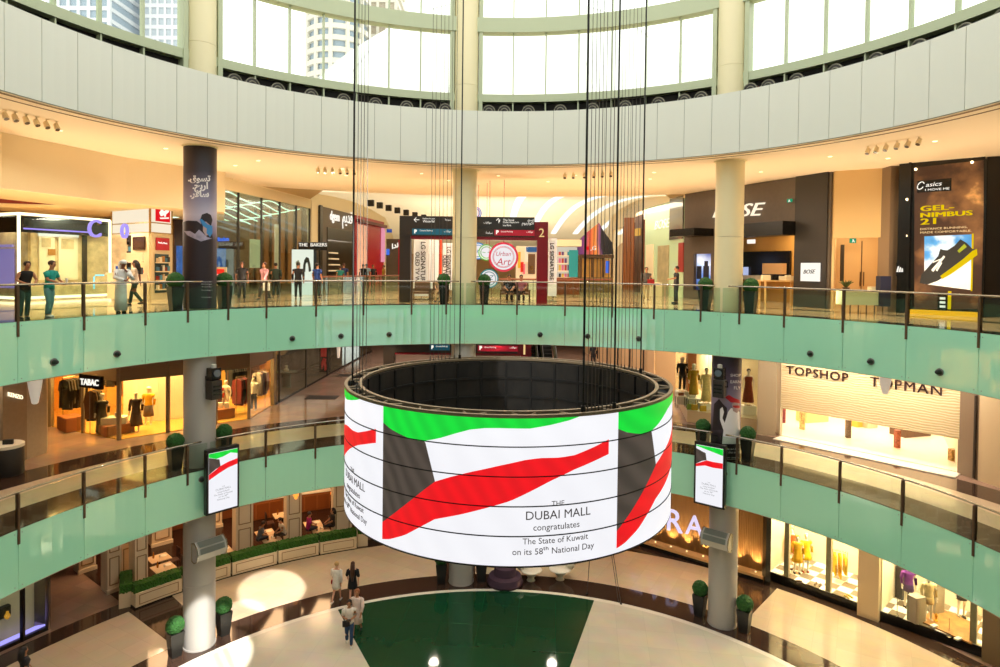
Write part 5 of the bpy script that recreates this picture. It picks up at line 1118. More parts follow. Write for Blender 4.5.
def rail(a, c, zf, zr, n, cols, ln, lab, glab, grp, legs=True):
    a, c = Vector((a[0], a[1], 0)), Vector((c[0], c[1], 0)); o = thing('clothes_rail', lab, 'clothes rail', a + Vector((0, 0, zf)))
    b = BM(); tube(b, [a + Vector((0, 0, zr)), c + Vector((0, 0, zr))], .016, 6); wobj('bar', b, STEEL, o)
    for e in ((a, c) if legs else ()):
        b = BM(); tube(b, [e + Vector((0, 0, zf)), e + Vector((0, 0, zr))], .016, 6); wobj('leg', b, STEEL, o)
    d = (c - a); ang = atan2(d.y, d.x) + pi / 2 + .25
    for i in range(n):
        p = a.lerp(c, (i + .5) / n); col = cols[i % len(cols)]
        garment((p.x, p.y, zr - .09), ang, ln * (1 + .12 * sin(i * 2.3)), col, '%s garment from the left on %s' % (ORD[i], glab), grp)
# ================================================================ FIRST LEVEL
AMB = mat('amber plaster', 'e8b458', .6); GREYM = mat('grey brown mullion', '8a7a66', .4, .3); POD = mat('terracotta podium', '9a5c30', .5); WHT = mat('white lacquer', 'f2ead8', .4); FLOORA = tiles('amber shop floor', 'e0a850', .8, .25, .03)
b = BM(); arc(b, 33, 33.3, -178, -30, L1, F2B, 50); arc(b, 33, 33.3, 27, 178, L1, F2B, 50); slab(b, pt(360, 74), pt(650, 74), L1, F2B, .3); st('wall_back', b, mat('brown back wall', '7d5c40', .7))
# pillars with the lit name, far left
a0, a1, a2 = fl(3, 468.5, L1), fl(27, 459.5, L1), fl(47, 452.5, L1)
b = BM(); prism(b, [a0, a1, a1 + Vector((-.6, .9, 0)), a0 + Vector((-.9, .5, 0))], L1, F2B); st('pillar', b, mat('taupe stone', '96816a', .3, var=.06))
b = BM(); prism(b, [a1, a2, a2 + Vector((-.6, .9, 0)), a1 + Vector((-.6, .9, 0))], L1, F2B); st('pillar', b, mat('light taupe stone', 'b3a48c', .3, var=.05))
tag(ptext('shop_sign', 'KENZO', 6.8, 394, 21.5, 397.5, a0, a1, glow('sign halo white', 'fff0c8', 1.6), off=.05, depth=.015), 'glowing KENZO letters on the taupe pillar at the far left', 'sign')
b = BM(); slab(b, fl(-80, 500, L1) + Vector((-.6, .6, 0)), a0 + Vector((-.9, .5, 0)), L1, F2B, .1); st('wall_left_first_level', b, WARMW)
o = thing('display_pedestal', 'round dark pedestal with white top left of the KENZO pillar', 'pedestal', fl(0, 478, L1) + Vector((-.1, .4, 0)))
b = BM(); lathe(b, [(.5, 0), (.52, .04), (.52, .92), (.5, .95)], o.location, 28); wobj('drum', b, CHAR, o, 'a'); b = BM(); lathe(b, [(.53, .95), (.53, 1.05), (.5, 1.07)], o.location, 28); wobj('top', b, WHT, o, 'a')
bag('small dark bag on the round pedestal', Vector(o.location) + Vector((.15, -.1, 1.07)), .3, .16, '33302c', .3, strap=False)
# orange boutique
TA, TB, TC, TD, TE = fl(50, 426.5, L1), fl(119, 440, L1), fl(168, 432.5, L1), fl(216, 424, L1), fl(249, 419, L1); TF = fl(273, 405, L1)
zh = zat(130, 380.5, TB)
BT = thing('shopfront', 'orange-lit boutique with TABAC style black sign, left of the grey left column', 'shopfront', TB)
BT['label'] = 'orange-lit corner boutique with mannequins left of and behind the left column'
for p, q in ((TA, TB), (TB, TC), (TC, TD), (TD, TE), (TE, TF)):
    b = BM(); slab(b, p, q, zh, F2B, .12); wobj('header', b, mat('grey brown header', '7c6750', .5), BT)
    b = BM(); slab(b, p, q, L1 + .03, zh, .015); wobj('glass_panel', b, CLEAR, BT)
for p, w in ((TA, .22), (TB, .13), (TC, .13), (TD, .11), (TE, .12), (TF, .2), (TA.lerp(TB, .5), .12)):
    b = BM(); box(b, (p.x, p.y, (L1 + F2B) / 2), (w, w, F2B - L1)); wobj('mullion', b, GREYM, BT)
b = BM(); prism(b, [TA, TB, TC, TD, TE, TF, TF + Vector((-2, 5, 0)), TD + Vector((-4, 6.5, 0)), TB + Vector((-6, 5.5, 0)), TA + Vector((-3.5, 3.5, 0))], L1 + .005, L1 + .03); wobj('shop_floor', b, FLOORA, BT)
bk = [TA + Vector((-3.3, 3.3, 0)), TB + Vector((-5.6, 5.2, 0)), TD + Vector((-3.8, 6.2, 0)), TF + Vector((-1.6, 5.0, 0))]
b = BM()
for p, q in list(zip(bk, bk[1:])) + [(TA, bk[0]), (TF, bk[3])]: slab(b, p, q, L1, F2B, .1)
wobj('interior_wall', b, AMB, BT)
b = BM(); prect(b, 82, 104, 373.5, 386.5, pt(82, 27.2), pt(104, 26.6), .12); SGN = thing('shop_sign', 'black sign with white letters over the boutique corner', 'sign', onpl(93, 380, pt(82, 27.2), pt(104, 26.6))); wobj('board', b, BLK, SGN); ptext('lettering', 'TABAC', 83.5, 381, 101.5, 382.5, pt(82, 27.2), pt(104, 26.6), LITW, SGN, off=.13, bold=.004)
c = sg(152, 400, 22.4); b = BM()
for i in range(10):
    t0, t1 = i / 10, (i + 1) / 10; f = lambda t: c + Vector((lerp(-1.3, 1.5, t), -.6 * sin(pi * t) + .7 * t, 0)); slab(b, f(t0), f(t1), L1, zh + .3, .08)
tag(obj('curved_screen', b, WHT), 'curved white wall behind the two mannequins in the boutique', 'screen wall')
def podium(lab, x0, x1, yt, yb, r, m, dep=.9, zf=L1, name='podium'):
    p, q = sg(x0, yb, r), sg(x1, yb, r); p, q = Vector((p.x, p.y, 0)), Vector((q.x, q.y, 0)); n = facing(p, q); zt_ = zat(x0, yt, p); d = (q - p).normalized()
    b = BM(); pl = [p, q, q - n * dep, p - n * dep]; prism(b, pl, zf + .03, zt_); bmesh.ops.bevel(b, geom=b.edges[:], offset=.02, segments=2, affect='EDGES'); o = tag(obj(name, b, m), lab, name.replace('_', ' ')); return (p + q) / 2 - n * dep / 2, zt_, d
def on(x, y, zf=L1): return fl(x, y, zf)
pa, za, _ = podium('terracotta podium under the left clothes rail of the boutique', 66, 85, 419, 432, 22.6, POD, 1.0)
pb, zb2, _ = podium('terracotta podium in the boutique corner with the white box', 104.5, 135, 427.5, 438.5, 20.6, POD, .9)
b = bx((pb.x - .05, pb.y, zb2 + .14), (.95, .5, .28), .35, .01); tag(obj('display_box', b, WHT), 'white display box on the corner podium', 'box')
bag('cream bag on the white display box', (pb.x + .1, pb.y, zb2 + .28), .26, .18, 'e0d0b8', .4)
pc, zc2, _ = podium('terracotta podium right of the left column', 215.5, 235, 410.5, 420.5, 20.4, POD, .9)
for k in range(2):
    b = bx((pc.x - .1 + .3 * k, pc.y, zc2 + .12), (.2, .16, .24), .4); tag(obj('display_box', b, WHT), ['left', 'right'][k] + ' of two small white boxes on the podium right of the column', 'box')
podium('white cube plinth just left of the left column', 170, 184, 404, 418, 23.2, WHT, .8, L1, 'plinth')
dummy('mannequin in a long black floral dress at the boutique corner', on(102, 434), R(200), 1.72, dress=('2c241c', .12, .24, 1.45, 2), hair='d8c8b0')
dummy('mannequin in a dark grey wrap dress', on(136, 432), R(190), 1.75, dress=('4a3428', .3, .27, 1.44, 2))
dummy('mannequin in a yellow jumper, grey skirt and white cap', on(148.5, 425), R(190), 1.72, top='e0a81c', sleeve='long', dress=('5c4c44', .42, .22, .98, 0), cap='f4ecd8')
dummy('mannequin in a red top right of the left column', on(219, 415), R(170), 1.6, top='c01c1c', sleeve='long', dress=('4a1c1c', .3, .22, .98, 0), hair='1a3a24')
dummy('bare white mannequin beside the one in red', on(226, 414.5), R(170), 1.7, skin='white')
dummy('mannequin in a white top and dark trousers by the boutique end', on(254, 410.5), R(165), 1.7, top='e8e0d4', bottom='2a2e34', hair='2a201c')
def rl(x0, x1, y0, y1, r, zr, n, cols, ln, lab, glab):
    a, c = sg(x0, y0, r), sg(x1, y1, r + .3); rail(a, c, L1 + .03, L1 + zr, n, cols, ln, lab, glab, 'garments in the orange boutique')
dk = ['2a2420', '3c3128', '5a4a38', '1f1c1c', '6a5038', 'b08a58']
rl(63, 83, 430, 432, 23.6, 2.25, 7, dk, 1.25, 'clothes rail at the left end of the boutique', 'the left boutique rail')
rl(90, 97.5, 430, 430, 21.6, 1.95, 4, ['6a4424', '2a2018', '7a5a30'], 1.2, 'short clothes rail behind the floral dress mannequin', 'the rail behind the floral dress')
rl(106, 118, 425, 425, 24.5, 2.6, 5, ['2a2220', '4a3424', '382a24'], 1.0, 'high rail at the rear of the boutique', 'the high rear rail')
rl(121, 138, 420, 420, 24.0, 2.7, 7, ['8a5a24', 'a86a28', '7a4a20', 'c01c14', '2a201c'], 1.5, 'clothes rail behind the grey dress mannequin', 'the rail behind the grey dress')
rl(169, 183, 410, 410, 23.4, 2.9, 6, ['2a2620', '4a4434', '38301f'], 1.1, 'high clothes rail left of the left column', 'the high rail left of the column')
rl(228, 246, 405, 405, 22.6, 2.45, 8, ['1d1c1e', '2c2a2c', '3a3434', '201e20'], 1.6, 'rail of dark coats right of the left column', 'the dark coat rail')
rl(236, 245, 412, 411, 21.0, 1.85, 5, ['8a3434', '5c2a2a', '3c2a2a'], 1.2, 'front rail with red clothes right of the column', 'the front red rail')
rl(256, 265, 405, 402, 21.6, 2.0, 6, ['d8ccbc', 'c09a90', '4a4044', '6a3c40'], 1.1, 'clothes rail at the right end of the boutique', 'the right end boutique rail')
# corridor: glass shop, end, mats
CA, CB = fl(276, 404.5, L1), fl(372, 351, L1)
GW = thing('shopfront', 'dark glass shopfront running into the first level corridor on the left', 'shopfront', CA)
for k in range(5):
    p, q = CA.lerp(CB, .02 + k * .196), CA.lerp(CB, .02 + (k + 1) * .196 - .006)
    b = BM(); slab(b, p, q, L1 + .1, F2B, .02); wobj('glass_panel', b, CLEAR, GW)
    b = BM(); box(b, (p.x, p.y, (L1 + F2B) / 2), (.08, .08, F2B - L1)); wobj('mullion', b, mat('dark mullion', '3c3a34', .4), GW)
b = BM(); slab(b, CA + Vector((-2.6, .8, 0)), CB + Vector((-2.6, 0, 0)), L1, F2B, .1); wobj('interior_wall', b, mat('dim shop wall', '6a5646', .5, var=.5, vscale=.9), GW)
b = BM(); slab(b, CA + Vector((-2.4, .8, 0)), CB + Vector((-2.4, 0, 0)), L1 + 1.5, L1 + 1.6, .3); wobj('wall_shelf', b, DKBR, GW)
b = BM(); slab(b, CA, CB, L1, L1 + .1, .05); wobj('base_rail', b, BLK, GW)
p = CA.lerp(CB, .2) + Vector((-1.2, .5, 0)); b = BM(); lathe(b, [(.3, 0), (.26, .05), (.26, .85), (.6, .9), (.6, .95)], p, 24); tag(obj('display_table', b, mat('grey green table', '6c6c58', .4)), 'round display table inside the dark glass shop', 'table')
b = BM(); lathe(b, [(.1, 0), (.16, .12), (.06, .2), (.1, .34), (.02, .36)], p + Vector((0, 0, .95)), 16); tag(obj('vase', b, WHT), 'pale vase on the round display table', 'vase')
p = CA.lerp(CB, .27) + Vector((-2.1, .5, L1 * 0)); b = BM(); cyl(b, (p.x, p.y, L1 + 2.15), (p.x + .08, p.y - .06, L1 + 2.15), .45, 28); tag(obj('wall_plate', b, mat('tan plate', 'b08a64', .4)), 'big round tan plate on the rear wall of the dark glass shop', 'plate')
p = CA.lerp(CB, .12) + Vector((-1.4, .5, 0)); b = BM(); lathe(b, [(.12, 0), (.2, .1), (.2, .75), (.12, .85)], (p.x, p.y, L1 + 2.5), 16); cyl(b, (p.x, p.y, L1 + 3.3), (p.x, p.y, F2B), .012, 6); tag(obj('pendant_lamp', b, glow('amber pendant', 'f0a038', 1.2)), 'amber pendant lamp in the dark glass shop', 'lamp')
p, q = fl(319, 373, L1), fl(332, 371, L1); RD_ = thing('display_stand', 'black and red upright display beyond the dark glass shop', 'stand', p); p, q = pt(321, 44), pt(331, 44)
b = BM(); prect(b, 321, 331, 346, 371, p, q, .4); wobj('frame', b, BLK, RD_); b = BM(); prect(b, 322.5, 329.5, 346, 356, p, q, .03, .4); wobj('red_panel', b, mat('red panel', 'b81a1c', .4, 0, 'b81a1c', .3), RD_)
b = BM(); ppoly(b, [(325, 357), (328, 358), (327.5, 362), (329, 368), (326.5, 370), (325.5, 363), (323.5, 369), (323, 362)], p, q, .05, .4); wobj('red_ribbon', b, mat('red panel', 'b81a1c'), RD_)
for k, (x, y, w, l_) in enumerate(((322, 397.5, 1.7, 1.0), (349, 375.5, 1.4, .9))):
    c = fl(x, y, L1); b = bx((c.x, c.y, L1 + .008), (w, l_, .015)); tag(obj('floor_mat', b, mat('dark mat', '2c2019', .7)), ['larger dark mat on the corridor floor, nearer the rail', 'smaller dark mat deeper in the corridor'][k], 'mat')
gw = None
def gateway1():
    o = gateway(L1 + .25, 0, 0, 30.6, '1', 'brown and crimson gateway sign numbered 1 behind the ring screen', True); o.location.x -= .72; return o
gateway1()
def escal(x, lab):
    c = pt(x, 40); o = thing('escalator', lab, 'escalator', c + Vector((0, 0, L1)), 0, 'escalators in the corridor'); b = BM(); n = 16
    for i in range(n): box(b, (0, i * .4, .1 + i * .2), (.95, .42, .2))
    obj('steps', b, mat('black steps', '1d1c1c', .4), o)
    for s in (-1, 1):
        b = BM(); V = [(s * .58, -.6, 0), (s * .58, -.6, .9), (s * .58, 6.2, 4.3), (s * .58, 6.2, 3.2)]; a = [b.verts.new(v) for v in V]; bm2 = [b.verts.new((v[0] + s * .06, v[1], v[2])) for v in V]; b.faces.new(a); b.faces.new(bm2[::-1])
        for i in range(4): b.faces.new((a[i], bm2[i], bm2[(i + 1) % 4], a[(i + 1) % 4]))
        obj('balustrade_side', b, mat('pale green side', 'a8b098', .3), o)
        b = BM(); tube(b, [(s * .61, -.7, .75), (s * .61, -.6, .95), (s * .61, 6.2, 4.35)], .05, 8); obj('handrail', b, BLK, o)
escal(535, 'left escalator beside the gateway numbered 1'); escal(549, 'right escalator beside the gateway numbered 1')
person('tiny person in dark clothes on the first level beyond the ring screen', 593, 366, 160, zf=L1, h=1.7, top='2c2a30', sleeve='long', bottom='25252a', hair='18120f', shoes=SHOE)
# corridor right, gold shop
VA, VB, V1, V2 = fl(585, 352, L1), fl(655, 393, L1), fl(687, 422, L1), fl(770, 434, L1)
b = BM(); slab(b, VA, VB, L1, F2B, .2); prism(b, [VB, VB + Vector((.8, -1.4, 0)), VB + Vector((2, -1.0, 0)), VB + Vector((2, 1, 0))], L1, F2B); st('wall_corridor_right_first_level', b, mat('peach wall', 'e2b888', .5))
GSH = thing('shopfront', 'gold-lit shop window in the right side of the first level corridor', 'shopfront', VA.lerp(VB, .5))
b = BM(); slab(b, VA.lerp(VB, .3), VA.lerp(VB, .93), L1 + .3, L1 + 3.4, .04, out=.2); wobj('window', b, mat('gold window', 'a8742a', .3, 0, 'd8983a', .6, var=.5, vscale=1.2), GSH)
for k in range(5): p = VA.lerp(VB, .3 + k * .155); b = BM(); box(b, (p.x - .25, p.y, L1 + 1.9), (.1, .1, 3.4)); wobj('mullion', b, DKBR, GSH)
# polygonal window with four dummies
WN = thing('shop_window', 'bright shop window on a stone plinth with four mannequins behind the right column', 'shop window', V1); zp = zat(687, 410, V1)
V0 = VB + Vector((.8, -1.4, 0))
b = BM(); prism(b, [V0, V1, V2, V2 + Vector((.6, 2.4, 0)), V1 + Vector((2.2, 3.4, 0)), V0 + Vector((1.6, 2.2, 0))], L1 + .01, zp); wobj('plinth', b, mat('pale stone plinth', 'c8b088', .35), WN)
for p, q in ((V0, V1), (V1, V2)):
    b = BM(); slab(b, p, q, zp, F2B - .05, .02); wobj('glass_panel', b, CLEAR, WN)
bkk = [V0 + Vector((1.5, 2.1, 0)), V1 + Vector((2.1, 3.3, 0)), V2 + Vector((.6, 2.3, 0))]
b = BM()
for p, q in zip(bkk, bkk[1:]): slab(b, p, q, L1, F2B, .08)
wobj('rear_wall', b, mat('ivory rear wall', 'f0d8a8', .6), WN)
b = BM(); p = V1.lerp(V2, .35) + Vector((.6, 2.2, 0)); box(b, (p.x - 1.0, p.y + .3, zp + 1.5), (.5, .1, 3.0)); wobj('rust_panel', b, mat('rust panel', 'b8662e', .5), WN)
b = BM(); slab(b, V1.lerp(V2, .85), V2 + Vector((.25, .05, 0)), L1, F2B, .35, out=-.2); wobj('end_frame', b, mat('grey beige frame', 'a8977c', .35), WN)
def winfig(x, y, back, lab, **k):
    p, q = V1 + Vector((0, back, 0)), V2 + Vector((0, back, 0)); pos = onpl(x, y, p, q); return pos
for x, y, back, kw, lab in ((682, 391, 1.5, dict(top='26241f', sleeve='long', bottom='34302a', cap='f0e4c8'), 'mannequin in black jacket and dark trousers at the left of the bright window'), (693.5, 398, 1.3, dict(dress=('b0902c', .2, .22, 1.45, 2), cap='f0e4c8'), 'mannequin in a yellow and black print outfit'),
        (706, 403, 1.0, dict(dress=('e8cf8a', .1, .25, 1.46, 2), hair='2a2018'), 'mannequin in a long pale yellow coat'), (748, 405, 1.0, dict(dress=('8a3418', .15, .26, 1.4, 0), hair='3a2a20'), 'mannequin in a rust red strappy dress right of the printed column')):
    pos = winfig(x, y, back, lab); fig = dummy(lab, pos, R(170), 1.68, **kw)
    b = BM(); box(b, (pos.x, pos.y, (zp + pos.z) / 2), (.6, .5, max(.04, pos.z - zp - .012))); tag(obj('riser', b, WHT), 'white riser under the ' + lab[0:].replace('mannequin', 'mannequin', 1).split(' at the')[0].split(' right of')[0], 'riser')
for i, (x, y, h_, lab) in enumerate(((681, 399.5, .55, 'white side table at the left of the bright window'), (692, 407.5, .5, 'white side table at the corner of the bright window'))):
    pos = winfig(x, y, .55, lab); o = thing('side_table', lab, 'table', (pos.x, pos.y, zp)); obj('table_top', bx((0, 0, h_), (.5, .4, .04)), WHT, o)
    for sx in (-1, 1):
        for sy in (-1, 1): obj('leg', bx((sx * .22, sy * .17, h_ / 2), (.03, .03, h_)), STEEL, o)
    bag(['brown shoes bag on the left white side table', 'white bag on the corner side table'][i], (pos.x, pos.y, zp + h_ + .02), .26, .14, ['7a4424', 'efe6d4'][i], 0, strap=False)
for i, (x, y, c) in enumerate(((690, 409.5, '8aa02c'), (694.5, 410, 'c89a20'), (703, 411.5, 'd0a428'))):
    pos = winfig(x, y, .25, ''); bag(['green', 'ochre', 'square yellow'][i] + ' bag on the plinth floor of the bright window', (pos.x, pos.y, zp), .3, .26, c, 0)
# TOPSHOP
H0, H1 = fl(781, 436.5, L1), fl(961, 474, L1)
TS = thing('shopfront', 'wide shopfront with TOPSHOP and TOPMAN lettering on a rippled cream panel', 'shopfront', H0.lerp(H1, .5))
m = bpy.data.materials.new('rippled cream panel'); m.use_nodes = True; nt = m.node_tree; bs = nt.nodes['Principled BSDF']; tc = nt.nodes.new('ShaderNodeTexCoord'); wv = nt.nodes.new('ShaderNodeTexWave'); wv.bands_direction = 'Z'; wv.inputs['Scale'].default_value = 3.2; wv.inputs['Distortion'].default_value = 5; wv.inputs['Detail Scale'].default_value = .6; rp = nt.nodes.new('ShaderNodeValToRGB')
rp.color_ramp.elements[0].color = (*lin('e2c48e'), 1); rp.color_ramp.elements[1].color = (*lin('f4e2ba'), 1); bp = nt.nodes.new('ShaderNodeBump'); bp.inputs['Strength'].default_value = .5; bp.inputs['Distance'].default_value = .03
nt.links.new(tc.outputs['Object'], wv.inputs[0]); nt.links.new(wv.outputs['Fac'], rp.inputs[0]); nt.links.new(rp.outputs[0], bs.inputs['Base Color']); nt.links.new(wv.outputs['Fac'], bp.inputs['Height']); nt.links.new(bp.outputs[0], bs.inputs['Normal']); bs.inputs['Roughness'].default_value = .5
zs_ = zat(781, 408, H0)
b = BM(); slab(b, H0, H1, zs_, F2B, .1); wobj('rippled_panel', b, m, TS)
TSK = mat('dark brown letters', '3a1c16', .4)
ptext('lettering', 'TOPSHOP', 787.5, 369.5, 849, 377.5, H0, H1, TSK, TS, off=.07, depth=.05, spacing=1.15); ptext('lettering', 'TOPMAN', 871, 381, 942.5, 390.5, H0, H1, TSK, TS, off=.07, depth=.05, spacing=1.15)
J0, J1 = H0 + Vector((1.4, 6.5, 0)), H1 + Vector((3.5, 6, 0))
b = BM(); prism(b, [H0, H1, J1, J0], L1 + .005, L1 + .06); wobj('shop_floor', b, mat('pale lit floor', 'f4e8d0', .25), TS)
b = BM(); n = facing(H0, H1); prism(b, [H0 + n * .75, H1 + n * .75, H1, H0], L1 + .002, L1 + .035); wobj('doorstep', b, WHT, TS)
b = BM(); slab(b, J0, J1, L1, F2B, .1); slab(b, H0, J0, L1, F2B, .1); slab(b, H1, J1, L1, F2B, .1); wobj('interior_wall', b, mat('cream interior', 'f0e0c0', .6), TS)
for x, y0, y1, w, c, lab in ((783.5, 408, 424, 3, '7a2a34', 'dark red post just inside the left edge of the TOPSHOP entrance'), (802, 412, 430.5, 4, 'd8b474', 'gold stand inside the TOPSHOP entrance'), (848, 420, 439, 4, '6a5a4a', 'patterned post in the middle of the TOPSHOP entrance'), (897, 430, 449, 4, 'a85a3a', 'red patterned post under the TOPMAN lettering'), (952.5, 449, 462, 5, 'b8904c', 'small gold stand at the right end of the entrance')):
    p, q = fl(x, y1, L1), fl(x + 10, y1 + 2, L1); b = BM(); zt_ = zat(x, y0, p); box(b, (p.x, p.y, (L1 + .06 + zt_) / 2), (w * .045, w * .045, zt_ - L1 - .06)); tag(obj('display_post', b, mat('post ' + c, c, .5, var=.5, vscale=14)), lab, 'post')
for x, y, w, d, h, c, lab in ((812, 422, 1.3, .7, .55, 'c8d08c', 'low table with green and red clothes inside the entrance'), (858, 427, .7, .5, .6, 'e0b848', 'gold display cube inside the entrance'), (868, 428, .6, .5, .55, 'd8c8a0', 'beige display cube inside the entrance'), (910, 436, 1.5, .8, .4, '6a4c34', 'low dark table under TOPMAN')):
    p = fl(x, y, L1); b = bx((p.x, p.y, L1 + .06 + h / 2), (w, d, h), .3, .01); tag(obj('display_table', b, mat('table ' + c, c, .5)), lab, 'table')
p = fl(815, 421, L1)
for k, (c, dx) in enumerate((('b8c87a', -.35), ('d8d8a0', 0), ('a81c28', .4))): b = bx((p.x + dx, p.y + .1 * k, L1 + .06 + .55 + .12), (.34, .4, .24), .3, .03); tag(obj('folded_clothes', b, cloth(c)), ['left green', 'middle pale', 'right red'][k] + ' clothes pile on the low table inside the entrance', 'clothes')
b = BM(); H2, H3 = fl(981, 480, L1), fl(1060, 507, L1); slab(b, H1 + Vector((.05, .1, 0)), H2, L1, F2B, .3); st('pillar', b, mat('grey brown pilaster', '85705a', .4)); b = BM(); slab(b, H2, H3, L1, F2B, .3); st('wall_right_first_level', b, mat('beige right wall', 'cdb48e', .5))
b = BM(); prect(b, 978.5, 980.5, 395, 478, H1, H2, .05, .16); tag(obj('dark_strip', b, DKBR), 'dark upright strip on the pilaster right of TOPMAN', 'strip')
# hanging white pods
for x, yb, s, lab in ((35, 404, 1, 'white hanging pod in front of the pale pillar at the left'), (885, 394, 1, 'white hanging pod in front of the TOPMAN lettering'), (338.5, 358, .8, 'white hanging pod over the corridor left of the ring screen')):
    r_ = 15.4 if s == 1 else 26; p = sg(x, yb, r_); z0 = p.z; o = thing('hanging_pod', lab, 'lamp', (p.x, p.y, F2B), 0, 'white hanging pods')
    hgt = max(.4, F2B - z0); b = BM(); lathe(b, [(.05, -hgt), (.09 * s, -hgt + .03), (.17 * s, -hgt * .55), (.2 * s, -hgt * .3), (.19 * s, -.12)], (0, 0, 0), 20); obj('pod', b, mat('white pod', 'ece2d2', .5, 0, 'fff4e4', .3), o, True)
    b = BM(); lathe(b, [(.12, -.14), (.12, 0)], (0, 0, 0), 14); obj('mount', b, BLK, o)
# ================================================================ GROUND FLOOR
GPAN = mat('panelled cream paint', 'e4d3b6', .45); GLINE = mat('panel moulding', '9a7c58', .5); RESTW = mat('dark mahogany', '5a2f18', .45, var=.35, vscale=1.5); GRASSM = mat('clipped green hedge', '2a5a10', .9, var=.5, vscale=20, bump=1)
b = BM(); arc(b, 31, 31.3, -178, -22, 0, F1B, 60); arc(b, 31, 31.3, 18, 178, 0, F1B, 50); slab(b, pt(380, 70), pt(620, 70), 0, F1B, .3); st('wall_back_ground', b, mat('mahogany back wall', '4c2a18', .5, var=.3, vscale=.6))
# left shop window
A0, A1 = fl(-40, 670, 0), fl(48, 629.5, 0)
LW_ = thing('shop_window', 'cream shop window with violet floor light at the bottom left corner', 'shop window', A1)
b = BM(); n = facing(A0, A1); slab(b, A0 - n * .5, A1 - n * .5, 0, F1B, .08); wobj('rear_panel', b, mat('cream window panel', 'd6c4a2', .5, 0, 'ffe8c0', .08), LW_)
b = BM(); slab(b, A0, A1, 0, .14, .1); wobj('base', b, BLK, LW_)
b = BM(); slab(b, A0 - n * .2, A1 - n * .2, .14, .2, .2); wobj('violet_light', b, glow('violet floor light', 'a898ff', 1.5), LW_)
b = BM(); slab(b, A0, A1, .14, F1B, .015); wobj('glass_panel', b, CLEAR, LW_)
for x in (22.5, 48): p = onpl(x, 620, A0, A1); b = BM(); box(b, (p.x, p.y, F1B / 2), (.12, .12, F1B)); wobj('mullion', b, BLK if x < 40 else mat('mirror post', '8a7c74', .15, .7), LW_)
b = BM(); p = A1 - n * .28; box(b, (p.x - .1, p.y, F1B / 2), (.35, .4, F1B), .4); wobj('mirror_end', b, mat('mirror post', '8a7c74'), LW_)
b = BM(); prect(b, -6, 8, 609, 620, A0 - n * .44, A1 - n * .44, .2); o = thing('display_case', 'small dark display case with a gold object in the bottom left window', 'display case', onpl(2, 618, A0 - n * .3, A1 - n * .3)); wobj('case', b, CHAR, o)
b = BM(); q = onpl(5.5, 615, A0 - n * .3, A1 - n * .3) + n * .12; lathe(b, [(.06, -.1), (.1, 0), (.04, .12), (.05, .16)], q, 12); wobj('gold_object', b, glow('gold glint', 'd8922c', .8), o)
# panelled pillars of the restaurant
PILC = []
def pillar(x0, x1, yb, r, lab, zt_=F1B):
    p, q = sg(x0, yb, r), sg(x1, yb, r); p, q = Vector((p.x, p.y, 0)), Vector((q.x, q.y, 0)); n = facing(p, q); b = BM(); prism(b, [p, q, q - n * .7, p - n * .7], 0, zt_); w = (q - p).length; d = (q - p).normalized()
    for z0, z1 in ((.35, 1.5), (1.75, zt_ - .25)):
        for s in (.16, .84):
            c = p + d * w * s + n * .015; box(b, (c.x, c.y, (z0 + z1) / 2), (.035, .04, z1 - z0), atan2(d.y, d.x), 1)
        for z in (z0, z1): c = p + d * w * .5 + n * .015; box(b, (c.x, c.y, z), (w * .7, .04, .035), atan2(d.y, d.x), 1)
    c = (p + q) / 2; box(b, (c.x, c.y, .09), (w + .08, .12, .18), atan2(d.y, d.x), 0)
    o = st('pillar', b, [GPAN, GLINE]); PILC.append(((p + q) / 2 - n * .35).xy); return o
for x0, x1, yb, r in ((79, 96, 588, 23.5), (107.5, 121, 596, 20.6), (121.5, 134, 594, 21.1), (135, 148, 585, 19.9), (236, 253, 563, 19.8), (286.5, 301.5, 548, 19.8), (333, 352, 535, 19.8), (152, 172, 565, 24), (204, 222, 560, 24.5)): pillar(x0, x1, yb, r, '')
b = BM(); arc(b, 25.5, 25.7, -52, -19, 0, F1B, 24); st('wall_restaurant', b, mat('amber mahogany wall', '8a4f26', .5, var=.3, vscale=.8))
b = BM(); arc(b, 19.4, 25.5, -52, -20, .003, .012, 24); st('floor_restaurant', b, mat('dark restaurant floor', '2c1a12', .25))
# hedge planters
seams = [136, 181, 229, 274.5, 316.5, 356]; HP = [fl(x, y, 0) for x, y in zip(seams, (611, 590.5, 574, 559.8, 550.0, 545.5))]
an_ = [angof(p) for p in HP]
for i, (u, v) in enumerate(zip(an_, an_[1:])):
    o = thing('hedge_planter', '%s panelled hedge planter from the left along the restaurant front' % ORD[i], 'planter', pol(18.45, (u + v) / 2), 0, 'hedge planters'); g = .12
    b = BM(); arc(b, 18.45, 18.98, u + g, v - g, .06, .62, 5); wobj('trough', b, mat('cream planter', 'e0cfae', .5), o)
    b = BM(); arc(b, 18.47, 18.96, u, v, 0, .07, 5); wobj('plinth', b, BLK, o)
    b = BM(); gm = (v - u) * .1
    arc(b, 18.44, 18.46, u + gm, v - gm, .14, .17, 5); arc(b, 18.44, 18.46, u + gm, v - gm, .5, .53, 5)
    for aa in (u + gm, v - gm): arc(b, 18.44, 18.46, aa - .05, aa + .05, .14, .53, 1)
    wobj('moulding', b, GLINE, o)
    b = BM(); arc(b, 18.5, 18.95, u + g, v - g, .6, .92, 10)
    bmesh.ops.subdivide_edges(b, edges=b.edges[:], cuts=3, use_grid_fill=True)
    for w in b.verts: w.co += Vector((random.uniform(-.025, .025), random.uniform(-.025, .025), random.uniform(-.02, .03)))
    wobj('hedge', b, GRASSM, o)
p, q = fl(124, 596, 0), fl(136, 610, 0)
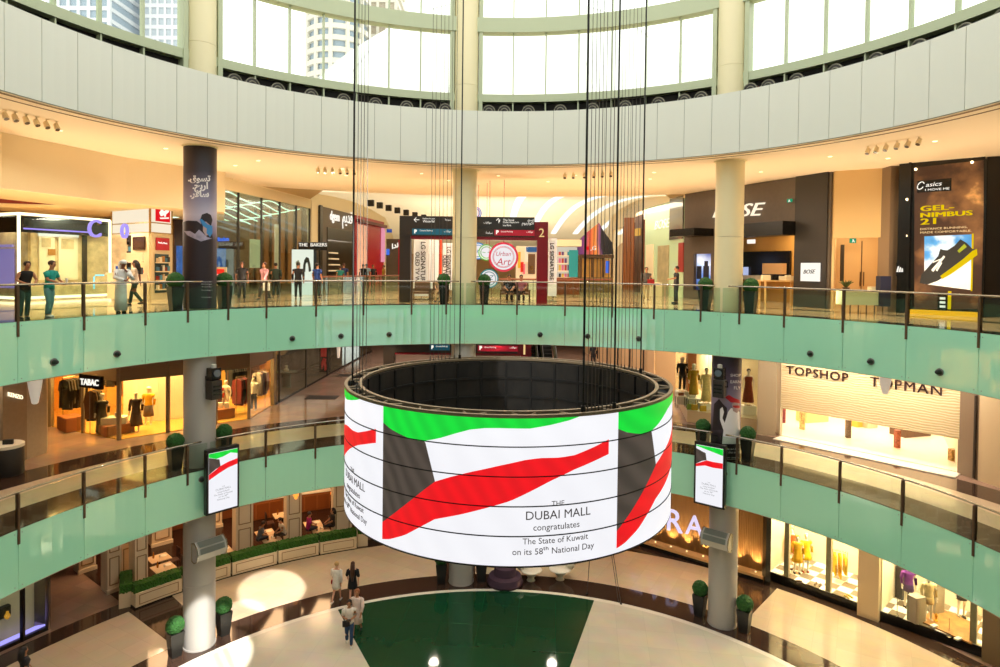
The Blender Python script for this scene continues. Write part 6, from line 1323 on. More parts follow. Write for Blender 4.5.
for (e0, e1, lab) in ((sg(126, 600, 18.9), sg(126, 596, 20.2), 'short hedge planter turning back at the left end of the restaurant front'), (pol(18.7, an_[-1] + .9), pol(20.2, an_[-1] + 1.2), 'short hedge planter turning back at the right end of the restaurant front')):
    e0, e1 = Vector((e0.x, e0.y, 0)), Vector((e1.x, e1.y, 0)); o = thing('hedge_planter', lab, 'planter', e0, 0, 'hedge planters')
    b = BM(); slab(b, e0, e1, 0, .62, .5); wobj('trough', b, mat('cream planter', 'e0cfae'), o); b = BM(); slab(b, e0, e1, .6, .95, .44); bmesh.ops.subdivide_edges(b, edges=b.edges[:], cuts=6, use_grid_fill=True)
    for w in b.verts: w.co += Vector((random.uniform(-.025, .025), random.uniform(-.025, .025), random.uniform(-.02, .03)))
    wobj('hedge', b, GRASSM, o)
# tables, chairs and diners
def dchair(p, rz, lab):
    o = thing('dining_chair', lab, 'chair', p, rz, 'dining chairs'); m = mat('dark chair wood', '2e1a12', .4)
    obj('seat', bx((0, 0, .45), (.42, .42, .05), 0, .01), mat('brown seat pad', '5a3a2a', .7), o); obj('backrest', bx((0, -.2, .75), (.4, .04, .5), 0, .01), m, o)
    for sx in (-1, 1):
        for sy in (-1, 1): obj('leg', bx((sx * .18, sy * .18, .22), (.04, .04, .44)), m, o)
    return o
def dtable(x, y, lab, n=3, chairs=True, z=0):
    p = fl(x, y, .75); p = pol(max(19.75, hypot(p.x, p.y)), angof(p), .012); rz = -R(angof(p)); o = thing('dining_table', lab, 'table', p, rz, 'dining tables')
    obj('table_top', bx((0, 0, .735), (.85, .8, .035), 0, .01), mat('cream table top', 'd8bc94', .4), o); obj('pedestal', lathe(BM(), [(.22, 0), (.22, .03), (.045, .06), (.045, .72)], n=14), BLK, o)
    t = lab.split('dining table ')[-1]
    for k in range(n):
        W_ = 'another ' if k > 2 else ''; a = k * 2.1 + .4; q = mw(o) @ Vector((.24 * cos(a), .2 * sin(a), .7525)); b = BM()
        if k % 3 == 0: lathe(b, [(.13, 0), (.15, .02), (.1, .012), (.001, .01)], q, 18); tag(obj('plate', b, WHT), W_ + 'white plate on the table ' + t, 'plate')
        elif k % 3 == 1: lathe(b, [(.035, 0), (.045, .1), (.02, .2), (.022, .27)], q, 12); tag(obj('bottle', b, mat('amber bottle', 'a86a24', .2)), W_ + 'amber bottle on the table ' + t, 'bottle')
        else: lathe(b, [(.03, 0), (.012, .01), (.01, .08), (.04, .1), (.038, .2)], q, 12); tag(obj('wine_glass', b, mat('frosted glassware', 'e6dccb', .2)), W_ + 'stemmed glass on the table ' + t, 'glass')
    if chairs:
        for s, w in ((-1, 'left'), (1, 'right')): q = mw(o) @ Vector((s * .62, 0, 0)); near_ = any((q.xy - c_).length < .85 for c_ in PILC); near_ or dchair(q, rz + s * pi / 2, 'dark chair %s of the table %s' % (w, t))
    return o
T1 = dtable(276, 545.5, 'cream dining table behind the hedge between the first two diners', 5, True)
T2 = dtable(324, 536, 'cream dining table behind the hedge with the diner in magenta', 5, True)
dtable(172, 575, 'cream dining table behind the hedge left of the column', 4, True); dtable(229, 559, 'cream dining table just right of the column', 4, True)
dtable(159, 558, 'cream dining table deeper inside the restaurant, left of the column', 3, True); dtable(265, 533, 'cream dining table in the second row above the two diners', 3, True); dtable(313, 524, 'cream dining table in the second row above the magenta diner', 3, True); dtable(282, 515, 'cream dining table deep inside, in the third row', 2, True)
def diner(T, s, lab, **k): q = mw(T) @ Vector((s * .6, 0, 0)); figure('person', lab, 'person', (q.x, q.y, .5 + .0), T.rotation_euler.z + s * pi / 2, 1.7, k.pop('skin', 'tan'), 'sit', shoes=SHOE, **k)
diner(T1, -1, 'seated diner in a grey shirt leaning over the table behind the hedge', top='5c6470', bottom='2a2c34', hair='1a1310', lean=.35); diner(T1, 1, 'seated diner in a white shirt behind the hedge', top='d8d0bc', bottom='3a3632', hair='2a1a14', lean=.3)
diner(T2, -1, 'seated diner in a magenta top behind the hedge', top='c0287c', bottom='2a2430', hair='1c1412', lean=.1); diner(T2, 1, 'seated diner in dark clothes at the right end of the hedge', top='2a2624', bottom='201e1e', hair='14100f', hairlen=.15)
# wall lamps, sideboards of the restaurant
for i, (x, y, r) in enumerate(((165, 540, 25.2), (239, 508, 25.2), (270, 501, 25.2), (296, 497, 19.75), (329, 495, 25.2), (73, 572, 26.5))):
    p = sg(x, y, r); b = BM(); lathe(b, [(.05, -.1), (.14, .12), (.12, .14)], p, 14); tag(obj('wall_lamp', b, glow('amber lamp shade', 'ff9a3c', 1.6)), ['amber wall lamp left of the column, deep in the restaurant', 'amber wall lamp just right of the column', 'amber wall lamp over the first two diners', 'amber lamp on the panelled pillar between the openings', 'amber wall lamp over the magenta diner', 'small amber lamp in the dim side passage at the left'][i], 'lamp', 'restaurant lamps')
for i, (x, y) in enumerate(((262, 520), (310, 512))):
    p = sg(x, y, 24.6); o = thing('sideboard', ['wooden sideboard behind the first two diners', 'wooden sideboard behind the magenta diner'][i], 'sideboard', (p.x, p.y, .012), -R(angof(p))); obj('cabinet', bx((0, 0, .5), (2.2, .5, 1.0), 0, .02), mat('amber sideboard', '9a5c2c', .4), o); obj('counter_top', bx((0, 0, 1.03), (2.3, .56, .05)), WHT, o)
    for k in (-1, 0, 1): obj('door', bx((k * .7, -.26, .48), (.62, .03, .8), 0, .008), mat('amber sideboard door', '84491f', .4), o)
# lounge pieces seen under the ring screen
p = fl(505, 583, 0); o = thing('round_pouf', 'purple tiered round seat under the ring screen', 'seat', p); b = BM(); lathe(b, [(.75, 0), (.8, .1), (.72, .35), (.5, .42), (.46, .75), (.2, .82), (.16, 1.05)], n=28); obj('cushion', b, mat('plum velvet', '4c3444', .8), o, 'a'); obj('mast', cyl(BM(), (0, 0, 1.0), (0, 0, 1.4), .02, 8), BLK, o)
for i, (x, y) in enumerate(((531, 580), (560, 579))):
    p = fl(x, y, 0); o = thing('lounge_chair', ['white curved lounge chair right of the purple seat', 'white curved lounge chair further right of the purple seat'][i], 'chair', p, .5 - i); b = BM(); lathe(b, [(.2, 0), (.12, .1), (.3, .34), (.5, .46), (.46, .5)], n=20); obj('shell', b, WHT, o, True); b = BM(); arcp = [(.48 * cos(t), .48 * sin(t), .85) for t in [pi * .1 + k * pi * .8 / 8 for k in range(9)]]; tube(b, [(x_, y_, z_ - .2) for x_, y_, z_ in arcp], .17, 8); obj('backrest', b, WHT, o, True)
# --- letters and lit slat wall at the right
Z0, Z1, Z2 = fl(618, 538, 0), fl(700, 563, 0), fl(764, 582.5, 0)
ZW = thing('shopfront', 'gold-lit slatted shopfront with white ZARA letters, partly behind the ring screen', 'shopfront', Z1)
b = BM()
for p, q in ((Z0, Z1), (Z1, Z2)): slab(b, p, q, 0, F1B, .1, out=.5)
wobj('backing_wall', b, mat('amber slat backing', 'd09a54', .5), ZW)
b = BM()
for p, q in ((Z0, Z1), (Z1, Z2)): slab(b, p, q, 0, .3, .9, out=.3)
wobj('ledge', b, mat('pale gold ledge', 'd8b078', .35), ZW)
b = BM()
for p, q in ((Z0, Z1), (Z1, Z2)): slab(b, p, q, 0, .18, .94, out=.3)
wobj('black_base', b, BLK, ZW)
k = 0; tot = (Z1 - Z0).length + (Z2 - Z1).length
def zp_(s): l0 = (Z1 - Z0).length; return Z0.lerp(Z1, s / l0) if s < l0 else Z1.lerp(Z2, (s - l0) / (tot - l0))
SLT = mat('bronze gold slat', '9a7444', .4, .2)
nsl = 92
for i in range(nsl):
    c = zp_(tot * (i + .5) / nsl); n = facing(Z0, Z2); b = BM(); box(b, (c.x - n.x * .38, c.y - n.y * .38, (.3 + F1B) / 2), (.045, .09, F1B - .3), .35); wobj('slat', b, SLT, ZW)
UPL = []
for i in range(9):
    c = zp_(tot * (i + .5) / 9); n = facing(Z0, Z2); p = Vector((c.x, c.y, .31)) - n * .12; b = BM(); cyl(b, p, p + Vector((0, 0, .03)), .035, 12); wobj('uplight', b, glow('uplight glow', 'ffe2a8', 2.5), ZW); UPL.append(p)
LIL = glow('lilac white letters', 'e8dcff', 1.0)
for s, x0, x1, ym in (('Z', 634, 647, 507), ('A', 651, 667, 512), ('R', 670.5, 685.5, 517), ('A', 688.5, 706, 521.5)): ptext('letter', s, x0, ym, x1, ym + 3.5, Z0, Z2, LIL, ZW, off=.35, depth=.06, hs=1.05)
b = BM(); p = Z2; box(b, (p.x + .05, p.y - .1, F1B / 2), (.22, .35, F1B)); st('pillar', b, BLK)
# --- right shop windows with chequered floor
H0, H1 = fl(767.5, 578.5, 0), fl(990, 660, 0); n = facing(H0, H1); d = (H1 - H0).normalized(); W = (H1 - H0).length
CH = bpy.data.materials.new('lit chequered floor'); CH.use_nodes = True; nt = CH.node_tree; bs = nt.nodes['Principled BSDF']; tc = nt.nodes.new('ShaderNodeTexCoord'); mp = nt.nodes.new('ShaderNodeMapping'); ck = nt.nodes.new('ShaderNodeTexChecker'); mp.inputs['Rotation'].default_value = (0, 0, -atan2(d.y, d.x) ); mp.inputs['Location'].default_value = (0, 0, .37)
ck.inputs['Scale'].default_value = 1.9; ck.inputs['Color1'].default_value = (*lin('fbf3e2'), 1); ck.inputs['Color2'].default_value = (*lin('7a6a54'), 1); nt.links.new(tc.outputs['Object'], mp.inputs[0]); nt.links.new(mp.outputs[0], ck.inputs[0]); nt.links.new(ck.outputs[0], bs.inputs['Base Color']); bs.inputs['Roughness'].default_value = .3
ZPL = .38; UP = Vector((0, 0, 1))
def win(t0, t1, lab, dep):
    p, q = H0 + d * t0, H0 + d * t1; o = thing('shop_window', lab, 'shop window', (p + q) / 2)
    b = BM(); prism(b, [p, q, q - n * dep, p - n * dep], 0.08, ZPL); wobj('platform', b, CH, o)
    b = BM(); prism(b, [p + n * .05, q + n * .05, q, p], 0, ZPL - .02); wobj('base', b, BLK, o)
    b = BM(); slab(b, p - n * dep, q - n * dep, 0, F1B, .06); slab(b, p, p - n * dep, 0, F1B, .06); slab(b, q, q - n * dep, 0, F1B, .06); wobj('rear_wall', b, mat('ivory window wall', 'f8e8c8', .6), o)
    b = BM(); slab(b, p, q, ZPL, F1B, .015); wobj('glass_panel', b, CLEAR, o); return o
def tpx(x): return (onpl(x, 590, H0, H1) - H0).dot(d)
t1, t2, t3 = tpx(860), tpx(881), tpx(985)
WA = win(.06, t1, 'left bright chequered-floor window with yellow outfits', 2.6); WB = win(t2, t3, 'right bright chequered-floor window with the purple outfit', 2.6)
for x, o in ((785.5, WA), (827.5, WA), (974, WB)): p = H0 + d * tpx(x) - n * .12; b = BM(); box(b, (p.x, p.y, (ZPL + F1B) / 2), (.2, .2, F1B - ZPL), atan2(d.y, d.x)); wobj('post', b, mat('grey post', 'b39f82', .4), o)
b = BM(); slab(b, H0 + d * t1, H0 + d * t2, 0, F1B, .6, out=0); st('pillar', b, mat('cream pier', 'dcc49a', .4)); b = BM(); slab(b, H0 + d * t3, H0 + d * (t3 + 3), 0, F1B, .6); st('wall_right_ground', b, mat('taupe pier', '8a7658', .4))
def wp(x, y, z=ZPL): return fl(x, y, z)
dummy('mannequin in an orange red dress, leftmost of the yellow group', wp(791, 563.5), R(160), 1.68, skin='white', dress=('d85a20', .5, .2, 1.45, 2), hair='d8b060')
dummy('mannequin in a shaggy yellow coat, middle of the yellow group', wp(797, 573), R(165), 1.7, skin='white', dress=('d8a41c', .55, .25, 1.46, 2), hair='c89838', shoes=SHOE)
dummy('mannequin in a bright yellow coat, rightmost of the yellow group', wp(805.5, 571.5), R(170), 1.72, skin='white', dress=('f2c41c', .6, .26, 1.46, 2), hair='e8d0a0', shoes=mat('red shoe', 'b02c20', .4))
a, c = wp(832, 580), wp(847, 583.5); rail(a, c, ZPL, ZPL + 1.35, 3, ['f0c020', 'e8b418', 'f4d040'], .95, 'thin rail with yellow dresses in the left chequered window', 'the thin rail of yellow dresses', 'yellow dresses on the rail')
for i, (x, y, c, lab) in enumerate(((789, 570, '6a4a34', 'brown shoes by the orange red mannequin'), (800, 583, '5a4434', 'brown shoes on the chequered floor in front of the yellow group'), (818, 585, '6a5038', 'pair of brown shoes right of the yellow group'), (848, 597, 'c8a83c', 'yellow shoes near the glass of the left chequered window'))):
    p = wp(x, y); o = thing('shoes', lab, 'shoes', p, .4 + i, None)
    for s in (-1, 1): b = BM(); tube(b, [(s * .09, -.1, .04), (s * .09, 0, .045), (s * .09, .12, .03), (s * .09, .17, .025)], [.04, .042, .04, .02], 8); obj('shoe', b, cloth(c), o, True)
dummy('mannequin in a purple top and shorts', wp(908, 607), R(165), 1.78, skin='white', top='6a2a84', sleeve='long', dress=('3a2050', .66, .19, 1.0, 0), hair='c8b8a0', shoes=SHOE)
dummy('mannequin in a cream jacket and beige shorts', wp(928, 620), R(170), 1.78, skin='white', top='e4cc98', sleeve='long', dress=('d0ae74', .66, .19, 1.0, 0), hair='e0c890', shoes=SHOEW)
dummy('mannequin in dark shorts at the right end of the chequered window', wp(961, 617), R(170), 1.8, skin='white', top='e8dcc8', sleeve='long', dress=('2a2624', .7, .2, 1.0, 0), hair='3a2a20', shoes=SHOE)
b = BM(); P_ = [wp(920, 622), wp(972, 645), wp(980, 627), wp(936, 607)]; prism(b, P_, ZPL, ZPL + .05); tag(obj('wooden_deck', b, mat('plank wood', '9a6a34', .5, var=.4, vscale=3)), 'brown plank platform in the right chequered window', 'platform')
for x, y, w, h, lab in ((916, 621, .5, 1.0, 'grey cube plinth left of the cream mannequin'), (935, 612, .5, 1.25, 'grey tall plinth behind the cream mannequin'), (902, 598, .4, 1.9, 'dark tall panel behind the purple mannequin')):
    p = wp(x, y); b = bx((p.x, p.y, ZPL + h / 2), (w, w * .8, h), .3, .01); tag(obj('plinth', b, mat('grey plinth', 'a09684', .4) if 'grey' in lab else CHAR), lab, 'plinth')
for x, y, lab in ((936, 622, 'gold statuette on the plank platform'), (897, 616, 'thin display stand on the chequered floor near the purple mannequin'), (949, 637, 'thin clear stand near the glass of the right chequered window')):
    p = wp(x, y) + Vector((0, 0, .05 if 'gold' in lab else 0)); b = BM(); lathe(b, [(.08, 0), (.08, .02), (.03, .06), (.06, .22), (.02, .3)] if 'gold' in lab else [(.07, 0), (.07, .015), (.012, .03), (.012, .7)], p, 12); tag(obj('statuette' if 'gold' in lab else 'display_stand', b, mat('gold metal', 'd8a030', .3, .8) if 'gold' in lab else STEEL), lab, 'statuette' if 'gold' in lab else 'stand')
for x, y, lab in ((934, 628, 'upper'), (958, 641, 'lower')): p = wp(x, y); b = bx((p.x, p.y, ZPL + .09), (.28, .16, .06), .4, .01); tag(obj('price_card', b, WHT), '%s small white card on the plank platform' % lab, 'card')

# ================================================================ things on the columns and the lower fascia
def colpt(ca, x, y, r):
    c = pol(RCOL, ca); d = ray(x, y); ox, oy = CAM.x - c.x, CAM.y - c.y; A = d.x ** 2 + d.y ** 2; B = 2 * (ox * d.x + oy * d.y); K = ox * ox + oy * oy - r * r; D = B * B - 4 * A * K
    t = (-B - sqrt(max(0, D))) / (2 * A); return CAM + d * t, c
def colpatch(ca, pts, r, m, parent, name):
    """flat print wrapped on a column: outline in picture units, cut into strips and laid on the cylinder"""
    b = BM(); vs = [b.verts.new((x, y, 0)) for x, y in pts]; b.faces.new(vs); x0, x1 = min(p[0] for p in pts), max(p[0] for p in pts)
    bmesh.ops.triangulate(b, faces=b.faces[:]); xx = x0 + 1.5
    while xx < x1: bmesh.ops.bisect_plane(b, geom=b.verts[:] + b.edges[:] + b.faces[:], plane_co=(xx, 0, 0), plane_no=(1, 0, 0)); xx += 1.5
    for v in b.verts: p, c = colpt(ca, v.co.x, v.co.y, r); v.co = p
    return wobj(name, b, m, parent)
def coltext(ca, s, x0, x1, y, r, m, parent, **k):
    t = textbm(s, .3, 0, **k); xs = [v.co.x for v in t.verts]; kx = (x1 - x0) / (max(xs) - min(xs)); mid = (max(xs) + min(xs)) / 2
    for v in t.verts: p, c = colpt(ca, (x0 + x1) / 2 + (v.co.x - mid) * kx, y - v.co.y * kx, r); v.co = p
    return wobj('lettering', t, m, parent)
def wrapbanner(ca, z0, z1, lab, stops):
    c = pol(RCOL, ca); o = thing('column_banner', lab, 'banner', (c.x, c.y, z0)); b = BM(); n = 48; A, B = [], []
    for i in range(n): a = 2 * pi * i / n; A.append(b.verts.new((c.x + (rcol + .012) * cos(a), c.y + (rcol + .012) * sin(a), z0))); B.append(b.verts.new((c.x + (rcol + .012) * cos(a), c.y + (rcol + .012) * sin(a), z1)))
    for i in range(n): b.faces.new((A[i], A[(i + 1) % n], B[(i + 1) % n], B[i]))
    wobj('printed_wrap', b, poster_mat('wrap ' + lab[:20], stops, (0, 0, 1), .12, .0, .6), o, True); return o
PRK = mat('print near black', '2a2028', .4); PRW = mat('print white', 'f2eef0', .4); PRB = mat('print blue', '3a86c4', .4); PRG = mat('print grey lilac', '9a92a8', .4, var=.3, vscale=5); PRR = mat('print red', 'b8202c', .4); PRS = mat('print skin grey', 'b49a98', .4)
ca = -49.72; rr = rcol + .016
o = wrapbanner(ca, L2 + .02, SOF2 - .06, 'purple printed wrap with white Arabic words on the left column', [(0, '2c2230'), (.42, '3a2e3c'), (.5, '8c80a0'), (.6, 'c0b8cc'), (.7, '8a84a0'), (.84, '3a3446'), (1, '2a2228')])
for s, x0, x1, y in (('تسوّق.', 188, 210.5, 178.5), ('اربح.', 192.5, 208, 186), ('سافر.', 190, 209, 194)): coltext(ca, s, x0, x1, y, rr, PRW, o, bold=.012)
colpatch(ca, [(182.5, 222), (188, 220.5), (197, 221), (200, 227), (206, 228), (212, 232), (213, 240), (213, 280), (182.5, 280)], rr, PRK, o, 'printed_jacket')
colpatch(ca, [(200, 220), (202, 214.5), (207, 212.8), (211, 215), (212.5, 220), (211, 226), (206, 228), (202, 226)], rr + .004, PRK, o, 'printed_head')
colpatch(ca, [(203, 222), (206, 221.5), (211, 226), (211, 233), (206, 236), (203, 231)], rr + .005, PRS, o, 'printed_face')
colpatch(ca, [(199.5, 219.5), (201.5, 218.8), (208, 224.5), (212.5, 226), (212.5, 233), (210, 237), (206.5, 233), (206.8, 228.5), (203, 226)], rr + .007, PRB, o, 'printed_blue_phone')
colpatch(ca, [(184, 231), (190, 231), (195, 234), (199, 229.5), (203, 233), (207, 237), (212, 238.5), (206, 240), (201, 241.5), (198, 240), (193, 238), (187, 235)], rr + .006, PRG, o, 'printed_scarf')
for y in (281.5, 284, 286.5, 290, 297): coltext(ca, 'تسوق واربح وسافر', 201, 212, y, rr + .004, PRW, o)
ca2 = 39.75
o = wrapbanner(ca2, L1 + .02, F2B - .03, 'purple printed wrap with a person in red sunglasses on the right column', [(0, '241c22'), (.25, '2c2228'), (.4, '6c6078'), (.6, '8a8098'), (.75, '5c5068'), (.9, '33283a'), (1, '2a2230')])
for s, x0, x1, y in (('SHOP', 730.5, 742, 375.5), ('EARN', 730.5, 741.5, 382), ('FLY', 734, 740.8, 388)): coltext(ca2, s, x0, min(x1, 740.6), y, rr, PRW, o)
colpatch(ca2, [(713, 420), (714, 404), (719, 399), (723, 404), (727, 408), (727, 430), (713, 430)], rr, PRK, o, 'printed_dark_sleeve')
colpatch(ca2, [(728, 412), (731, 408), (736, 409), (739.5, 412), (740, 444), (722, 444), (724, 425)], rr + .002, PRW, o, 'printed_white_dress')
colpatch(ca2, [(732, 404), (735, 402), (739, 403), (740, 409), (737, 413), (733, 411)], rr + .004, PRS, o, 'printed_face')
colpatch(ca2, [(724.5, 397), (729, 395), (734, 398), (739.5, 400), (740.2, 403.5), (735, 402.5), (731, 402.5)], rr + .006, PRR, o, 'printed_red_hat')
colpatch(ca2, [(733, 405.5), (738, 405.3), (740, 406), (739.5, 408), (735, 408), (733, 407)], rr + .007, PRR, o, 'printed_sunglasses')
colpatch(ca2, [(720, 409), (722.5, 407), (724, 412), (722.5, 418), (727, 428), (724, 432), (720, 420)], rr + .005, PRW, o, 'printed_hand')
for y, s in ((449, 'Shop, earn & fly'), (452.5, 'at the mall'), (457.5, 'more rewards')): coltext(ca2, s, 725, 739, y, rr + .003, PRW, o)
# wall projectors on the columns (first level)
for ca, x, y, lab in ((-49.72, 209, 381, 'black stacked stage projector on the left column'), (39.75, 722, 380, 'black stacked stage projector on the right column')):
    p, c = colpt(ca, x, y, rcol); u = Vector((p.x - c.x, p.y - c.y, 0)).normalized(); rz = atan2(u.y, u.x) + pi / 2; o = thing('stage_projector', lab, 'projector', p, rz, 'projectors on the columns')
    obj('bracket', bx((0, -.06, 0), (.3, .12, .4)), BLK, o); obj('upper_body', bx((0, -.28, .3), (.38, .34, .42), 0, .02), BLK, o); obj('lower_body', bx((0, -.28, -.28), (.42, .38, .68), 0, .02), CHAR, o)
    b = BM(); cyl(b, (0, -.44, .32), (0, -.5, .32), .13, 18); obj('lens', b, mat('projector lens', '5a6470', .1), o); b = BM(); lathe(b, [(.09, .5), (.09, .62), (.05, .64)], (0, -.28, 0), 14); obj('top_lamp', b, mat('grey lamp head', 'c8c4bc', .4), o)
    b = BM(); tube(b, [(.22, -.28, -.2), (.3, -.28, -.2), (.3, -.28, .0), (.22, -.28, .0)], .025, 6); obj('handle', b, BLK, o)
    for k in range(3): obj('louvre', bx((0, -.475, -.14 - .14 * k), (.3, .02, .05)), BLK, o)
# prism shaped floodlights (ground floor)
for ca, x, y, s, lab in ((-49.72, 209, 547, 1, 'grey prism-shaped floodlight on the left column'), (39.75, 717, 538, -1, 'grey prism-shaped floodlight on the right column')):
    p, c = colpt(ca, x, y, rcol); u = Vector((-p.x, -p.y, 0)).normalized(); rz = atan2(u.y, u.x) + pi / 2; p = c + u * rcol; o = thing('wall_floodlight', lab, 'floodlight', (p.x, p.y, zat(x, y, p)), rz, 'floodlights on the columns')
    sec = [(0, -.3), (0, .3), (-.18, .36), (-.42, .22), (-.5, 0), (-.4, -.24), (-.18, -.34)]; b = BM(); A = [b.verts.new((-.52, yy, z)) for yy, z in sec]; B = [b.verts.new((.52, yy, z)) for yy, z in sec]; k = len(sec); b.faces.new(A); b.faces.new(B[::-1])
    for i in range(k): b.faces.new((A[i], B[i], B[(i + 1) % k], A[(i + 1) % k]))
    obj('housing', b, mat('silver grey housing', 'c6c2ba', .35, .3), o); g = mat('lamp glass grey', '979a92', .2)
    b = BM(); V = [(-.44, -.20, .365), (.44, -.20, .365), (.44, -.43, .235), (-.44, -.43, .235)]; V = [(x_, y_ - .01, z_ + .012) for x_, y_, z_ in V]; b.faces.new([b.verts.new(v) for v in V]); bmesh.ops.solidify(b, geom=b.faces[:], thickness=.01); obj('upper_glass', b, g, o)
    b = BM(); V = [(-.44, -.445, .2), (.44, -.445, .2), (.44, -.51, .02), (-.44, -.51, .02)]; V = [(x_, y_ - .012, z_) for x_, y_, z_ in V]; b.faces.new([b.verts.new(v) for v in V]); bmesh.ops.solidify(b, geom=b.faces[:], thickness=.01); obj('front_glass', b, g, o)
    for s2 in (-1, 1):
        b = BM(); pts = [(s2 * .53, yy * 1.02 - .005, z * 1.04) for yy, z in sec]; tube(b, pts, .02, 6, True); obj('end_frame', b, STEEL, o)
# hanging displays on the lower fascia
def display(x0, x1, yt, yb, a, lab, mir=False):
    c = pol(RF - .34, a); u = Vector((-c.x, -c.y, 0)).normalized(); rz = atan2(u.y, u.x) + pi / 2
    zt_, zb_ = zat((x0 + x1) / 2, yt, c), zat((x0 + x1) / 2, yb, c); o = thing('hanging_display', lab, 'display screen', (c.x, c.y, zb_), rz, 'upright displays on the lower fascia'); h = zt_ - zb_; w = 1.2
    obj('housing', bx((0, 0, h / 2), (w, .22, h), 0, .02), mat('black display housing', '171615', .35), o)
    obj('screen_face', bx((.0, -.115, h / 2 - .02), (w - .16, .012, h - .2)), glow('display white', 'f4f4fa', 1.0), o); X = (w - .16) / 2; y = -.1225; zt2 = h - .13
    def poly(nm, pts, m, yy=y):
        b = BM(); A = [b.verts.new((px * X, yy, zt2 - pz * .62)) for px, pz in pts]; f = b.faces.new(A); bmesh.ops.solidify(b, geom=[f], thickness=.002); obj(nm, b, m, o)
    poly('flag_green', [(-1, 0), (-.5, -.0), (1, .0), (1, .28), (.5, .16), (0, .3), (-.5, .36), (-1, .2)] if not mir else [(-1, 0), (1, .0), (1, .4), (.4, .3), (-.2, .2), (-1, .06)], LG)
    poly('flag_black', [(-1, .22), (-.5, .37), (-.28, .42), (-.2, .85), (-.55, .95), (-1, 1.2)], LK); poly('flag_red', [(-1, 1.2), (-.2, .82), (.3, .68), (1, .58), (1, .9), (.3, 1.02), (-.3, 1.22), (-1, 1.5)] if not mir else [(-1, 1.2), (-.2, .86), (.3, .88), (1, .86), (1, 1.2), (.3, 1.24), (-.3, 1.2), (-1, 1.36)], LR, y - .002)
    for s, dz, sz in (('THE', .42, .06), ('DUBAI MALL', .34, .1), ('congratulates', .25, .085), ('The State of Kuwait', .16, .085), ('on its 58\u1d57\u02b0', .07, .085), ('National Day', -.02, .085)):
        t = textbm(s, sz, .001)
        for v in t.verts: v.co = Vector((v.co.x, y - .002 - v.co.z, .5 + dz + v.co.y))
        obj('lettering', t, glow('display lettering', '9a9a9e'), o)
    for z in (.35, h - .5): obj('bracket', bx((0, .2, z), (.16, .2, .16)), BLK, o)
display(205.5, 236.5, 447, 511, -48.35, 'upright black display hanging on the lower green fascia at the left column'); display(697, 726, 443, 506, 38.95, 'upright black display hanging on the lower green fascia at the right column', True)

# ================================================================ outside, seen through the clerestory
def tower(name, lab, c, w, dpt, h, floors, curved, m1, m2, grp=None):
    o = thing(name, lab, 'building', c); b = BM()
    if curved: lathe(b, [(w, 0), (w, h)], c, 40)
    else: box(b, (c[0], c[1], c[2] + h / 2), (w * 2, dpt, h))
    wobj('glazed_body', b, m2, o)
    b = BM()
    for i in range(floors + 1):
        z = c[2] + h * i / floors
        if curved: lathe(b, [(w + 1.0, z - c[2] - .35), (w + 1.0, z - c[2] + 1.1)], c, 40)
        else: box(b, (c[0], c[1], z), (w * 2 + 1, dpt + 1, 1.1))
    wobj('floor_band', b, m1, o)
    b = BM()
    for k in range(7 if not curved else 12):
        if curved: a = 2 * pi * k / 12; cyl(b, (c[0] + (w + .5) * cos(a), c[1] + (w + .5) * sin(a), c[2]), (c[0] + (w + .5) * cos(a), c[1] + (w + .5) * sin(a), c[2] + h), .7, 6)
        else: box(b, (c[0] - w + 2 * w * k / 6, c[1] - dpt / 2, c[2] + h / 2), (w * .1, .9, h))
    wobj('facade_pier', b, m1, o); return o
TW1, TW2 = mat('tower white band', 'c9ccd0', .6), mat('tower blue glass', '90a0ae', .3); TB1, TB2 = mat('tower cream band', 'd2cbbb', .6), mat('tower tan glass', 'aa9c86', .4)
p = dp(104, 300, 190); tower('office_tower', 'pale blue tower outside the upper left windows', (p.x - 2, p.y, 40), 8.5, 16, 110, 34, False, TW1, TW2)
p = dp(160, 300, 190); tower('office_tower', 'paler tower standing right of the pale blue tower outside', (p.x, p.y + 10, 40), 6.5, 14, 95, 30, False, mat('tower pale band', 'd2d3d6', .6), mat('tower pale glass', 'aeb7c0', .3))
p = dp(337, 300, 200); tower('residential_tower', 'round balconied tower outside, half hidden by the white roof shell', (p.x, p.y, 40), 8.8, 0, 58, 17, True, TB1, TW2)
p = dp(372, 300, 225); tower('residential_tower', 'beige block behind the round balconied tower', (p.x, p.y, 40), 9, 18, 78, 20, False, TB1, TB2)
b = BM(); bmesh.ops.create_uvsphere(b, u_segments=56, v_segments=28, radius=1, matrix=Matrix.Translation((2.5, 92, 9)) @ Matrix.Diagonal((44, 40, 46.5, 1)))
bmesh.ops.delete(b, geom=[v for v in b.verts if v.co.z < 19], context='VERTS')
SHELL = mat('white fabric roof', 'fbfbf8', .7, 0, 'ffffff', .0)
o = thing('roof_shell', 'big white domed roof outside behind the middle windows', 'roof', (2.5, 92, 19)); wobj('shell', b, SHELL, o, True)
for k in range(14):
    a = 2 * pi * k / 14; b = BM(); tube(b, [(2.5 + 44.1 * cos(a) * cos(t), 92 + 40.1 * sin(a) * cos(t), 9 + 46.6 * sin(t)) for t in [.3 + j * 1.25 / 16 for j in range(17)]], .07, 4); wobj('seam', b, mat('shell seam', 'd8d8d2', .7), o)
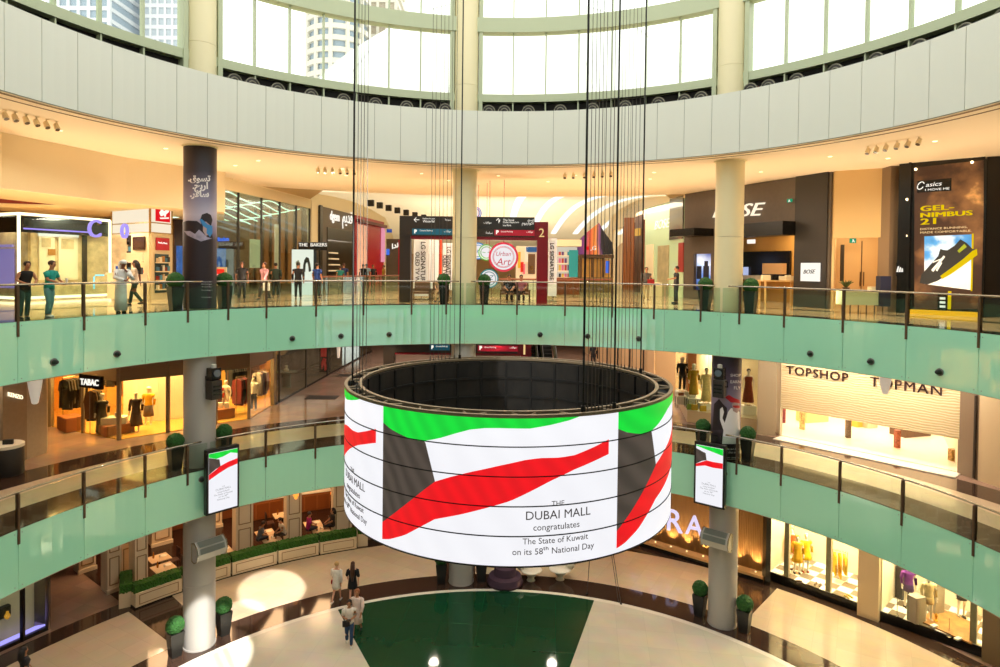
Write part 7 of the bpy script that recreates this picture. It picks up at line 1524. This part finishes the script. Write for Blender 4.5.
# ---------------------------------------------------------------- daylight and lamps
w = bpy.data.worlds.new('sky'); S.world = w; w.use_nodes = True
w.node_tree.nodes['Background'].inputs[0].default_value = (1, .985, .95, 1); w.node_tree.nodes['Background'].inputs[1].default_value = 2.0
def spot(name, p, tgt, power, ang=120, blend=.6, col=(1, .8, .55), rad=.08):
    l = bpy.data.lights.new(name, 'SPOT'); l.energy = power; l.spot_size = R(ang); l.spot_blend = blend; l.color = col; l.shadow_soft_size = rad
    o = bpy.data.objects.new(name, l); COL.objects.link(o); o.location = p; o.rotation_euler = (Vector(tgt) - Vector(p)).to_track_quat('-Z', 'Y').to_euler(); return o
WARM = (1, .81, .56); WARM2 = (1, .87, .7); ORA = (1, .6, .2)
for p in SPOTS: spot('downlight_lamp', p - Vector((0, 0, .03)), p - Vector((0, 0, 1)), 320, 150, .8, WARM)
for a in range(-84, 86, 12): q = pol(17.6, a, L2 + .03); spot('ceiling_fill_spot', q, q + Vector((0, 0, 1)), 330, 150, .7, WARM, .05)  # added upward spots without fixtures, to brighten the ceiling
areal('walkway_fill', (-1, 20, SOF2 - .05), 16, 5, 900, WARM2)  # added area light that brightens the banners and the walkway
def down(name, x, d, z, sx, sy, pw, col=WARM): c = pt(x, d); return areal(name, (c.x, c.y, z), sx, sy, pw, col)
# second level shops
down('shop_lamp', 60, 28.4, L2 + 3.6, 6, 1.0, 420, WARM2); down('shop_lamp', 40, 24.5, L2 + 3.7, 8, 1.5, 300, WARM)
down('shop_lamp', 140, 32, L2 + 3.5, 5, 2, 360, WARM); down('shop_lamp', 240, 36, L2 + 5, 3, 6, 220, WARM2)
down('shop_lamp', 770, 31.5, L2 + 3.6, 3, 1.6, 130, WARM); down('shop_lamp', 865, 28.4, L2 + 3.7, 3.5, 1.5, 130, WARM)
down('shop_lamp', 340, 47, L2 + 3.4, 1, 5, 60, WARM2); down('shop_lamp', 640, 42, L2 + 5.6, 1.5, 8, 220, WARM2)
for y in (12, 17): areal('lamp_walk', (0, y, SOF2 - .02), 14, .5, 150, WARM2) if 0 else None
areal('corridor_skylight', (0, 40, SOF2 + 2.6), 12, 16, 1300, (1, .95, .84))
# first level
for a in range(-76, 78, 19):
    spot('first_level_lamp', pol(15.9, a, F2B - .03), pol(15.9, a, 0), 190, 150, .8, WARM)
def ar(name, p, sx, sy, pw, col, rz=0): return areal(name, p, sx, sy, pw, col, (0, 0, rz))
c = sg(90, 400, 22.5); ar('boutique_lamp', (c.x, c.y, F2B - .1), 3.5, 3, 700, ORA); c = sg(150, 400, 22.3); ar('boutique_lamp', (c.x, c.y, F2B - .1), 4.5, 3, 900, ORA); c = sg(235, 390, 22.3); ar('boutique_lamp', (c.x, c.y, F2B - .1), 3.5, 3, 600, (1, .66, .28))
c = fl(810, 425, L1); ar('entrance_lamp', (c.x, c.y, F2B - .1), 5, 3, 300, (1, .9, .76)); c = fl(920, 440, L1); ar('entrance_lamp', (c.x, c.y, F2B - .1), 5, 3, 320, (1, .9, .76))
c = (H0_TS + H1_TS) / 2 if 'H0_TS' in globals() else fl(870, 455, L1); nn = Vector((-c.x, -c.y, 0)).normalized()
ar('panel_washer', (c.x + nn.x * 1.3, c.y + nn.y * 1.3, F2B - .06), 7.2, .4, 300, WARM2, atan2(8.1 - 14, 16.8 - 12))
for x, y in ((688, 398), (712, 402), (748, 405)): c = fl(x, y + 12, L1); ar('window_lamp', (c.x + .4, c.y + 1.0, F2B - .1), 1.6, 1.2, 280, WARM2)
areal('corridor_lamp', (-6, 30, F2B - .05), 6, 20, 800, WARM2); areal('corridor_lamp', (6, 30, F2B - .05), 6, 20, 600, WARM2)
c = fl(262, 420, L1); c = pt(300, 36); ar('glass_shop_lamp', (c.x - 1.6, c.y, F2B - .1), 1.2, 10, 70, WARM2)
c = fl(2, 470, L1); ar('window_lamp', (c.x - .5, c.y, F2B - .1), 1.5, 1.5, 60, WARM2)
# ground floor
for p in UPL: spot('slat_uplight', p + Vector((0, 0, .06)), p + Vector((0, .06, 1)), 300, 80, .6, (1, .72, .36), .03)
for t in (.15, .38, .62, .85):
    q = H0 + d * (W * .97 * t) - n * 1.2; ar('window_lamp', (q.x, q.y, F1B - .1), 2.0, 1.4, 400, (1, .84, .6), atan2(d.y, d.x))
for a in range(-70, 72, 20): spot('ground_lamp', pol(16.2, a, F1B - .03), pol(16.2, a, 0), 330, 150, .8, WARM2, .22)
for a in (-46, -38, -30, -24): c = pol(22.3, a, F1B - .1); ar('restaurant_lamp', c, 1.6, 2.5, 130, (1, .6, .3))
c = A1.lerp(A0, .3); ar('window_lamp', (c.x - .1, c.y + .1, F1B - .1), 2, .5, 40, WARM2)
# sunlit patches: four narrow spot lamps added in place of a sun
def beam(px, py, z, r, power, src): t = fl(px, py, z); s = Vector(src); dd = (t - s).length; return spot('sun_patch_spot', s, t, power, degrees(2 * math.atan(r / dd)), .12, (1, .97, .9), .12)
beam(272, 590, 0, 1.4, 160000, (4, -11, 28)); beam(205, 655, 0, 1.6, 160000, (4, -11, 28)); beam(245, 612, 0, .8, 120000, (4, -11, 28))
spot('sun_patch_spot', (-3.4, -11.4, 19.6), (1.3, 3.1, 11.0), 6000, 8.5, .12, (1, .97, .9), .08)
# ---------------------------------------------------------------- camera, view
cd = bpy.data.cameras.new('camera'); co = bpy.data.objects.new('camera', cd); COL.objects.link(co)
cd.sensor_width = 36; cd.lens = F_PX / 1000 * 36; cd.shift_y = -(333.5 - PY0) / 1000; cd.clip_start = .05; cd.clip_end = 1000
rt, up, bk = dirv(1, 0, 0), dirv(0, 0, -1), -dirv(0, 1, 0)
M = Matrix((( rt.x, up.x, bk.x, CAM.x), (rt.y, up.y, bk.y, CAM.y), (rt.z, up.z, bk.z, CAM.z), (0, 0, 0, 1)))
co.matrix_world = M; S.camera = co
vs = S.view_settings; vs.view_transform = 'Standard'; vs.look = 'None'; vs.gamma = 1; vs.exposure = 0.0; vs.use_curve_mapping = False
S.cycles.use_denoising = True
S.cycles.max_bounces = 10; S.cycles.transparent_max_bounces = 24; S.cycles.diffuse_bounces = 4; S.cycles.glossy_bounces = 4
S.cycles.sample_clamp_indirect = 6; S.cycles.caustics_reflective = False; S.cycles.caustics_refractive = False
